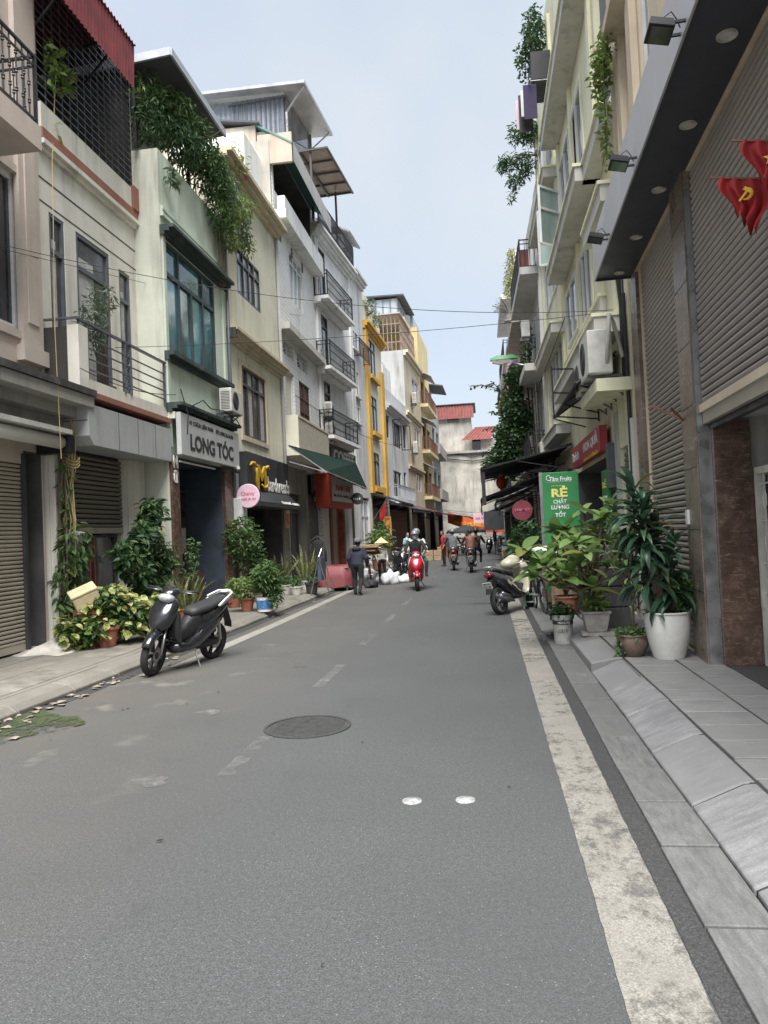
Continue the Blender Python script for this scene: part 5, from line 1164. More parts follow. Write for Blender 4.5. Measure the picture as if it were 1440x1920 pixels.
ac1 = ac_unit('large weathered air conditioner below the canopy end', H.w(.55,.46,4.05), R(-90), .95, .70, .38); ac_unit('second air conditioner behind the weathered one by the lime house', H.w(1.6,.44,3.98), R(-90), .9, .62, .36)
mb = MB().tube([H.w(.1,.36,4.2),H.w(-.05,.34,4.6),H.w(.02,.3,4.95),H.w(.14,.22,4.85),H.w(.16,.1,4.3)], .035, 8)
o = mb.build('hose', 'ac_white', None, smooth=True); tag(o, 'white insulated pipe looping beside the weathered air conditioner', 'pipe')
da = thing('awning', 'small dark awning hung beneath the lime house ledge', 'awning', H.w(0,0,zB0), H.root.rotation_euler.z)
mb = MB(); sheet(mb, H.l(1.0,.05,-.55), H.l(5.2,.05,-.55), H.l(5.2,.75,-1.05), H.l(1.0,.75,-1.05), -.03); mb.build('sheet','roof_dark',da)
mb = MB(); 
for u_ in (1.05,3.1,5.15): mb.bar(H.l(u_,.05,-.62),H.l(u_,.74,-1.08),.03); mb.bar(H.l(u_,.04,-1.3),H.l(u_,.7,-1.09),.025)
mb.build('frame','iron_black',da)
# bracket frame of a missing sign
fb = thing('sign_frame', 'empty black sign frame sticking out beside the air conditioners', 'sign frame', H.w(0,0,3), H.root.rotation_euler.z)
mb = MB()
for z_ in (.95,1.45,1.95): mb.bar(H.l(3.2,.05,z_-.2),H.l(3.9,.85,z_),.03)
mb.bar(H.l(3.9,.85,.9),H.l(3.9,.85,2.0),.03); mb.bar(H.l(3.2,.05,.7),H.l(3.2,.05,1.8),.03); mb.build('bars','iron_black',fb)
# shop banner, red
rb = thing('shop_sign', 'red fruit shop banner with white lettering on the lime house', 'sign', H.w(0,0,3), H.root.rotation_euler.z)
n0 = H.px(1125,797,.2); n1 = H.px(1126,847,.2); f_ = H.px(1075,862,.2)
mat('banner_red', (.40,.045,.06), .5, var=.2, vs=2)
H.bx(MB(), n0[0], f_[0], .08, .22, n1[1]-3, n0[1]-3).build('panel', 'banner_red', rb); mU = (n0[0]+f_[0])/2; mZ = (n0[1]+n1[1])/2-3
lettering('HOA QUẢ', 'white_letter', rb, frame3(H.l(mU-.9,.226,mZ+.06),(-1,0,0),(0,0,1)), w=2.0, h=.28, bold=.02); lettering('Tâm Fruits', 'white_letter', rb, frame3(H.l(mU+1.5,.226,mZ),(-1,0,0),(0,0,1)), w=1.2, h=.2, bold=.02)
lettering('TƯƠI NGON MỖI NGÀY', 'flag_yellow', rb, frame3(H.l(mU-.9,.226,mZ-.2),(-1,0,0),(0,0,1)), w=2.0, h=.1, bold=.01)
mat('sign_green', (.035,.22,.075), .45, var=.1, vs=2); mat('sign_yellow', (.80,.72,.20), .5)
gs = thing('shop_sign', 'green standing signboard reading RẺ CHẤT LƯỢNG', 'sign', onY(1053,1010,14.6)*1.0)
c0 = Vector(gs.location); tl = onY(1016,887,14.6); tr_ = onY(1089,883,14.6); wd = tr_.x-tl.x; top = tl.z-c0.z; gs.location.z = .16; top = tl.z-.16
MB().box(-wd/2,wd/2,-.05,.05,.25,top).build('board','sign_green',gs,bevel=.008); MB().box(-wd/2-.004,-wd/2+.05,-.053,.053,.2,top+.01).build('frame','steel',gs)
for x_ in (-wd/2+.03,wd/2-.03): MB().box(x_-.015,x_+.015,-.02,.02,-.005,.25).build('leg','steel',gs)
fg = lambda x,z: frame3((x,-.053,top-z),(1,0,0),(0,0,1))
lettering('Tâm Fruits','white_letter',gs,fg(.03,.13),w=.42,h=.085,bold=.02,depth=.006,shear=.1); lettering('hoa quả nhập khẩu - thực phẩm sạch','white_letter',gs,fg(.0,.185),w=.46,h=.022,depth=.004)
mb = MB(); mb.tube([(-.19+.045*math.cos(a),-.054,top-.11+.05*math.sin(a)) for a in [R(60)+i*R(30) for i in range(10)]],.008,5); mb.build('logo','white_letter',gs)
lettering('HOA QUẢ','sign_yellow',gs,fg(-.06,.26),w=.18,h=.025,depth=.004,bold=.01); lettering('RẺ','sign_yellow',gs,fg(.0,.37),w=.30,h=.215,bold=.04,depth=.008)
lettering('CHẤT','white_letter',gs,fg(.0,.545),w=.25,h=.115,bold=.03,depth=.006); lettering('LƯỢNG','white_letter',gs,fg(.0,.675),w=.33,h=.115,bold=.03,depth=.006); lettering('TỐT','white_letter',gs,fg(.0,.80),w=.2,h=.115,bold=.03,depth=.006)
g2 = thing('shop_sign', 'narrow green upright sign strip on the fruit shop wall', 'sign', H.w(2.0,.1,.9), H.root.rotation_euler.z)
H.bx(MB(), -.1,.55,.0,.06,0,1.75).build('panel','sign_green',g2)
for k in range(5): lettering(('RẺ','SẠCH','NGON','TƯƠI','TỐT')[k],'white_letter' if k%2 else 'sign_yellow',g2,frame3(H.l(.22,.066,1.5-k*.3),(-1,0,0),(0,0,1)),w=.42,h=.16,bold=.02)
rs = thing('round_sign', 'round dark red shop sign hanging near the black awning', 'sign', onY(979,957,18.4))
MB().lathe([(.001,-.04),(.245,-.04),(.245,.04),(.001,.04)], 30, (0,0,0), ax, cap=False).build('disc', mat('sign_maroon',(.20,.035,.05),.5), rs, smooth='auto')
lettering('SƠN ĐIỆP','pink_ink',rs,frame3((0,-.045,.02),(1,0,0),(0,0,1)),w=.36,h=.10,bold=.02); MB().bar((.24,0,.05),(1.35,.1,.1),.03).build('bracket','iron_black',rs)

# --- second lime house with the open casement
R3 = Facade('house', 'pale lime house with an open green casement window', (2.4,20.2), (2.35,25.5), False); H = R3
zD = H.px(1063,490,.4)[1]
H.wall('pl_lime', 16.3, [(.8,4.6,z_,z_+2.0,.2) for z_ in (5.2,8.5,11.9)]+[(.4,5,.15,3.2,2.4)], depth=8)
for z_ in (5.2,8.5,11.9): H.window((.8,4.6,z_,z_+2.0), 4, None, 'white_frame', ('glass_grey','glass_dark','glass_green','glass_grey'), -.02, .07)
for z_ in (4.4,zD-.25,11.3): H.ledge('ledge','pl_limegrey',.0,5.2,.4,z_-.3,z_-.05,1); H.box('ledge_cap','pl_lime',-.03,5.23,.0,.44,z_-.048,z_)
for u_ in (.1,4.8): H.box('fin','pl_lime',u_,u_+.35,.003,.09,4.5,15.5)
cs = MB(); a = H.px(1050,345,.1); b_ = H.px(1012,345,.8); zc0, zc1 = 8.55, 10.75
def casement(u_, ang):
    mb = MB(); p = Vector(H.l(u_,.08,zc0)); q = p+Vector((-.75*math.cos(ang),.75*math.sin(ang)*H.sg,0)); up = Vector((0,0,zc1-zc0))
    for s_,e_ in ((p,q),(p+up,q+up),(p,p+up),(q,q+up),(p+up*.62,q+up*.62)): mb.bar(s_,e_,.07)
    o = mb.build('casement','white_frame',H.root); MB().add([p,q,q+up,p+up],[(0,1,2,3)]).build('pane','glass_green',o)

# planter box and laundry high on its far end
pz = H.px(992,160,.7)
pb = thing('planter_box', 'dark planter box high on the right with trailing plants', 'planter', onX(1004,160,1.95)-Vector((0,0,.0)), H.root.rotation_euler.z)
H.bx(MB(),-.3,.9,-.4,.12,0,.75).build('box','iron_black',pb)
foliage('foliage', np.concatenate([blob_pts((.3,-.05*H.sg,1.5),(.6,.32,.9),800,.2), blob_pts((.5,.25*H.sg,1.0),(.4,.25,.6),220,.2)]), .13, 'leaf_dark', pb)
mb = MB()
for k in range(9): mb.tube([(.3,0,.6),(.3+random.uniform(-.3,.3),0,1.1),(.3+random.uniform(-.5,.5),.1,1.9)],.010,4)
mb.build('stems','bark',pb)
mat('navy_cloth',(.05,.04,.09),.9); ld = thing('laundry', 'clothes hanging from a rail under the planter box', 'laundry', onX(1012,225,1.95)-Vector((0,0,.1)), H.root.rotation_euler.z)
for k, (c_, l_) in enumerate((('navy_cloth',.9),('sign_white',.7),('iron_black',1.0),('pink_sign',.8))):
    mb = MB(); H.bx(mb,-.3+k*.22,-.28+k*.22,.08+.04*k,.42+.05*k,.9-l_,.9); mb.build('garment',c_,ld)
MB().bar(H.l(-.5,.25,.93),H.l(.8,.25,.93),.03).bar(H.l(-.4,-.42,.93),H.l(-.4,.3,.93),.02).bar(H.l(.7,-.42,.93),H.l(.7,.3,.93),.02).build('rail','steel',ld)

def storeys(H, mt, h, n, floor0=3.9, fh=3.3, glass='glass_dark', frame='white_frame', ledge=.35, rail=None, depth=8, ww=1.5, gap=2.6):
    holes = [(.4,H.L-.4,.15,3.1,2)]; wins = []
    for k in range(n):
        z_ = floor0+k*fh; u_ = .6
        while u_+ww < H.L-.3: wins.append((u_,u_+ww,z_+.7,z_+2.4)); u_ += gap
    H.wall(mt, h, holes+[(*w_,.2) for w_ in wins], depth=depth)
    for w_ in wins: H.window(w_, 2, None, frame, glass, -.01, .08)
    for k in range(n):
        z_ = floor0+k*fh
        H.box('ledge', mt, .1, H.L-.1, .0, ledge, z_-.25, z_)
        if rail and k % 2 == rail-1: H.railing(.3, H.L-.3, .03, ledge-.04, z_, z_+1.0, gap=.16, r=.011)
    return wins
R4 = Facade('house', 'grey house with projecting balconies behind the hanging vine', (2.35,25.55), (2.25,31.5), False)
storeys(R4, 'pl_warmgrey', 13.6, 3, ledge=.75, rail=1, glass='glass_grey'); R4.box('roof_tank','pl_drab',1,5,-4,-.3,13.602,15)
R4.box('side_wall','pl_drab',-.012,-.002,-4,-.002,3.4,13.6); R4.box('red_panel','roof_red',.4,1.0,.4,.72,10.6,11.2)
R5 = Facade('house', 'weathered house with awnings along the right past the vine', (2.25,31.55), (2.15,38.0), False)
storeys(R5, 'pl_drab', 12.2, 3, ledge=.7, rail=2); R5.box('pink_panel','pink_sign',4,6.2,.3,.72,8.0,9.6)
R6 = Facade('house', 'tall pale house on the right with balcony plants', (2.15,38.05), (2.1,46.0), False)
storeys(R6, 'pl_white', 15.2, 4, floor0=3.6, ledge=.8, rail=1)
R7 = Facade('house', 'beige house on the right near the market', (2.1,46.05), (2.0,58.0), False)
storeys(R7, 'pl_beige', 12.5, 3, ledge=.6, rail=1)
R8 = Facade('house', 'last visible house on the right by the street end', (2.0,58.05), (2.0,76.0), False)
storeys(R8, 'pl_palegrey', 10.5, 2, ledge=.6)
ac_unit('air conditioner high on the grey balcony house', R4.w(1.6,.55,8.4), R(-90)); ac_unit('air conditioner beside the vine on the weathered house', R5.w(1.2,.5,6.2), R(-90)); ac_unit('air conditioner low on the pale lime house wall', R3.w(4.2,.35,3.75), R(-90))
mb = MB()
for (F_,u_) in ((R3,5.1),(R4,.25),(R5,.3)): mb = MB().tube([F_.l(u_,.10,.3),F_.l(u_,.10,11)],.06,8).build('drainpipe','pl_warmgrey',F_.root,smooth=True)
# ---------------------------------------------------------------- plants
def leaf_obj(mesh, parent, p, yaw, pitch, roll, s=1.0):
    o = link('leaf', mesh, parent); m_ = Matrix.Translation(p) @ Matrix.Rotation(yaw,4,'Z') @ Matrix.Rotation(-pitch,4,'Y') @ Matrix.Rotation(roll,4,'X') @ Matrix.Scale(s,4)
    o.matrix_local = m_; return o
def leaf_mesh(L, W, bend, mt, n=5, cup=.25):
    vs, fs = arc_leaf(L, W, bend, n, cup); me = bpy.data.meshes.new('leaf'); me.from_pydata(vs, [], fs); me.materials.append(M[mt]); me.update()
    me.polygons.foreach_set('use_smooth', [True]*len(me.polygons)); return me
u = random.uniform
# dracaena in the tall white pot
P0 = onZ(1255,1232,.16); P0.z = .157
t = thing('potted_plant', 'dracaena with long drooping leaves in a tall white ceramic pot', 'potted plant', P0)
pot_body(.165, .245, .50, 'white_ceramic', t, .012, 32, .025)
LD = [leaf_mesh(L_, .075, b_, 'leaf_dracaena', 6, .5) for L_, b_ in ((.42,1.5),(.36,1.1),(.46,1.9),(.30,.8))]
heads = [((-.06,.0,.48),(-.20,-.05,1.55)), ((.02,.03,.48),(-.05,.1,1.25)), ((-.02,-.06,.48),(-.28,.05,1.72)), ((.05,.0,.48),(.06,-.04,1.0)), ((-.08,.05,.48),(-.22,-.10,1.15))]
mb = MB()
for a, b_ in heads: mb.tube([a, tuple((a[i]*.5+b_[i]*.5+(.03 if i == 0 else 0)) for i in range(3)), b_], [.035,.028,.02], 7)
mb.build('stem', 'bark', t, smooth=True)
for a, b_ in heads:
    for k in range(52):
        q = k/52; leaf_obj(random.choice(LD), t, Vector(b_)+Vector((0,0,.16-q*.55)), u(0,6.28), R(75-q*100+u(-14,14)), u(-.4,.4), u(.75,1.15))
pts = blob_pts((.17,.03,.74),(.16,.16,.24),420,.1); foliage('shrub_leaves', pts, .075, 'leaf_mid', t, tmpl='l', aspect=.5)
for k in range(16): leaf_obj(LD[3], t, Vector((u(-.2,.2),u(-.2,.2),.50)), u(0,6.28), R(u(-10,30)), 0, u(.5,.8))
# bonsai-like plant in the brown pot
P0 = onZ(1188,1229,.16); P0.z = .157
t = thing('potted_plant', 'thin stemmed shrub in a squat brown pot beside the white pot', 'potted plant', P0)
pot_body(.10, .175, .235, 'brown_pot', t, .015, 24, .03)
mb = MB(); mb.tube([(0,0,.2),(.02,0,.5),(.0,.02,.9),(.05,0,1.15)], [.02,.015,.012,.008], 6)
for k in range(7): a = u(0,6.28); z_ = u(.45,1.0); mb.tube([(.01,0,z_),(.16*math.cos(a),.16*math.sin(a),z_+.16),(.26*math.cos(a),.26*math.sin(a),z_+.34)], [.01,.007,.004], 5)
mb.build('stem','bark',t,smooth=True); LP2 = [leaf_mesh(.20,.07,.7,'leaf_plumeria',5,.3)]
for k in range(34): a = u(0,6.28); r_ = u(.05,.26); leaf_obj(LP2[0], t, Vector((r_*math.cos(a),r_*math.sin(a),u(.8,1.35))), a+u(-.6,.6), R(u(-30,50)), u(-.5,.5), u(.7,1.2))
foliage('ground_leaves', np.concatenate([blob_pts((0,0,.27),(.20,.20,.10),260,.1), blob_pts((-.17,-.08,.12),(.05,.05,.14),60,.1)]), .06, 'leaf_mid', t)
# plumeria with big leaves
LPm = [leaf_mesh(L_, W_, b_, 'leaf_plumeria', 6, .35) for L_, W_, b_ in ((.32,.15,.5),(.28,.14,.8),(.36,.16,.3),(.24,.12,.6))]
def plumeria(label, P0, heads, potf, trunk, base=.25, per=9):
    t = thing('potted_plant', label, 'potted plant', P0); potf(t)
    mb = MB()
    for b_ in heads:
        b_ = Vector(b_); mid = trunk.lerp(b_,.55)+Vector((0,0,-.10)); mb.tube([trunk, mid, b_], [.022,.017,.013], 7)
    mb.tube([(0,0,base),(trunk.x*.5,trunk.y*.5,(base+trunk.z)/2),tuple(trunk)], [.035,.03,.024], 8); mb.build('stem','bark',t,smooth=True)
    for b_ in heads:
        for k in range(per):
            a = k*2.4+u(-.3,.3); leaf_obj(random.choice(LPm), t, Vector(b_)+Vector((0,0,u(-.07,.03))), a, R(u(-12,58)), u(-.4,.4), u(.75,1.2))
    return t
def squarepot(t):
    MB().loft([[(s_*a,s_*b_,z_) for a,b_ in ((-1,-1),(1,-1),(1,1),(-1,1))] for s_, z_ in ((.13,.05),(.175,.30),(.19,.30),(.19,.33),(.16,.33),(.15,.28))], caps=True).build('pot','grey_pot',t,bevel=.008)
    MB().box(-.2,.25,-.14,.14,0,.045).build('brick','terracotta' if 0 else 'grey_pot',t)
P1 = Vector((1.44,10.55,.157))
hp = lambda px_,py_,Y_: tuple(onY(px_,py_,Y_)-P1)
plumeria('plumeria with big glossy leaves in a square clay pot by the kerb', P1, [hp(985,1030,10.4),hp(1035,1035,10.6),hp(1000,1075,10.3),hp(1062,990,10.8),hp(1095,955,10.7),hp(1120,1000,10.5),hp(1150,950,10.9),hp(1140,1060,10.3),hp(1080,1050,10.2),hp(1165,1010,10.7),hp(1045,1000,10.9),hp(1110,1100,10.2),hp(1020,1060,10.2),hp(1075,1015,10.3),hp(1130,970,10.3),hp(1100,1030,10.0),hp(1060,1080,10.2)], squarepot, Vector((-.05,0,.62)), per=8)
foliage('low_leaves', blob_pts((0,0,.47),(.20,.18,.18),260,.1), .10, 'leaf_bright', bpy.data.objects[-1] if False else [o for o in C.objects if o.get('label','').startswith('plumeria with big')][0])
# paint bucket planter
P2 = Vector((1.02,10.75,.022))
t = thing('potted_plant', 'dark leaved plant in a grey paint bucket standing in the gutter', 'potted plant', P2)
MB().lathe([(.001,0),(.125,0),(.14,.34),(.148,.34),(.148,.40),(.138,.40),(.132,.33)],24,cap=False).build('bucket',mat('bucket_grey',(.40,.39,.36),.5,var=.3,vs=8),t,smooth='auto')
MB().lathe([(.139,.27),(.142,.27),(.144,.325),(.141,.325)],24,cap=False).build('label_band','ink',t); lettering('MAXILITE','white_letter',t,frame3((0,-.1465,.298),(1,0,0),(0,0,1)),w=.16,h=.03,depth=.003)
lettering('LƯU Ý','ink',t,frame3((-.02,-.143,.19),(1,0,0),(0,0,1)),w=.14,h=.06,depth=.003,shear=.3)
foliage('leaves', blob_pts((-.02,-.02,.47),(.19,.17,.10),150,.1), .085, 'leaf_dark', t, tmpl='l', aspect=.7); MB().lathe([(.001,.36),(.13,.365)],20,cap=False).build('soil','soil',t)
o = MB().cbox((.86,11.25,.045),(.26,.20,.09),Matrix.Rotation(.3,3,'Z')).cbox((.90,11.2,.115),(.24,.18,.05),Matrix.Rotation(.7,3,'Z')).build('concrete_lump','gutter_stone',None,bevel=.01); tag(o,'broken concrete lump lying by the paint bucket','concrete')
def bush(label, P0, pot, pts_c, size, leaf, stems=6, h=.3, extra=None, tm='l', asp=.45, pitch=(-50,40)):
    t = thing('potted_plant', label, 'potted plant', P0); kind, r0, r1, ph = pot
    if kind: pot_body(r0, r1, ph, kind, t)
    tops = []
    P_ = np.concatenate([blob_pts(c_, r_, n_, .25) for c_, r_, n_ in pts_c]); mb = MB()
    for k in range(stems):
        e_ = P_[random.randrange(len(P_))]; mb.tube([(u(-.03,.03),u(-.03,.03),ph*.8),(e_[0]*.4,e_[1]*.4,ph+(e_[2]-ph)*.55),tuple(e_)], [.014,.01,.005], 5)
    mb.build('stem','bark',t,smooth=True); foliage('foliage', P_, size, leaf, t, tmpl=tm, aspect=asp, pitch=pitch)
    return t
# -- left pavement
G = lambda px_,py_: onZ(px_,py_,.137)
# variegated creeper in front of the cream house
P3 = G(205,1212); P3.z = .14
t = thing('potted_plant', 'sprawling variegated yellow-green creeper in front of the cream house', 'potted plant', P3)
LV = [leaf_mesh(L_, L_*.72, b_, 'leaf_variegated', 4, .3) for L_, b_ in ((.14,.7),(.17,.9),(.12,.4),(.20,.6))]
mb = MB().lathe([(.001,0),(.12,0),(.17,.27),(.19,.27),(.19,.31),(.16,.31)],20,(.0,-.05,0),cap=False); mb.build('pot','terracotta',t,smooth='auto')
mb = MB().lathe([(.001,0),(.11,0),(.15,.24),(.17,.24),(.17,.28),(.14,.28)],20,(-.38,.28,0),cap=False); mb.build('pot','terracotta',t,smooth='auto')
cl = [((-.30,-.25,.30),(.42,.35,.26)),((.12,.30,.42),(.45,.40,.34)),((.35,.75,.40),(.35,.40,.32)),((-.05,.15,.70),(.40,.45,.24)),((-.42,-.12,.12),(.25,.35,.10))]
for k in range(290):
    c_, r_ = random.choice(cl); p = blob_pts(c_, r_, 1, .75)[0]; p[2] = max(.05,p[2]); leaf_obj(random.choice(LV), t, Vector(p), u(-2.2,.8), R(u(-45,35)), u(-.6,.6), u(.7,1.15))
foliage('inner_leaves', np.concatenate([blob_pts(c_, np.array(r_)*.85, 260, .1) for c_, r_ in cl]), .12, 'leaf_bright', t, tmpl='l', aspect=.55)
foliage('dark_leaves', np.concatenate([blob_pts(c_, np.array(r_)*.8, 200, .1) for c_, r_ in cl]), .13, 'leaf_dark', t, tmpl='l', aspect=.5)
# climbing shrub on the pier
P4 = G(285,1130); P4 = Vector((-6.25,12.9,.14))
t = thing('potted_plant', 'tall dark climbing shrub against the cream house pier', 'potted plant', P4); pot_body(.12,.17,.28,'terracotta',t)
z4 = lambda px_,py_: onX(px_,py_,-6.2)-P4
c4 = [(tuple(z4(285,960)),(.22,.32,.30),260),(tuple(z4(270,1010)),(.26,.40,.34),420),(tuple(z4(255,1060)),(.3,.45,.34),420),(tuple(z4(300,1050)),(.26,.4,.4),420),(tuple(z4(235,1040)),(.2,.3,.3),200),(tuple(z4(280,1105)),(.3,.6,.3),380)]
P_ = np.concatenate([blob_pts(c_, r_, n_, .2) for c_, r_, n_ in c4]); foliage('foliage', P_, .15, 'leaf_dark', t, tmpl='l', aspect=.42, pitch=(-70,20)); foliage('light_leaves', P_[::7]+RNG.normal(0,.05,P_[::7].shape), .15, 'leaf_bright', t, tmpl='l', aspect=.3, pitch=(-60,30)); 
mb = MB()
for k in range(10): e_ = P_[random.randrange(len(P_))]; mb.tube([(0,0,.2),(e_[0]*.5,e_[1]*.4,e_[2]*.5),tuple(e_)],.012,5)
mb.build('stem','bark',t)
# climber on the corner post
P5 = Vector((-6.60,11.0,.14)); t = thing('climbing_plant', 'leafy climber wound around the corner post of the cream house', 'plant', P5)
P_ = np.concatenate([blob_pts((.05,.05,.9),(.22,.25,.9),380,.1), blob_pts((.15,.1,1.6),(.25,.3,.4),220,.1), blob_pts((.05,.02,2.4),(.10,.10,.7),80,.1)]); foliage('foliage', P_, .16, 'leaf_mid', t, tmpl='l', aspect=.38, pitch=(-75,0))
mb = MB()
for k in range(9): mb.tube([(u(-.05,.12),u(-.1,.12),0),(u(-.05,.14),u(-.1,.12),1.2),(u(-.05,.12),u(-.08,.1),2.3),(u(0,.08),u(-.05,.05),3.0)], u(.008,.022), 5)
mb.build('vine_stem','bark',t)
bush('small climber with red pot at the salon doorway', Vector((-6.05,14.6,.14)), ('terracotta',.09,.13,.22), [((0,0,.8),(.2,.3,.45),160),((.05,.2,1.3),(.15,.25,.3),90)], .11, 'leaf_mid')
def snake(label, P0, n, h, pot):
    t = thing('potted_plant', label, 'potted plant', P0); pot_body(*pot[1:], pot[0], t); ms = [leaf_mesh(h*q, .075, b_, 'leaf_snake', 6, .4) for q, b_ in ((1,.25),(.85,.5),(.7,.15),(.95,.8))]
    for k in range(n): a = u(0,6.28); leaf_obj(random.choice(ms), t, Vector((.09*math.cos(a),.09*math.sin(a),pot[3]-.05)), a, R(u(62,88)), u(-1.5,1.5), u(.8,1.1))
    return t
snake('snake plant with upright yellow-edged leaves by the salon pier', Vector((-5.55,13.3,.14)), 24, .85, ('terracotta',.12,.16,.28))
bush('bright low shrub in a terracotta pot left of the paint bucket shrub', G(464,1146), ('terracotta',.11,.155,.26), [((-.1,.0,.5),(.35,.35,.26),420)], .10, 'leaf_bright')
bush('small plant in a terracotta pot behind the parked scooter', G(440,1139), ('terracotta',.11,.15,.26), [((0,0,.45),(.25,.25,.2),200)], .10, 'leaf_mid')
t = bush('round glossy shrub growing from a blue and white paint bucket', G(497,1146), (None,0,0,.28), [((.06,.0,.72),(.30,.32,.36),800),((.18,.1,.5),(.22,.25,.25),260),((.20,.0,.25),(.16,.16,.2),120)], .12, 'leaf_mid', asp=.32)
MB().lathe([(.001,0),(.155,0),(.175,.30),(.17,.30)],24,cap=False).build('bucket','sign_white',t,smooth='auto'); MB().lathe([(.1665,.06),(.169,.06),(.179,.24),(.176,.24)],24,cap=False).build('blue_label',mat('label_blue',(.07,.20,.42),.5,var=.5,vs=14),t)
bush('tall dense shrub in front of the black shop front', Vector((-5.75,17.3,.14)), ('grey_pot',.16,.21,.34), [((.0,.0,1.55),(.45,.5,.55),900),((.1,.2,1.0),(.35,.45,.4),420)], .12, 'leaf_mid', 9, asp=.4)
snake('tuft of tall dark spear leaves in a white pot', G(578,1108)+Vector((-.2,.6,0)), 26, 1.1, ('white_ceramic',.12,.16,.24)); snake('dark spear leaved plant behind the white bowl pot', G(556,1112)+Vector((-.6,.7,0)), 22, 1.0, ('grey_pot',.12,.16,.24))
bush('low plant in a white bowl on little feet', G(536,1113), ('white_ceramic',.10,.16,.22), [((0,0,.36),(.22,.22,.14),160)], .10, 'leaf_mid'); bush('small plant in a cream pot near the steel stand', G(556,1115), ('white_ceramic',.11,.17,.20), [((0,0,.34),(.2,.2,.16),130)], .09, 'leaf_mid')
bush('little plant in a dark blue tub by the steel stand', G(585,1112), (('ac_dark'),.14,.17,.24), [((0,0,.36),(.2,.2,.14),130)], .09, 'leaf_dark')
bush('leafy plant in front of the golden house', Vector((-4.75,34.5,.14)), ('grey_pot',.2,.25,.4), [((0,0,1.3),(.5,.6,.8),500)], .2, 'leaf_mid'); bush('yellow-green shrub beside the cardboard bicycle', Vector((-4.5,31.0,.14)), ('terracotta',.2,.25,.4), [((0,0,1.1),(.5,.5,.6),420)], .2, 'leaf_bright')
# potted plant on the cream balcony
t = thing('potted_plant', 'airy shrub growing on the cream house balcony', 'potted plant', H2.w(1.35,.30,zs if 0 else H2.px(160,733,.56)[1]+.02)); pot_body(.12,.16,.25,'brown_pot',t)
cc = [(tuple(onX(175,600,-6.35)-t.location),(.22,.36,.34),330),(tuple(onX(190,560,-6.35)-t.location),(.2,.34,.3),220),(tuple(onX(165,640,-6.35)-t.location),(.2,.3,.22),160)]
P_ = np.concatenate([blob_pts(c_, r_, n_, .2) for c_, r_, n_ in cc]); foliage('foliage', P_, .11, 'leaf_grey', t, aspect=.28)
mb = MB()
for k in range(8): e_ = P_[random.randrange(len(P_))]; mb.tube([(0,0,.2),(e_[0]*.5,e_[1]*.5,e_[2]*.6),tuple(e_)],.010,5)
mb.build('stem','bark',t)
# terrace jungle on the mint house
zp_ = H3.px(290,272)[1]; P6 = H3.w(1.4,-.1,zp_); t = thing('terrace_plants', 'lush bamboo-like vines spilling over the mint house terrace', 'plant', P6)
v6 = lambda px_,py_,X_: tuple(onX(px_,py_,X_)-P6)
cl = [(v6(272,170,-6.5),(.35,.45,.6),260,'leaf_mid'),(v6(285,230,-6.4),(.4,.5,.5),420,'leaf_dark'),(v6(335,215,-6.1),(.4,.6,.5),520,'leaf_mid'),(v6(345,270,-6.05),(.4,.7,.5),620,'leaf_dark'),(v6(385,290,-6.0),(.4,.7,.55),700,'leaf_mid'),(v6(400,330,-5.95),(.4,.7,.5),640,'leaf_mid'),(v6(420,350,-5.9),(.35,.6,.5),420,'leaf_grey'),(v6(415,400,-5.9),(.3,.55,.45),320,'leaf_mid'),(v6(440,385,-5.9),(.3,.5,.5),220,'leaf_bright'),(v6(430,440,-5.9),(.25,.5,.4),190,'leaf_bright'),(v6(452,430,-5.95),(.22,.4,.4),130,'leaf_grey'),(v6(325,330,-6.0),(.12,.25,.2),70,'leaf_grey'),(v6(455,395,-5.95),(.3,.5,.5),200,'leaf_bright'),(v6(440,300,-6.0),(.3,.5,.4),160,'leaf_yellow'),(v6(462,455,-6.0),(.2,.4,.35),110,'leaf_bright'),(v6(310,190,-6.2),(.3,.5,.3),260,'leaf_mid'),(v6(365,235,-6.0),(.3,.5,.3),260,'leaf_mid')]
for c_, r_, n_, l_ in cl: foliage('foliage', blob_pts(c_, r_, int(n_*1.25), .15), .17, l_, t, aspect=.26, pitch=(-75,10))
mb = MB()
for k in range(26):
    c_ = np.array(random.choice(cl)[0]); mb.tube([(u(-.3,-.1),u(-1,1.6),-.1),tuple(c_*.6+np.array([0,0,.4])),tuple(c_+RNG.normal(0,.25,3))],[.018,.012,.005],5)
for k in range(5): a = Vector(v6(412,420,-6.05))+Vector((u(-.05,.05),u(-.1,.1),0)); mb.tube([a,a+Vector((.02,.02,-.8)),a+Vector((.0,.05,-1.5))],.022,5)
mb.build('stem','bark',t)
foliage('flowers', blob_pts(v6(452,322,-6.0),(.12,.25,.14),40,.1), .13, 'flower_pink', t, aspect=.8)
t = thing('climbing_plant','climber with yellow leaves hanging inside the barred terrace','plant',H2.w(.9,.03,8.6)); c_ = [onX(105,130,-6.7)-t.location, onX(120,150,-6.7)-t.location, onX(100,240,-6.7)-t.location]
foliage('foliage', np.concatenate([blob_pts(tuple(c_[0]),(.12,.35,.45),130,.1),blob_pts(tuple(c_[1]),(.1,.2,.3),60,.1),blob_pts(tuple(c_[2]),(.06,.12,.15),12,.1)]), .15, 'leaf_bright', t, aspect=.5)
MB().tube([tuple(c_[0]),tuple(c_[2]),tuple(onX(98,300,-6.6)-t.location),tuple(onX(103,620,-6.1)-t.location),tuple(onX(115,860,-6.1)-t.location)],.006,5).build('hanging_stem','rope',t)
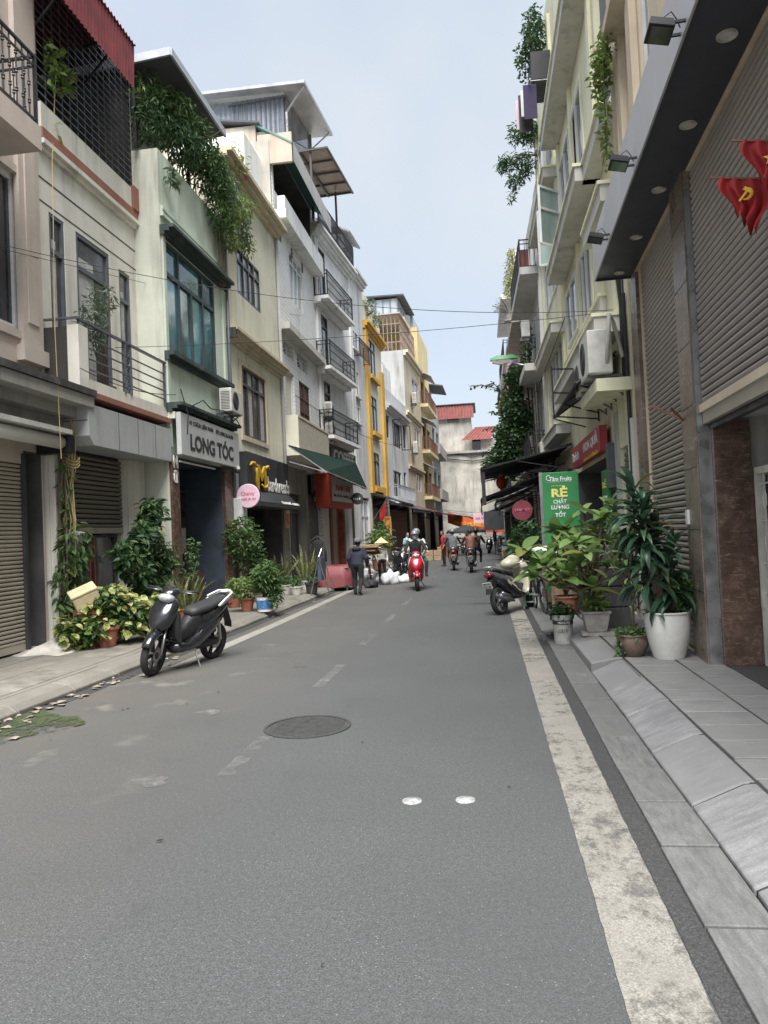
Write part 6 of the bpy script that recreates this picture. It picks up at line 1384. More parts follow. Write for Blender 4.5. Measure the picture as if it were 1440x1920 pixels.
# right side: hanging plant on the lime house, big vine over the street, balcony plants
t = thing('hanging_plant','green vine hanging down the lime house wall','plant',R2.w(.7,.25,9.4)); h_ = lambda px_,py_: tuple(onX(px_,py_,2.1)-t.location)
P_ = np.concatenate([blob_pts(h_(1132,95),(.14,.35,.35),170,.1),blob_pts(h_(1124,140),(.13,.3,.4),190,.1),blob_pts(h_(1130,170),(.08,.2,.5),90,.1),blob_pts(h_(1136,230),(.05,.08,.6),60,.1),blob_pts(h_(1137,290),(.05,.08,.4),22,.1)]); foliage('foliage',P_,.11,'leaf_bright',t,aspect=.5)
MB().tube([h_(1130,90),h_(1134,200),h_(1138,300)],.01,4).tube([h_(1128,120),h_(1141,240),h_(1130,310)],.008,4).build('stem','stem_green',t)
t = thing('climbing_plant','big dark vine draped over the weathered house above the awnings','plant',(1.6,28.5,3.0)); h_ = lambda px_,py_,Y_=29: tuple(onY(px_,py_,Y_)-t.location)
cl = [(h_(965,720),(.35,.8,.8),700),(h_(962,770),(.55,.9,.8),1000),(h_(955,815),(.6,.9,.7),1000),(h_(948,850),(.6,.8,.55),800),(h_(975,860),(.5,.8,.6),600),(h_(925,870),(.45,.6,.35),300),(h_(985,690),(.25,.5,.7),260),(h_(990,640),(.2,.5,.6),160),(h_(945,890),(.5,.8,.3),260),(h_(985,790),(.3,.6,.7),400)]
P_ = np.concatenate([blob_pts(c_,r_,n_,.3) for c_,r_,n_ in cl]); foliage('foliage',P_,.17,'leaf_dark',t,aspect=.6); foliage('light_leaves',P_[::9]+RNG.normal(0,.1,P_[::9].shape),.16,'leaf_mid',t,aspect=.6)
tw = [[(958,740),(930,728),(905,722),(880,724)],[(958,760),(940,735),(925,718),(912,722)],[(955,790),(935,778),(918,772)],[(948,810),(925,800),(905,806)],[(940,840),(920,850),(905,848)],[(975,700),(985,640),(975,600)]]
mb = MB(); tp_ = []
for w_ in tw:
    p3 = [Vector(h_(*q)) for q in w_]; mb.tube(p3,.015,4)
    for a, b_ in zip(p3,p3[1:]):
        for k in range(16): q = a.lerp(b_,u(0,1)); tp_.append((q.x+u(-.06,.06),q.y+u(-.1,.1),q.z+u(-.08,.06)))
for k in range(14): c_ = random.choice(cl)[0]; mb.tube([(.5,0,-2.8),(.5,.2,0),c_],.03,5)
mb.build('stem','bark',t); foliage('twig_leaves',np.array(tp_),.14,'leaf_dark',t,aspect=.55)
def balcony_plant(label, Y_, cl, leaf, size, n, asp=.3, wall=2.3):
    c0 = onY(*cl[0][0],Y_); t = thing('balcony_plant',label,'plant',(c0.x+(.35 if wall > 0 else -.35),Y_,c0.z-.5)); loc = Vector(t.location)
    MB().lathe([(.001,-.5),(.16,-.5),(.22,-.16),(.24,-.16),(.24,-.12),(.2,-.12)],16,cap=False).build('pot','grey_pot',t,smooth='auto'); a_, b_ = sorted((-.25 if wall > 0 else .25, wall-loc.x)); MB().box(a_,b_,-.3,.3,-.56,-.505).build('shelf','pl_concrete',t)
    P_ = np.concatenate([blob_pts(tuple(onY(*c_,Y_)-loc),r_,int(n*w_),.1) for c_, r_, w_ in cl]); foliage('foliage',P_,size,leaf,t,aspect=asp)
    mb = MB()
    for k in range(12): e_ = P_[random.randrange(len(P_))]; mb.tube([(0,0,-.25),(e_[0]*.5,e_[1]*.5,e_[2]*.5),tuple(e_)],.014,4)
    mb.build('stem','bark',t); return t
balcony_plant('airy tree leaning out from a high right balcony', 25.0, [((995,250),(.35,.5,.4),1.2),((970,250),(.35,.4,.35),.8),((955,305),(.35,.4,.3),.7),((985,310),(.3,.4,.5),1.0),((965,340),(.3,.4,.3),.5),((940,310),(.2,.3,.2),.25),((960,370),(.15,.2,.2),.15)], 'leaf_dark', .17, 330)
balcony_plant('yellow-green bamboo on a far right balcony', 37.0, [((958,510),(.3,.5,.6),1),((955,540),(.3,.5,.6),1),((960,480),(.25,.4,.4),.6)], 'leaf_yellow', .22, 300, .2)
balcony_plant('bare purple twigs on a far right balcony', 37.5, [((940,565),(.35,.4,.4),.5),((930,578),(.3,.3,.25),.3)], 'leaf_grey', .08, 150)
for k, (px_,py_,Y_,l_) in enumerate(((690,575,38,'rooftop greenery above the golden house'),(700,600,40,'trailing plants beside the golden house roof'))): balcony_plant(l_, Y_, [((px_,py_),(.5,.6,.5),1)], 'leaf_grey', .2, 220, wall=-5.6)
bush('dark potted tree beneath the black awning', Vector((1.3,19.5,.15)), ('grey_pot',.2,.26,.35), [((-.2,0,1.1),(.5,.6,.6),620),((-.4,-.3,.7),(.4,.4,.4),260)], .16, 'leaf_dark'); bush('potted shrub by the kerb past the black awning', Vector((1.2,22.5,.15)), ('terracotta',.2,.25,.35), [((-.1,0,1.1),(.5,.6,.7),520)], .17, 'leaf_mid')
# ---------------------------------------------------------------- scooters
mat('tyre', (.018,.018,.019), .85, var=.3, vs=40); mat('plastic_black', (.022,.022,.024), .5, var=.2, vs=15); mat('seat_black', (.028,.028,.030), .6, var=.15, vs=30, bump=.1, bs=200)
mat('paint_black', (.022,.023,.027), .22, .3, var=.1, coat=1); mat('paint_red', (.42,.016,.028), .3, .1, var=.1, coat=.7); mat('paint_cream', (.50,.46,.34), .3, 0, var=.1, coat=.6); mat('paint_white', (.62,.62,.60), .3, 0, var=.1, coat=.6)
mat('paint_grey', (.16,.165,.17), .3, .3, var=.1, coat=.6); mat('paint_orange', (.55,.16,.03), .3, .1, var=.1, coat=.6); mat('paint_silver', (.42,.43,.44), .3, .6, var=.1, coat=.5)
mat('lens_clear', (.60,.62,.63), .12, .4, var=.35, vs=25); mat('lens_red', (.22,.012,.015), .15, coat=.6); mat('lens_amber', (.5,.18,.03), .2); mat('alloy', (.33,.33,.34), .35, .8)
def sec(x, z, hw, ht, tilt=0., p=2.6, n=14):
    out = []
    for k in range(n):
        a = 2*math.pi*k/n; c_, s_ = math.cos(a), math.sin(a)
        yy_ = hw*math.copysign(abs(c_)**(2/p),c_); tt = ht*math.copysign(abs(s_)**(2/p),s_)
        out.append((x+tt*math.sin(tilt)*-1, yy_, z+tt*math.cos(tilt)))
    return out
def wheel(parent, x, r=.27, w=.05, steer=0., name='wheel', y=0, rim='alloy'):
    A_ = Matrix.Rotation(R(90),3,'X')
    o = MB().lathe([(r*.80,-w*.8),(r*.93,-w),(r*.99,-w*.55),(r,0),(r*.99,w*.55),(r*.93,w),(r*.80,w*.8)],30,(0,0,0),A_,cap=False).build(name,'tyre',parent,smooth=True,loc=(x,y,r),rot=(0,0,steer))
    mb = MB().lathe([(r*.82,-w*.75),(r*.74,-w*.5),(r*.74,w*.5),(r*.82,w*.75)],30,(0,0,0),A_,cap=False)
    for k in range(5):
        a = k*2*math.pi/5
        for d_ in (-.1,.1): mb.bar((.03*math.cos(a),0,.03*math.sin(a)),(r*.76*math.cos(a+d_),0,r*.76*math.sin(a+d_)),.022,.03,(0,1,0))
    mb.lathe([(.001,-w*.9),(.045,-w*.9),(.045,w*.9),(.001,w*.9)],14,(0,0,0),A_,cap=False); mb.build('rim',rim,o,smooth='auto')
    MB().lathe([(.05,-w*.95),(.10,-w*.95),(.10,-w*.85),(.05,-w*.85)],20,(0,0,0),A_,cap=False).build('brake_disc','steel',o)
    return o
def scooter(label, loc, heading, paint='paint_black', steer=0., lean=0., mirrors=True, plate=None, second=None, group='scooters', floor='plastic_black', seatcol='seat_black'):
    """x forward, y left, z up; origin on the ground between the wheels"""
    t = thing('scooter', label, 'scooter', loc, heading, group); t.rotation_euler = (Matrix.Rotation(heading,3,'Z') @ Matrix.Rotation(-lean,3,'X')).to_euler()
    wf, wr = .64, -.62; sec2 = second or paint
    rm_ = 'plastic_black' if paint in ('paint_black','paint_red','paint_grey') else 'alloy'; wheel(t, wf, .268, .048, steer, rim=rm_); wheel(t, wr, .262, .055, rim=rm_)
    ca, sa = math.cos(steer), math.sin(steer)
    rot = lambda x,y,z: (wf-.10+(x-wf+.10)*ca-y*sa, (x-wf+.10)*sa+y*ca, z)
    mb = MB()
    for y_ in (-.075,.075): mb.tube([rot(wf,y_,.268),rot(wf-.10,y_,.62)],.018,8)
    mb.tube([rot(wf-.10,0,.6),(wf-.20,0,.98)],.025,8); mb.build('fork','steel',t,smooth=True)
    fd = MB(); rings = []
    for k in range(9):
        a = R(28+k*12); r_ = .310; rings.append([rot(wf+r_*math.cos(a)*(1 if 1 else 0)+dx*math.cos(a), yy_, .268+r_*math.sin(a)+dx*math.sin(a)) for yy_, dx in ((-.062,-.05),(-.058,-.005),(-.03,.012),(0,.016),(.03,.012),(.058,-.005),(.062,-.05))])
    fd.loft(rings, False, False).build('front_fender', sec2, t, smooth=True).modifiers.new('solid','SOLIDIFY').thickness = .008
    # front cowl and leg shield
    MB().loft([sec(.70,.60,.03,.03,R(-30)),sec(.66,.63,.10,.08,R(-30)),sec(.60,.69,.165,.12,R(-35)),sec(.52,.79,.19,.125,R(-40)),sec(.44,.90,.165,.10,R(-45)),sec(.39,.97,.10,.06,R(-50))]).build('front_cowl',paint,t,smooth=True)
    MB().loft([sec(.475,.90,.15,.03,R(-70)),sec(.445,.78,.205,.05,R(-72)),sec(.42,.62,.215,.06,R(-75)),sec(.38,.46,.20,.08,R(-72)),sec(.32,.34,.18,.07,R(-45)),sec(.22,.285,.16,.05,R(-10))]).build('leg_shield',paint,t,smooth=True)
    for s_ in (-1,1):
        MB().loft([[(.655,s_*.06,.655),(.60,s_*.135,.70),(.53,s_*.172,.80),(.60,s_*.10,.76)],[(.668,s_*.065,.66),(.615,s_*.145,.705),(.54,s_*.18,.805),(.615,s_*.108,.768)]]).build('turn_signal','lens_clear',t,smooth=True)
    MB().loft([sec(.32,.285,.145,.035),sec(.15,.275,.15,.03),sec(-.05,.28,.15,.035),sec(-.14,.30,.14,.05)]).build('floor_board',floor,t,smooth=True)
    MB().loft([sec(.40,.55,.085,.06,R(-70)),sec(.20,.42,.09,.10),sec(.04,.50,.10,.19),sec(-.06,.58,.125,.19),sec(-.2,.6,.14,.14)]).build('centre_tunnel','plastic_black',t,smooth=True)
    MB().loft([sec(.36,.33,.175,.08),sec(.15,.31,.182,.07),sec(-.05,.36,.185,.11),sec(-.22,.45,.185,.15),sec(-.42,.55,.172,.13),sec(-.62,.66,.14,.08)]).build('lower_fairing',paint,t,smooth=True)
    # rear body
    MB().loft([sec(-.02,.50,.10,.19,R(10)),sec(-.14,.56,.155,.175,R(12)),sec(-.32,.62,.165,.145,R(14)),sec(-.52,.69,.15,.115,R(18)),sec(-.70,.76,.115,.085,R(22)),sec(-.84,.81,.06,.05,R(25)),sec(-.87,.82,.02,.02,R(25))]).build('rear_body',paint,t,smooth=True)
    for s_ in (-1,1):
        MB().loft([[(.0,s_*.145,.34),(-.2,s_*.168,.42),(-.40,s_*.168,.56),(-.42,s_*.15,.66),(-.1,s_*.15,.50)],[(.0,s_*.15,.34),(-.2,s_*.178,.42),(-.40,s_*.178,.56),(-.42,s_*.16,.66),(-.1,s_*.16,.50)]]).build('side_panel',sec2,t,smooth='auto')
    MB().loft([sec(.02,.735,.075,.05,R(8)),sec(-.08,.755,.125,.065,R(4)),sec(-.28,.775,.14,.06,R(3)),sec(-.42,.805,.135,.06,R(8)),sec(-.60,.845,.12,.055,R(10)),sec(-.74,.865,.085,.04,R(8)),sec(-.78,.868,.03,.02)]).build('seat',seatcol,t,smooth=True)
    MB().tube([(-.50,.155,.80),(-.66,.15,.87),(-.82,.11,.92),(-.90,.0,.935),(-.82,-.11,.92),(-.66,-.15,.87),(-.50,-.155,.80)],.018,8).build('grab_rail','paint_silver',t,smooth=True)
    # engine, swing arm, exhaust, stand
    MB().loft([sec(-.10,.32,.10,.09),sec(-.28,.29,.12,.09),sec(-.50,.28,.10,.075),sec(-.66,.27,.07,.05)]).build('engine','plastic_black',t,smooth=True)
    MB().tube([(-.25,-.13,.22),(-.40,-.16,.24),(-.52,-.17,.28),(-.86,-.18,.36)],[.02,.03,.055,.05],10).build('exhaust','iron_grey',t,smooth=True); MB().tube([(-.50,-.20,.33),(-.84,-.225,.41)],[.03,.03],6).build('heat_shield','steel',t,smooth=True)
    MB().tube([(-.05,.12,.24),(-.03,.25,.02),(.03,.27,.012)],.012,6).build('side_stand','steel',t)
    MB().tube([(-.62,.11,.30),(-.50,.13,.62)],.026,8).build('shock_absorber','steel',t)
    MB().loft([[(x-.0,yy_,z) for yy_ in (-.06,.06)]+[(x-.012,yy_,z) for yy_ in (.06,-.06)] for x, z in ((-.78,.74),(-.86,.62),(-.93,.50),(-.95,.42))]).build('rear_mudguard','plastic_black',t)
    MB().loft([sec(-.80,.775,.10,.04,R(25)),sec(-.88,.77,.085,.045,R(25)),sec(-.90,.77,.05,.02,R(25))]).build('tail_light','lens_red',t,smooth=True)
    if plate:
        o = MB().cbox((-.955,0,.585),(.006,.19,.14),Matrix.Rotation(R(-30),3,'Y')).build('number_plate','sign_white',t)
        for k, s_ in enumerate(plate): lettering(s_,'ink',o,frame3(Vector((-.962,0,.585))+Matrix.Rotation(R(-30),3,'Y')@Vector((0,0,.032-.064*k)),(0,-1,0),Matrix.Rotation(R(-30),3,'Y')@Vector((0,0,1))),w=.15,h=.045,depth=.003,bold=.02)
    # handlebar unit
    rb_ = lambda x,y,z: (.40+(x-.40)*ca-y*sa, (x-.40)*sa+y*ca, z)
    hb = MB().loft([[rb_(*p) for p in r_] for r_ in (sec(.53,1.00,.03,.03,R(-40)),sec(.50,1.01,.09,.06,R(-40)),sec(.43,1.045,.12,.075,R(-40)),sec(.36,1.07,.10,.055,R(-30)),sec(.31,1.065,.05,.03,R(-20)))]).build('handlebar_cover',paint,t,smooth=True)
    MB().loft([[rb_(*p) for p in r_] for r_ in (sec(.50,.985,.115,.075,R(-38)),sec(.548,.975,.10,.068,R(-38)),sec(.572,.962,.07,.045,R(-38)),sec(.58,.957,.02,.012,R(-38)))]).build('headlight','lens_clear',t,smooth=True)
    for s_ in (-1,1):
        MB().tube([rb_(.40,s_*.09,1.05),rb_(.38,s_*.20,1.075),rb_(.33,s_*.35,1.075)],[.014,.016,.018],8).build('grip','plastic_black',t,smooth=True)
        MB().tube([rb_(.42,s_*.14,1.06),rb_(.42,s_*.24,1.065),rb_(.39,s_*.34,1.065)],[.008,.007,.006],5).build('brake_lever','steel',t,smooth=True)
        if mirrors:
            MB().tube([rb_(.40,s_*.16,1.08),rb_(.40,s_*.24,1.22),rb_(.40,s_*.30,1.27)],.007,5).build('mirror_stem','plastic_black',t,smooth=True)
            o = MB().ell(rb_(.40,s_*.31,1.30),(.018,.062,.042),12,8).build('mirror','plastic_black',t,smooth=True)
    return t
def place(front, rear): f_, r_ = Vector(front), Vector(rear); d_ = f_-r_; return ((f_+r_)/2, math.atan2(d_.y,d_.x))
# black scooter at the left kerb
f_ = onZ(280,1268,0); r_ = onZ(402,1233,0); c_, h_ = place((f_.x,f_.y,0),(r_.x,r_.y,0))
SB = scooter('black scooter leaning on its side stand at the left kerb', (c_.x,c_.y,0), h_, 'paint_black', steer=R(12), lean=R(9), mirrors=False)
MB().tube([(-.45,.16,.80),(-.60,.155,.88),(-.80,.12,.945),(-.92,.0,.955),(-.80,-.12,.945),(-.60,-.155,.88)],.016,8).build('chrome_rail','paint_white',SB,smooth=True)
foliage('stuck_leaf', np.array([(.42,.16,.86),(.43,.17,.80)]), .09, 'leaf_yellow', SB, tmpl='l', aspect=.6)
# cream scooter parked on the right with a bag on the seat
f_ = onZ(988,1140,0); r_ = onZ(944,1153,0); c_, h_ = place((f_.x+.05,f_.y+.1,0),(r_.x,r_.y,0))
SC = scooter('cream scooter parked on the right edge line seen from behind', (c_.x,c_.y,0), R(60), 'paint_cream', steer=R(15), lean=R(9), plate=('29-U1','521.49'))
for ch in SC.children:
    if ch.name.split('.')[0] in ('lower_fairing','front_fender','handlebar_cover','rear_body'): ch.data.materials[0] = M['paint_grey' if ch.name.startswith('rear') else 'paint_black']
MB().ell((.10,0,.95),(.26,.19,.13),14,8).ell((.30,.05,1.0),(.15,.16,.13),12,8).build('rain_cover','paint_cream',SC,smooth=True)

# ---------------------------------------------------------------- people
mat('skin', (.42,.24,.16), .55, var=.12, vs=20); mat('hair', (.018,.015,.013), .5, var=.3, vs=60); mat('navy', (.022,.022,.040), .85, var=.25, vs=12); mat('black_cloth', (.017,.017,.019), .85, var=.3, vs=12); mat('jeans', (.06,.075,.11), .85, var=.25, vs=12)
mat('grey_cloth', (.12,.125,.13), .85, var=.25, vs=12); mat('brown_jacket', (.16,.065,.042), .6, var=.3, vs=10); mat('pale_cloth', (.55,.55,.54), .85, var=.2, vs=12); mat('blue_shirt', (.33,.48,.55), .85, var=.2); mat('red_shirt', (.42,.03,.04), .85, var=.2, vs=10); mat('shoe', (.03,.03,.032), .6); mat('helmet_grey', (.16,.17,.18), .3, coat=.6); mat('mask_white', (.66,.68,.68), .8); mat('straw', (.60,.47,.26), .85, var=.3, vs=25, bump=.3)
def seg_d(p, a, b):
    ab = b-a; q = np.clip(((p-a)@ab)/max(1e-9,ab@ab),0,1); return np.linalg.norm(p-(a+q[:,None]*ab),axis=1)
def body(t, J, cols, sc=1.0, vox=.016):
    """one continuous body: tapered limbs fused by a voxel remesh, coloured by the nearest bone"""
    mb = MB(); bones = []
    def limb(a, b_, r0, r1, m_, flat=1.0):
        a, b_ = Vector(a)*sc, Vector(b_)*sc; r0 *= sc; r1 *= sc
        mb.tube([a.lerp(b_,q) for q in (0,.33,.66,1)],[r0,r0+(r1-r0)*.3,r0+(r1-r0)*.7,r1],10); mb.ell(a,r0,10,6); mb.ell(b_,r1,10,6); bones.append((np.array(a),np.array(b_),(r0+r1)/2,m_))
    hip, chest, neck, head = (Vector(J[k]) for k in ('hip','chest','neck','head'))
    side = Vector(J.get('side',(0,1,0))).normalized()
    def oval(c_, w_, d_, up):
        f3 = side.cross(up).normalized(); return [tuple((c_+side*w_*math.cos(a)+f3*d_*math.sin(a))*sc) for a in [k*2*math.pi/16 for k in range(16)]]
    ax_ = (neck-hip).normalized()
    bk = cols.get('bulk',1.); rings = [(hip-ax_*.10,.12*bk,.09*bk),(hip-ax_*.02,.168*bk,.125*bk),(hip.lerp(chest,.45),.165*bk,.12*bk),(chest,.18*bk,.125*bk),(chest.lerp(neck,.55),.175,.105),(chest.lerp(neck,.85),.11,.075),(neck,.06,.06)]
    mb.loft([oval(c_,w_,d_,ax_) for c_,w_,d_ in rings]); bones.append((np.array(hip.lerp(chest,.25))*sc,np.array(chest.lerp(neck,.75))*sc,.16*sc,cols['top'])); bones.append((np.array(hip-ax_*.08)*sc,np.array(hip+ax_*.02)*sc,.15*sc,cols['legs']))
    limb(neck-ax_*.04, head-Vector((0,0,.06)), .055, .05, cols.get('neck','skin'))
    fw = Vector(J.get('face',(1,0,0))).normalized()
    mb.ell(head*sc,(.085*sc,.078*sc,.115*sc),14,10,Matrix((fw,Vector((0,0,1)).cross(fw),Vector((0,0,1)))).transposed())
    mb.ell((head+fw*.088-Vector((0,0,.012)))*sc,(.02*sc,.014*sc,.022*sc),8,6); mb.ell((head+fw*.06-Vector((0,0,.075)))*sc,(.03*sc,.035*sc,.03*sc),8,6)
    sd_ = Vector((0,0,1)).cross(fw)
    for s_ in (-1,1): mb.ell((head+sd_*s_*.08)*sc,(.02*sc,.012*sc,.03*sc),8,6)
    bones.append((np.array(head+fw*.03)*sc,np.array(head+fw*.035-Vector((0,0,.08)))*sc,.08*sc,cols.get('face','skin'))); bones.append((np.array(head-fw*.03+Vector((0,0,.03)))*sc,np.array(head-fw*.04+Vector((0,0,.05)))*sc,.10*sc,cols.get('hair','hair')))
    for s_ in ('l','r'):
        sh, el, wr = (Vector(J[s_+k]) for k in ('sh','el','wr'))
        ab = cols.get('bulk',1.)**1.5; limb(sh, el, .058*ab, .050*ab, cols['top']); limb(el, wr, .048*ab, .036*ab, cols.get('fore',cols['top']))
        d_ = (Vector(J.get(s_+'hd')) if J.get(s_+'hd') else wr+(wr-el).normalized()*.1)-wr; d_.normalize()
        pal = wr+d_*.05; limb(wr, pal, .030, .034, cols.get('hand','skin'))
        sv = d_.cross(Vector((0,0,1))); sv = sv.normalized() if sv.length > .1 else Vector((1,0,0))
        for q, l_ in ((-.03,.055),(-.01,.07),(.01,.066),(.03,.05)):
            k0 = pal+sv*q+d_*.02; k1 = k0+d_*l_*.6; limb(k0,k1,.010,.009,cols.get('hand','skin')); limb(k1,k1+(d_*.5-Vector((0,0,.6))).normalized()*l_*.6,.009,.008,cols.get('hand','skin'))
        limb(wr+sv*.03+d_*.02, wr+sv*.055+d_*.065, .011,.009,cols.get('hand','skin'))
        h0, kn, an, to = (Vector(J[s_+k]) for k in ('hp','kn','an','to'))
        limb(h0, kn, .088*cols.get('lw',1), .062*cols.get('lw',1), cols['legs']); limb(kn, an, .060*cols.get('lw',1), .042*cols.get('lw',1.0), cols.get('shin',cols['legs'])); limb(an+Vector((0,0,-.02)), to, .042, .034, cols.get('shoe','shoe'))
    me0 = mb.mesh('body'); o = link('body', me0, t); rm = o.modifiers.new('r','REMESH'); rm.mode = 'VOXEL'; rm.voxel_size = vox*sc; sm = o.modifiers.new('s','SMOOTH'); sm.iterations = 3; sm.factor = .5
    dg = bpy.context.evaluated_depsgraph_get(); me = bpy.data.meshes.new_from_object(o.evaluated_get(dg)); o.modifiers.clear(); o.data = me; bpy.data.meshes.remove(me0)
    n = len(me.vertices); co = np.empty(n*3); me.vertices.foreach_get('co',co); co = co.reshape(-1,3)
    mts = sorted({b_[3] for b_ in bones}); me.materials.clear()
    for q in mts: me.materials.append(M[q])
    D = np.stack([seg_d(co,a,b_)/r_ for a,b_,r_,_ in bones],1); best = np.array([mts.index(b_[3]) for b_ in bones])[D.argmin(1)]
    pv = np.empty(len(me.loops),int); me.loops.foreach_get('vertex_index',pv); st = np.empty(len(me.polygons),int); me.polygons.foreach_get('loop_start',st)
    me.polygons.foreach_set('material_index',best[pv[st]].tolist()); me.polygons.foreach_set('use_smooth',[True]*len(me.polygons)); me.update()
    return o
RIDE = dict(hip=(-.20,0,.92),chest=(-.14,0,1.22),neck=(-.10,0,1.42),head=(-.06,0,1.56),lsh=(-.12,.19,1.36),lel=(.08,.30,1.15),lwr=(.29,.33,1.10),lhd=(.36,.34,1.09),rsh=(-.12,-.19,1.36),rel=(.08,-.30,1.15),rwr=(.29,-.33,1.10),rhd=(.36,-.34,1.09),
            lhp=(-.16,.10,.88),lkn=(.24,.17,.74),lan=(.16,.15,.38),lto=(.30,.16,.345),rhp=(-.16,-.10,.88),rkn=(.24,-.17,.74),ran=(.16,-.15,.38),rto=(.30,-.16,.345))
PASS = dict(hip=(-.55,0,.98),chest=(-.50,0,1.27),neck=(-.46,0,1.46),head=(-.42,0,1.61),lsh=(-.48,.19,1.40),lel=(-.38,.27,1.15),lwr=(-.20,.19,1.05),rsh=(-.48,-.19,1.40),rel=(-.38,-.27,1.15),rwr=(-.20,-.19,1.05),
            lhp=(-.50,.12,.93),lkn=(-.15,.26,.80),lan=(-.28,.24,.42),lto=(-.15,.26,.37),rhp=(-.50,-.12,.93),rkn=(-.15,-.26,.80),ran=(-.28,-.24,.42),rto=(-.15,-.26,.37))
def helmet(t, head, mt, sc=1.0, visor=True):
    h = Vector(head)*sc
    MB().lathe([(.118*math.cos(a)+.004,.125*math.sin(a)) for a in [R(-15+k*15) for k in range(8)]],18,tuple(h+Vector((-.01,0,.035))),cap=False).build('helmet',mt,t,smooth=True).modifiers.new('solid','SOLIDIFY').thickness = .012
    if visor: MB().loft([sec(h.x+.11,h.z+.055,.09,.01),sec(h.x+.17,h.z+.045,.06,.006)]).build('helmet_peak',mt,t,smooth=True)
def rider(label, loc, rz, cols, pose=RIDE, hm=None, sc=1.0):
    t = thing('person', label, 'person', loc, rz, 'people in the street'); body(t, pose, cols, sc)
    if hm: helmet(t, pose['head'], hm, sc)
    return t
# red scooter with two riders coming towards the camera
p_ = onZ(779,1108,0); rz_ = R(-84)
loc = Vector((p_.x,p_.y+.55,0))
scooter('red scooter ridden by two people towards the camera', loc, rz_, 'paint_red', steer=R(2))
rider('driver of the red scooter in black jacket, white mask and grey helmet', loc, rz_, dict(top='black_cloth',legs='pale_cloth',face='mask_white'), RIDE, 'helmet_grey'); rider('passenger in a pale shirt behind the red scooter driver', loc+Vector((.05,.02,0)), rz_, dict(top='pale_cloth',legs='grey_cloth'), PASS, 'helmet_grey')
# two scooters riding away
p_ = onZ(850,1070,0); loc = Vector((p_.x,p_.y+.6,0)); rz_ = R(93)
scooter('scooter with orange tail riding away on the left', loc, rz_, 'paint_orange', plate=('29-X3','218.04')); rider('rider in dark grey on the orange-tailed scooter', loc, rz_, dict(top='grey_cloth',legs='black_cloth'), RIDE, 'helmet_grey')
p_ = onZ(884,1074,0); loc = Vector((p_.x,p_.y+.6,0)); rz_ = R(90)
scooter('dark scooter riding away on the right of the pair', loc, rz_, 'paint_grey', plate=('29-S6','604.11')); rider('rider in a brown leather jacket seen from behind', loc, rz_, dict(top='brown_jacket',legs='black_cloth'), RIDE); rider('passenger in black half hidden beyond the brown jacket', loc+Vector((.22,.55,0)), rz_, dict(top='black_cloth',legs='black_cloth'), RIDE, 'plastic_black')
# walking woman in dark clothes
p_ = onZ(672,1116,0); t = thing('person', 'woman in navy jacket and cap walking away along the left edge', 'person', (p_.x,p_.y,0), R(82), 'people in the street')
WALK = dict(hip=(0,0,.90),chest=(.06,0,1.20),neck=(.11,0,1.40),head=(.16,0,1.53),lsh=(.09,.19,1.34),lel=(.02,.27,1.08),lwr=(.10,.26,.86),rsh=(.09,-.19,1.34),rel=(.05,-.27,1.08),rwr=(.16,-.25,.88),
            lhp=(0,.10,.86),lkn=(.10,.11,.48),lan=(.06,.11,.08),lto=(.20,.12,.045),rhp=(0,-.10,.86),rkn=(.02,-.11,.48),ran=(-.20,-.11,.12),rto=(-.08,-.12,.04))
body(t, WALK, dict(top='navy',legs='black_cloth',lw=1.25,bulk=1.14), .93); MB().lathe([(.10,-.01),(.115,.0),(.11,.06),(.07,.11),(.001,.125)],16,tuple(Vector(WALK['head'])*.93+Vector((0,0,.03))),cap=False).build('cap','grey_cloth',t,smooth=True)
MB().ell((.0,0,1.27),(.09,.13,.07),12,8).build('hood','navy',t,smooth=True)
STAND = dict(hip=(0,0,.93),chest=(.02,0,1.24),neck=(.02,0,1.45),head=(.05,0,1.59),lsh=(.02,.19,1.38),lel=(.0,.25,1.10),lwr=(.10,.22,.90),rsh=(.02,-.19,1.38),rel=(.0,-.25,1.10),rwr=(.10,-.22,.90),
            lhp=(0,.10,.88),lkn=(.02,.11,.48),lan=(0,.11,.08),lto=(.13,.12,.045),rhp=(0,-.10,.88),rkn=(.02,-.11,.48),ran=(0,-.11,.08),rto=(.13,-.12,.04))
for l_, px_, py_, rz_, c_ in (('person in a light blue shirt and shorts by the left awnings',765,1068,R(-30),dict(top='blue_shirt',legs='grey_cloth',shin='skin',fore='skin')),('person in a red shirt standing at the left stalls',834,1062,R(200),dict(top='red_shirt',legs='black_cloth',fore='skin'))):
    p_ = onZ(px_,py_,0); t = thing('person', l_, 'person', (p_.x,p_.y,0), rz_, 'people in the street'); body(t, STAND, c_, .97, .02)
p_ = Vector((-3.5,25.0,0)); t = thing('person', 'street vendor in a conical straw hat behind the cardboard load', 'person', p_, R(-60), 'people in the street'); body(t, STAND, dict(top='pale_cloth',legs='black_cloth'), .82, .02)
MB().lathe([(.25,0),(.13,.10),(.012,.19),(.001,.195)],24,(.04,0,1.33),cap=False).build('conical_hat','straw',t,smooth=True)
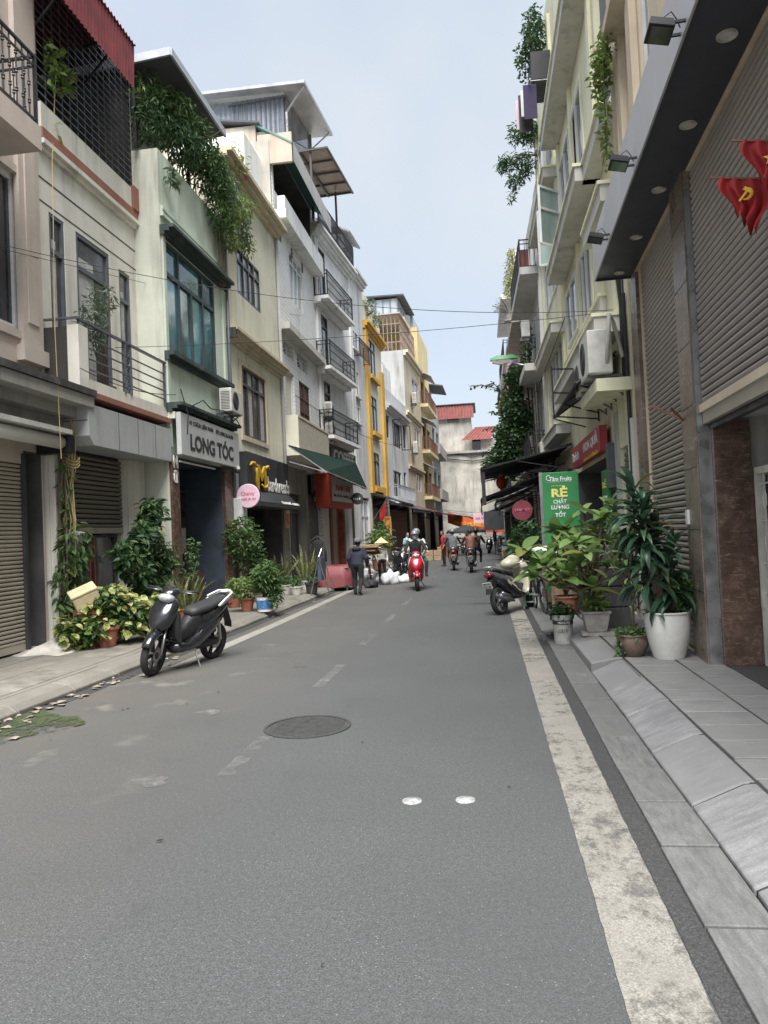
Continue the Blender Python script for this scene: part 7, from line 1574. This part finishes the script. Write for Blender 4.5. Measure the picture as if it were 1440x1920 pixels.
# parked scooters farther on
for k, (x_,y_,rz_,p_,l_) in enumerate(((-2.75,27.5,-78,'paint_grey','silver-grey scooter parked nose out on the left past the cardboard'),(-3.3,28.0,-70,'paint_black','black scooter parked behind the silver-grey one'),(.75,24.5,-95,'paint_cream','cream scooter parked facing the camera on the right past the awnings'),(1.15,26.5,-100,'paint_black','black scooter parked behind the far cream scooter'),(-1.6,52,-85,'paint_grey','distant scooter at the market, leftmost of three'),(.2,50,-95,'paint_black','distant scooter at the market, middle of three'),(.9,54,-90,'paint_silver','distant scooter at the market, rightmost of three'))):
    scooter(l_, (x_,y_,0), R(rz_), p_, steer=R(8), lean=R(7), mirrors=True)
for k, (x_,y_,c_,l_) in enumerate(((-1.0,44,'black_cloth','distant shopper in black near the umbrella'),(-2.2,46,'grey_cloth','distant shopper in grey under the far awnings'),(.6,47,'navy','distant shopper in navy at the right stalls'))):
    t = thing('person', l_, 'person', (x_,y_,0), R(40+k*70), 'people in the street'); body(t, STAND, dict(top=c_,legs='jeans'), .98, .03)

# ---------------------------------------------------------------- bicycles
def bicycle(label, loc, rz, col, lean=R(5), basket=True):
    t = thing('bicycle', label, 'bicycle', loc, rz, 'bicycles'); t.rotation_euler = (Matrix.Rotation(rz,3,'Z') @ Matrix.Rotation(-lean,3,'X')).to_euler()
    for x_ in (.52,-.50):
        o = MB().tube([(.32*math.cos(a),0,.32*math.sin(a)) for a in [k*math.pi/14 for k in range(28)]],.018,6,True).build('wheel','tyre',t,smooth=True,loc=(x_,0,.338))
        mb = MB()
        for k in range(14): a = k*2*math.pi/14; mb.bar((0,.0,0),(.31*math.cos(a),0,.31*math.sin(a)),.004)
        mb.tube([(.302*math.cos(a),0,.302*math.sin(a)) for a in [k*math.pi/12 for k in range(24)]],.008,4,True); mb.build('rim','steel',o)
    mb = MB()
    for a, b_ in (((.40,0,.78),(.35,0,.92)),((.40,0,.78),(-.02,0,.33)),((.38,0,.84),(-.15,0,.72)),((-.15,0,.80),(-.02,0,.33)),((-.02,0,.33),(-.50,.04,.338)),((-.14,0,.74),(-.50,.04,.338)),((.40,0,.78),(.52,.045,.338)),((.40,0,.78),(.52,-.045,.338))): mb.tube([a,b_],.016,7)
    mb.build('frame',col,t,smooth=True); MB().tube([(.26,.28,.98),(.34,.12,1.0),(.36,0,.96),(.34,-.12,1.0),(.26,-.28,.98)],.012,6).build('handlebar','steel',t,smooth=True)
    MB().loft([sec(-.02,.86,.03,.02),sec(-.15,.86,.07,.03),sec(-.27,.87,.09,.035)]).build('saddle','seat_black',t,smooth=True); MB().box(-.72,-.28,-.07,.07,.70,.715).build('rear_rack','steel',t)
    mb = MB()
    for k in range(6): mb.bar((.48+k*.05,-.15,.70),(.48+k*.05,-.17,.92),.006); mb.bar((.48+k*.05,.15,.70),(.48+k*.05,.17,.92),.006)
    for y_ in (-.16,0,.16): mb.bar((.46,y_,.70),(.75,y_,.70),.006)
    for z_ in (.78,.92): mb.tube([(.46,-.17,z_),(.75,-.17,z_),(.75,.17,z_),(.46,.17,z_)],.006,4,True)
    if basket: mb.build('basket','iron_grey',t)
    MB().tube([(-.02,-.08,.33),(-.02,.08,.33)],.03,8).bar((-.02,.08,.33),(.08,.09,.20),.02).bar((-.02,-.08,.33),(-.12,-.09,.46),.02).build('crank','steel',t)
    return t
bicycle('bicycle parked beside the cream scooter seen from behind', (1.0,14.9,.0), R(97), 'iron_black', basket=False)
bicycle('red bicycle loaded with flattened cardboard at the left kerb', (-3.72,24.0,0), R(100), 'paint_red')
# ---------------------------------------------------------------- street furniture and goods
mat('cardboard', (.36,.26,.16), .9, var=.3, vs=6); mat('plastic_white', (.66,.67,.68), .35, var=.1, vs=8); mat('carton_yellow', (.70,.42,.04), .6, var=.2, vs=5); mat('carton_orange', (.62,.20,.04), .6, var=.2); mat('tarp_red', (.21,.05,.055), .6, var=.3, vs=6); mat('foam_cream', (.62,.52,.32), .8, var=.2, vs=7); mat('stool_green', (.42,.58,.42), .4)
def crumple(name, label, cat, c, size, mt, n=10, amp=.3, seed=1, kind=None):
    rs_ = np.random.default_rng(seed); mb = MB(); mb.ell((0,0,0),1,n*2,n); V = np.array(mb.v)
    d_ = 1+amp*np.sin(V@rs_.normal(0,3,(3,3))+rs_.uniform(0,6,3)).mean(1)+amp*.5*np.sin(V@rs_.normal(0,7,(3,3))).mean(1); V = V*d_[:,None]*np.array(size); V[:,2] = np.maximum(V[:,2],-size[2]*.55); V[:,2] -= V[:,2].min()
    mb.v = [tuple(p) for p in V]; o = mb.build(name, mt, None, smooth=True, loc=c); return tag(o, label, cat)
# foam box and crate, white sheet on the pavement
P_ = onZ(160,1222,.137)
ct = thing('crate','brown plastic crate holding up the foam box','crate',(P_.x-.18,P_.y+.42,.14)); 
MB().box(-.17,.17,-.13,.13,0,.58).build('body','terracotta',ct,bevel=.01)
fb = thing('foam_box','dirty cream foam box tilted on top of the creeper','box',(P_.x-.15,P_.y+.40,.78)); fb.rotation_euler = (R(18),R(-22),R(35))
MB().box(-.19,.19,-.14,.14,0,.24).build('box','foam_cream',fb,bevel=.02); MB().box(-.2,.2,-.15,.15,.242,.285).build('lid','foam_cream',fb,bevel=.015)
p_ = onZ(95,1222,.137); mb = MB(); nx, ny = 26, 22
for i in range(nx+1):
    for k in range(ny+1):
        a, b_ = i/nx, k/ny; z_ = .012+.30*math.exp(-((a-.42)**2/.015+(b_-.75)**2/.04))+.10*math.exp(-((a-.2)**2/.02+(b_-.5)**2/.02))+.03*abs(math.sin(a*13+b_*7))*abs(math.sin(b_*11-a*5))
        mb.v.append((-.55+1.05*b_+.05*math.sin(a*9), -.45+1.35*a+.05*math.sin(b_*11), z_*(1-abs(2*a-1)**4)*(1-abs(2*b_-1)**4)+.004))
for i in range(nx):
    for k in range(ny): q = i*(ny+1)+k; mb.f.append((q,q+1,q+ny+2,q+ny+1)); mb.mi.append(0)
o = mb.build('plastic_sheet',mat('dirty_white',(.50,.47,.42),.7,var=.3,vs=6),None,smooth=True,loc=(p_.x-.1,p_.y+.05,.14)); tag(o,'crumpled dirty white sheet lying on the left pavement','sheet')
wb = thing('post_box','small weathered box tied to the corner post','box',onX(140,1015,-6.45)); MB().cbox((0,0,0),(.2,.16,.34),Matrix.Rotation(.3,3,'Y')).build('box','pl_concrete',wb,bevel=.01)
# tangled ropes and cables on the corner post
tr = thing('rope_bundle','tangle of ropes and cables tied to the corner post','rope',(-6.5,11.05,2.4)); mb = MB()
for k in range(10): mb.tube([(random.uniform(-.05,.12),random.uniform(-.08,.1),-1.2),(random.uniform(-.06,.16),random.uniform(-.1,.12),-.3),(random.uniform(-.06,.14),random.uniform(-.1,.1),.5),(random.uniform(0,.25),random.uniform(-.1,.1),1.3)],random.uniform(.004,.010),5)
for k in range(3): mb.tube([(.06+.13*math.cos(a),.0+.1*math.sin(a),.55+.05*k+.04*math.sin(2*a)) for a in [i*math.pi/7 for i in range(14)]],.009,5,True)
mb.build('ropes','rope',tr)
# steel folding stand, clothes stand, red covered table
P_ = onZ(605,1112,.137); st_ = thing('folding_stand','folding steel stand on the left pavement','stand',P_)
mb = MB()
for y_ in (-.3,.3): mb.tube([(-.25,y_,0),(.0,y_,.98)],.015,6); mb.tube([(.25,y_,0),(-.02,y_,.98)],.015,6)
for z_, x_ in ((.3,-.17),(.3,.17),(.98,0)): mb.bar((x_,-.3,z_),(x_,.3,z_),.022)
mb.tube([(.0,-.3,.98),(.05,-.15,1.18),(.05,.1,1.22),(0,.3,1.02)],.014,6); mb.build('frame','steel',st_)
mb = MB(); mb.box(-.05,.05,-.28,.28,.35,.95); mb.build('hanging_cloth','jeans',st_)
P_ = Vector((-5.1,22.4,.137)); cs_ = CS = thing('clothes_stand','dark coat hanging on a clothes stand by the orange shop','clothes stand',P_)
MB().tube([(0,0,0),(0,0,1.75)],.018,8).bar((-.3,0,.01),(.3,0,.01),.03).bar((0,-.3,.01),(0,.3,.01),.03).tube([(-.28,0,1.62),(0,0,1.78),(.28,0,1.62)],.012,6).build('stand','steel',cs_)
MB().loft([[(w_*math.cos(a)+.0,d_*math.sin(a),z_) for a in [k*math.pi/8 for k in range(16)]] for w_,d_,z_ in ((.28,.14,.5),(.27,.13,.8),(.24,.12,1.15),(.26,.12,1.4),(.22,.10,1.55),(.07,.06,1.64))]).build('coat','black_cloth',cs_,smooth=True)
for s_ in (-1,1): MB().tube([(s_*.24,0,1.5),(s_*.33,-.03,1.2),(s_*.33,-.06,.85)],[.06,.055,.05],8).build('sleeve','black_cloth',cs_,smooth=True)
CS.scale = (.75,.75,.86)
P_ = onZ(642,1108,0); tb = thing('table','low stall table under a sagging red tarpaulin','table',(P_.x-.25,P_.y+.5,.02))
for x_ in (-.4,.4):
    for y_ in (-.5,.5): MB().bar((x_,y_,0),(x_,y_,.66),.04).build('leg','iron_grey',tb)
MB().box(-.45,.45,-.55,.55,.66,.70).build('top','cardboard',tb)
mb = MB(); n = 24; rings = []
for q, z_, s_ in ((0,.735,.2),(.5,.73,.9),(1,.705,1.05),(1.3,.40,1.16),(1.5,.12,1.22)):
    rings.append([(.46*s_*math.copysign(abs(math.cos(a))**.5,math.cos(a))+(.03*math.sin(a*9) if q > 1 else 0), .56*s_*math.copysign(abs(math.sin(a))**.5,math.sin(a))+(.03*math.sin(a*7) if q > 1 else 0), z_+(.04*math.sin(a*5) if q > 1.2 else 0)) for a in [k*2*math.pi/n for k in range(n)]])
mb.loft(rings, False); mb.f.append(tuple(range(n))); mb.mi.append(0); mb.build('tarpaulin','tarp_red',tb,smooth=True)
# cardboard load, sacks
cb_ = thing('cardboard_stack','flattened cardboard stacked across the red bicycle','cardboard',(-3.70,23.9,.98)); 
for k in range(12): MB().cbox((random.uniform(-.1,.1),random.uniform(-.1,.2),.01+k*.028),(random.uniform(.6,.95),random.uniform(.7,1.2),.02),Matrix.Rotation(random.uniform(-.3,.3),3,'Z')).build('cardboard_sheet','cardboard' if k%4 else 'foam_cream',cb_)
crumple('sack','full white plastic sack on the road edge','sack',(-3.1,24.0,0),(.28,.27,.28),'plastic_white',12,.35,3); crumple('sack','small white plastic bag beside the full sack','bag',(-2.7,24.6,0),(.26,.22,.18),'plastic_white',12,.4,5); crumple('sack','dark bag at the foot of the red bicycle','bag',(-3.55,22.9,0),(.22,.3,.16),'tarp_black',10,.35,8); crumple('sack','pale sack leaning behind the red bicycle','bag',(-4.0,25.2,0),(.3,.3,.34),'plastic_white',12,.35,11)
# stool, stone blocks, cartons at the fruit shop
sl = thing('stool','small pale green plastic stool behind the cream scooter','stool',(.86,15.6,.0)); MB().box(-.14,.14,-.14,.14,.27,.30).build('seat','stool_green',sl,bevel=.02)
for a in (-1,1):
    for b_ in (-1,1): MB().bar((a*.15,b_*.15,0),(a*.12,b_*.12,.275),.04).build('leg','stool_green',sl)
MB().box(-.135,.135,-.135,.135,.13,.15).build('brace','stool_green',sl)
bp = thing('stone_pier','low pier of stacked grey blocks beside the plumeria','pier',(1.80,11.35,.155))
for k in range(4): MB().cbox((random.uniform(-.01,.01),0,.15+k*.30),(.46,.40,.285)).build('block','gutter_stone',bp,bevel=.012)
k = 0
for (x_,y_,z_,w_,h_,m_,l_) in ((1.72,13.6,.16,.42,.42,'grey_pot','grey carton at the bottom of the fruit shop stack'),(1.72,13.6,.582,.40,.36,'carton_yellow','yellow carton on top of the grey carton'),(1.36,13.9,.16,.36,.5,'cardboard','brown carton in front of the fruit shop'),(1.38,13.9,.662,.34,.34,'carton_yellow','yellow carton on the brown carton'),(1.74,13.62,.944,.36,.4,'plastic_white','white box topping the carton stack'),(2.05,13.3,.16,.4,.8,'plastic_white','tall white display box at the fruit shop door'),(1.30,15.2,.16,.36,.7,'cardboard','brown cardboard box beside the bicycle'),(1.7,15.0,.16,.5,.9,'grey_pot','grey crate stack behind the cartons'),(1.36,13.92,1.004,.3,.3,'cardboard','small brown box on the yellow carton')):
    o = thing('carton',l_,'carton',(x_,y_,z_),random.uniform(-.15,.15),'cartons at the fruit shop'); MB().box(-w_/2,w_/2,-.18,.18,0,h_).build('box',m_,o,bevel=.008)
    MB().box(-w_/2-.002,w_/2+.002,-.182,.182,h_*.35,h_*.55).build('print_band','carton_yellow' if m_ == 'plastic_white' and z_ > .9 else 'grey_pot',o); MB().box(-.03,.03,-.184,.184,h_*.02,h_+.003).build('tape','cardboard',o)
crumple('plastic_bag','white plastic sheet draped before the green sign','sheet',onY(1035,1030,13.9)-Vector((0,0,.12)),(.30,.2,.12),'plastic_white',12,.4,21)
# black awnings on the right
def awning(label, pts, mt, drop, fr='iron_black', name='awning', n=14):
    a, b_, c_, d_ = [Vector(p) for p in pts]; o3 = Vector((a.x,a.y,a.z)); t = thing(name,label,'awning',o3)
    a, b_, c_, d_ = a-o3, b_-o3, c_-o3, d_-o3; mb = MB()
    m_ = 8; g_ = [[a.lerp(d_,j/m_).lerp(b_.lerp(c_,j/m_),i/n)+Vector((0,0,-.05*math.sin(math.pi*j/m_)*(1+.6*math.sin(i*2.2)))) for j in range(m_+1)] for i in range(n+1)]
    base = len(mb.v)
    for r_ in g_: mb.v += [tuple(p) for p in r_]
    for i in range(n):
        for j in range(m_): q = base+i*(m_+1)+j; mb.f.append((q,q+1,q+m_+2,q+m_+1)); mb.mi.append(0)
    o = mb.build('canvas',mt,t,smooth=True); o.modifiers.new('solid','SOLIDIFY').thickness = .01
    if drop:
        mb = MB()
        for i in range(n*2):
            p = d_.lerp(c_,i/(n*2)); q = d_.lerp(c_,(i+1)/(n*2)); dz = Vector((0,0,-drop*(.9+.1*math.sin(i*1.7)))); dz2 = Vector((0,0,-drop*(.9+.1*math.sin((i+1)*1.7)))); w1 = Vector((.02*math.sin(i*2.3),0,0)); w2 = Vector((.02*math.sin((i+1)*2.3),0,0)); mb.add([p,q,q+dz2+w2,p+dz+w1],[(0,1,2,3)])
        mb.build('valance',mt,t)
    mb = MB()
    for q in (0,.5,1): mb.bar(a.lerp(b_,q)-Vector((0,0,.05)),d_.lerp(c_,q)-Vector((0,0,.05)),.035); mb.bar(a.lerp(b_,q)-Vector((0,0,.7)),a.lerp(d_,.6).lerp(b_.lerp(c_,.6),q)-Vector((0,0,.08)),.025)
    mb.bar(d_-Vector((0,0,.05)),c_-Vector((0,0,.05)),.045); mb.build('frame',fr,t); return t
a = onX(1072,830,2.34); awY = a.y
d_ = onY(902,884,awY+1.5)
AW1 = awning('wide black canvas awning reaching over the road on the right', [(2.36,awY,a.z),(2.36,awY+6.0,a.z),(d_.x,awY+6.0,d_.z+.02),(d_.x,awY+.2,d_.z)], 'tarp_black', .16)
MB().box(0,.10,-.02,.03,-1.0,.02).build('side_strip','tarp_black',AW1,loc=(d_.x-2.36,.25,d_.z-a.z))
a2 = onY(1008,893,awY+1.2); d2 = onY(902,935,awY+1.6)
awning('lower black awning with deep valance under the wide one', [(2.3,awY+1.0,a2.z+.35),(2.3,awY+6.5,a2.z+.35),(d2.x,awY+6.5,d2.z),(d2.x,awY+1.3,d2.z)], 'tarp_black', .42)
lt = thing('lantern','red paper lantern hanging from the black awning','lantern',onY(940,905,awY+3)); MB().ell((0,0,0),(.16,.16,.2),14,10).build('shade',mat('lantern_red',(.62,.09,.03),.6),lt,smooth=True); MB().lathe([(.06,.19),(.06,.24)],10).lathe([(.05,-.24),(.05,-.19)],10).tube([(0,0,.24),(0,0,.5)],.006,4).build('cap','flag_yellow',lt)
awning('small black awning over a far right stall', [(2.2,33,3.2),(2.2,36,3.2),(.7,36,2.6),(.7,33,2.6)], 'tarp_black', .4)
for y0_, dx_, m_, l_ in ((27,1.7,'tarp_black','black awning beneath the big vine'),(38,1.6,'roof_dark','grey sheet awning past the vine on the right'),(44,1.9,'tarp_black','dark awning at the right market stalls'),(51,2.0,'tarp_black','farthest black awning on the right')): awning(l_, [(2.15,y0_,3.3),(2.15,y0_+4.5,3.3),(2.15-dx_,y0_+4.5,2.65),(2.15-dx_,y0_,2.65)], m_, .3)
# awnings along the far left shops
for k, (F_,u0,u1,z_,dp,mt_,l_) in enumerate(((H7,.3,4.8,3.75,1.5,'tarp_black','grey sheet awning along the golden house shop'),(H8,.3,7.7,3.55,1.4,'roof_dark','long dark awning under the grey-white house'),(H9,.3,3.6,3.5,1.7,'tarp_red','red awning on the cream house shop'),(H9,3.8,7.2,3.3,2.3,'tarp_black','black awning next to the red one'),(H10,.3,7.2,3.3,2.7,'roof_dark','dark awning along the yellow house stalls'),(H11,.3,8.6,3.3,3.0,'tarp_black','black awning at the last left house'))):
    awning(l_, [F_.w(u0,.02,z_),F_.w(u1,.02,z_),F_.w(u1,dp,z_-.55),F_.w(u0,dp,z_-.55)], mt_, .22, n=8)
for (F_,a_,b_) in ((H7,.4,4.4),(H8,.5,7.4),(H9,.5,6.8),(H10,.5,7),(H11,.5,8)):
    o = F_.box('shop_shutter','shutter_dark' if F_ is not H8 else 'door_brown',a_+.1,a_+(b_-a_)*(.5 if F_ is not H8 else .92),-.12,-.07,.14,3.0); F_.box('shop_panel','door_brown',a_+(b_-a_)*.55,b_-.2,-1.0,-.95,.14,2.6)
# flag on the golden house
fl = thing('flag','small red flag on a slanting pole by the golden house','flag',onY(700,975,36.0)); MB().tube([(0,0,0),(.75,-.2,1.0)],.02,6).build('pole','steel',fl)
mb = MB()
for i in range(7):
    for k in range(6): a, b_ = i/6, k/5; mb.v.append((.35+.36*a-.02+.1*b_*0, -.1-.1*a+.05*math.sin(b_*6+a*3), .47+.5*a-.75*b_*(.7+.3*math.sin(a*3))))
for i in range(6):
    for k in range(5): q = i*6+k; mb.f.append((q,q+1,q+7,q+6)); mb.mi.append(0)
mb.build('cloth','flag_red',fl,smooth=True)
vs_ = thing('shop_sign','narrow vertical red and yellow sign beside the flag','sign',onY(727,990,38)); MB().box(-.2,.2,-.05,.05,-.9,.6).build('panel','pl_gold',vs_); MB().bar((-.2,0,.4),(-1.2,0,.4),.03).build('bracket','iron_black',vs_)
for k in range(5): lettering('PHỞ BÒ'[k] if k < 3 else 'BÒ'[k-3],'red_ink',vs_,frame3((0,-.056,.42-k*.3),(1,0,0),(0,0,1)),w=.26,h=.22,bold=.03)
# market umbrella, banner and sign at the street end
um = thing('umbrella','dark market umbrella over the road at the street end','umbrella',(-1.2,48,0)); MB().tube([(0,0,0),(0,0,1.95)],.03,8).build('pole','steel',um)
mb = MB(); n = 10; top = (0,0,1.95); ring = [(1.25*math.cos(a),1.25*math.sin(a),1.55) for a in [k*2*math.pi/n for k in range(n)]]
mb.add([top]+ring,[(0,k+1,(k+1)%n+1) for k in range(n)]); mb.add(ring+[(p[0]*1.02,p[1]*1.02,p[2]-.14) for p in ring],[(k,(k+1)%n,n+(k+1)%n,n+k) for k in range(n)]); mb.build('canopy','tarp_black',um)
mb = MB()
for p in ring: mb.bar((0,0,1.9),(p[0],p[1],p[2]-.02),.02); mb.bar((0,0,1.3),(p[0]*.5,p[1]*.5,1.72),.016)
mb.build('rib','steel',um)
bn = thing('banner','orange-red cloth banner with yellow lettering strung across the street end','banner',onY(890,975,60)); a = onY(839,966,60)-bn.location; b_ = onY(945,984,60)-bn.location; mb = MB()
for i in range(25): q = i/24; p = a.lerp(b_,q); sg_ = -.25*math.sin(math.pi*q); mb.v += [(p.x,p.y+.06*math.sin(q*20),p.z+sg_+.30),(p.x,p.y+.1*math.sin(q*17+1),p.z+sg_-.62)]
for i in range(24): k = 2*i; mb.f.append((k,k+2,k+3,k+1)); mb.mi.append(0)
mb.build('cloth',mat('banner_orange',(.72,.13,.045),.8,var=.2,vs=4),bn,smooth=True); lettering('CHÀO MỪNG ĐẠI HỘI','flag_yellow',bn,frame3(((a.x+b_.x)/2,-.2,-.35),(1,0,-.14),(.14,0,1)),w=(b_.x-a.x)*.8,h=.42,bold=.03)
MB().tube([(-4.3-bn.location.x,0,a.z+.5),a+Vector((0,0,.3)),b_+Vector((0,0,.3)),(2.0-bn.location.x,0,b_.z+.5)],.012,4).build('cord','cable',bn)
ps = thing('shop_sign','small pink and white sign above the orange banner','sign',onY(904,971,58)); MB().box(-.65,.65,-.04,.04,-.38,.42).build('panel','pink_sign',ps); MB().tube([(-4.2-ps.location.x,0,.9),(-.6,0,.42),(.6,0,.42),(2.0-ps.location.x,0,.8)],.014,4).build('cord','cable',ps); lettering('NHÀ THUỐC','red_ink',ps,frame3((0,-.045,.02),(1,0,0),(0,0,1)),w=1.05,h=.3,bold=.03)
bk_ = thing('shop_sign','black box sign hanging on the far right','sign',onY(926,977,38)); MB().box(-.5,.5,-.2,.2,-.45,.5).build('box','sign_black',bk_); MB().bar((.5,0,.2),(1.8,.2,.25),.05).build('bracket','iron_black',bk_)
for k, (x_,y_,w_,h_,m_,l_) in enumerate(((-2.9,42,.9,.8,'cardboard','brown crates at the far left stalls'),(-2.6,50,1.2,.8,'carton_orange','orange produce crates at the far left'),(1.3,44,.8,.9,'plastic_white','white foam boxes at the far right'),(1.2,40,.7,.7,'carton_yellow','yellow crates at the far right'))):
    ct = thing('stall_crates',l_,'crates',(x_,y_,0))
    for q in range(6): MB().cbox(((q%2-.5)*w_*.5,(q//2%2-.5)*.5,h_*.17+(q//4)*h_*.36),(w_*.46,.46,h_*.33)).build('crate',m_,ct,bevel=.01)
# street lamp on the right
lp_ = thing('street_lamp','green street lamp arm reaching over the road from the right','street lamp',(1.9,28.0,0)); loc = Vector(lp_.location); a = onY(990,686,28)-loc; b_ = onY(960,681,28)-loc; c_ = onY(919,678,28)-loc
MB().tube([(.25,0,.1),(.22,0,a.z-.3),(a.x,0,a.z),(b_.x,0,b_.z)],[.06,.05,.04,.04],8).build('pole','steel',lp_,smooth=True); MB().loft([[(c_.x+q*(b_.x+.25-c_.x),y_*w_,c_.z+h_*k_+q*.03+.02) for y_,k_ in ((-1,0),(-.6,1),(.6,1),(1,0))] for q,w_,h_ in ((0,.08,.08),(.25,.14,.16),(.8,.12,.15),(1,.05,.06))]).build('housing','sign_green',lp_,smooth='auto')
MB().loft([[(c_.x+.08+q*(b_.x-.15-c_.x),y_*w_,c_.z+.02+h_*k_) for y_,k_ in ((-1,0),(-.6,-1),(.6,-1),(1,0))] for q,w_,h_ in ((0,.10,.10),(.5,.13,.17),(1,.10,.10))]).build('diffuser','gate_white',lp_,smooth='auto')
# overhead wires
def wire(label, a, b_, sag, r_=.005, n=24):
    a, b_ = Vector(a), Vector(b_); mb = MB().tube([a.lerp(b_,i/n)-Vector((0,0,sag*4*(i/n)*(1-i/n))) for i in range(n+1)],r_,5); o = mb.build('wire','cable',None,smooth=True); return tag(o,label,'wire','overhead wires')
e_ = onX(1150,581,2.32); wire('overhead wire crossing the whole street from the pink house', onX(-40,448,-6.72), e_, .38); wire('second overhead wire just below the first on the left', onX(-40,456,-6.72), onX(565,592,-6.15), .06, .0045)
wire('overhead wire running from the cream house balcony to the right', onX(215,652,-6.2), e_+Vector((0,.1,.0)), .10)
wire('slack wire across the mint house front', onX(150,690,-6.1), onX(330,740,-5.8), .12, .007); wire('wire along the far left facades', H5.w(.2,.4,6.2), H8.w(4,.4,7.0), .4, .012); wire('wire along the far right facades', R2.w(5,.4,6.3), R6.w(4,.3,7.4), .5, .012)
mb = MB(); cl_ = thing('cable_clutter','loops of cable hanging along the salon cornice','cable',H3.w(.4,.36,4.55))
mb.tube([(0,0,-.1),(.02,.6,.12),(.0,1.1,.02),(.02,1.9,.10),(.0,2.8,.02),(.0,3.1,-.1)],.012,5); mb.tube([(-.1,-.3,.2),(.0,-.2,-.3),(-.05,-.15,-.7)],.012,5); mb.build('loops','cable',cl_)
cam_ = thing('security_camera','small white dome camera under the salon sign','camera',H3.w(3.45,.25,3.42)); MB().ell((0,0,-.06),(.06,.06,.07),12,8).build('dome','ac_dark',cam_,smooth=True); MB().lathe([(.07,-.03),(.07,.04)],14).build('mount','sign_white',cam_)
rc = thing('rope_coil','golden rope coil hanging at the salon pier','rope',H3.w(3.3,.14,1.9)); mb = MB()
for k in range(4): mb.tube([(.02*k,.09*math.cos(a),.22*math.sin(a)) for a in [i*math.pi/9 for i in range(18)]],.012,5,True)
mb.tube([(.03,.0,-.2),(.03,.02,-.9)],.014,5); mb.build('coil','rope',rc)
pb_ = thing('meter_box','pale electricity meter box between the salon and the black sign','meter box',H4.w(.15,.14,2.35)); MB().box(-.14,.14,-.22,.22,-.5,.35).build('box','pl_palegrey',pb_,bevel=.02) ; MB().box(.12,.15,-.16,.16,-.3,.1).build('cover','ac_white',pb_)
sp_ = thing('notice_sign','small framed orange notice on the black shop pier','sign',H4.w(4.75,.12,2.3)); MB().box(-.03,.03,-.22,.22,-.35,.35).build('frame','foam_cream',sp_); MB().box(.031,.038,-.15,.15,-.25,.1).build('print','carton_orange',sp_)
nl = thing('wall_letters','white letters NỮ on the salon pier','sign',H3.w(.17,.07,3.2),H3.root.rotation_euler.z); lettering('N','white_letter',nl,frame3((0,-.0,.1),(1,0,0),(0,0,1)),w=.22,h=.26,bold=.03); lettering('ữ','white_letter',nl,frame3((.0,-.0,-.2),(1,0,0),(0,0,1)),w=.2,h=.26,bold=.03)
bush('leafy shrub in a clay pot in front of the green signboard', Vector((1.30,12.9,.157)), ('terracotta',.15,.2,.3), [((0,0,.75),(.34,.3,.35),420),((.1,0,1.15),(.28,.25,.3),220)], .15, 'leaf_bright'); bush('broad leaved shrub in a grey pot behind the plumeria', Vector((1.78,12.4,.157)), ('grey_pot',.15,.2,.3), [((0,0,.8),(.3,.3,.4),320),((0,0,1.3),(.3,.25,.3),220)], .16, 'leaf_mid')
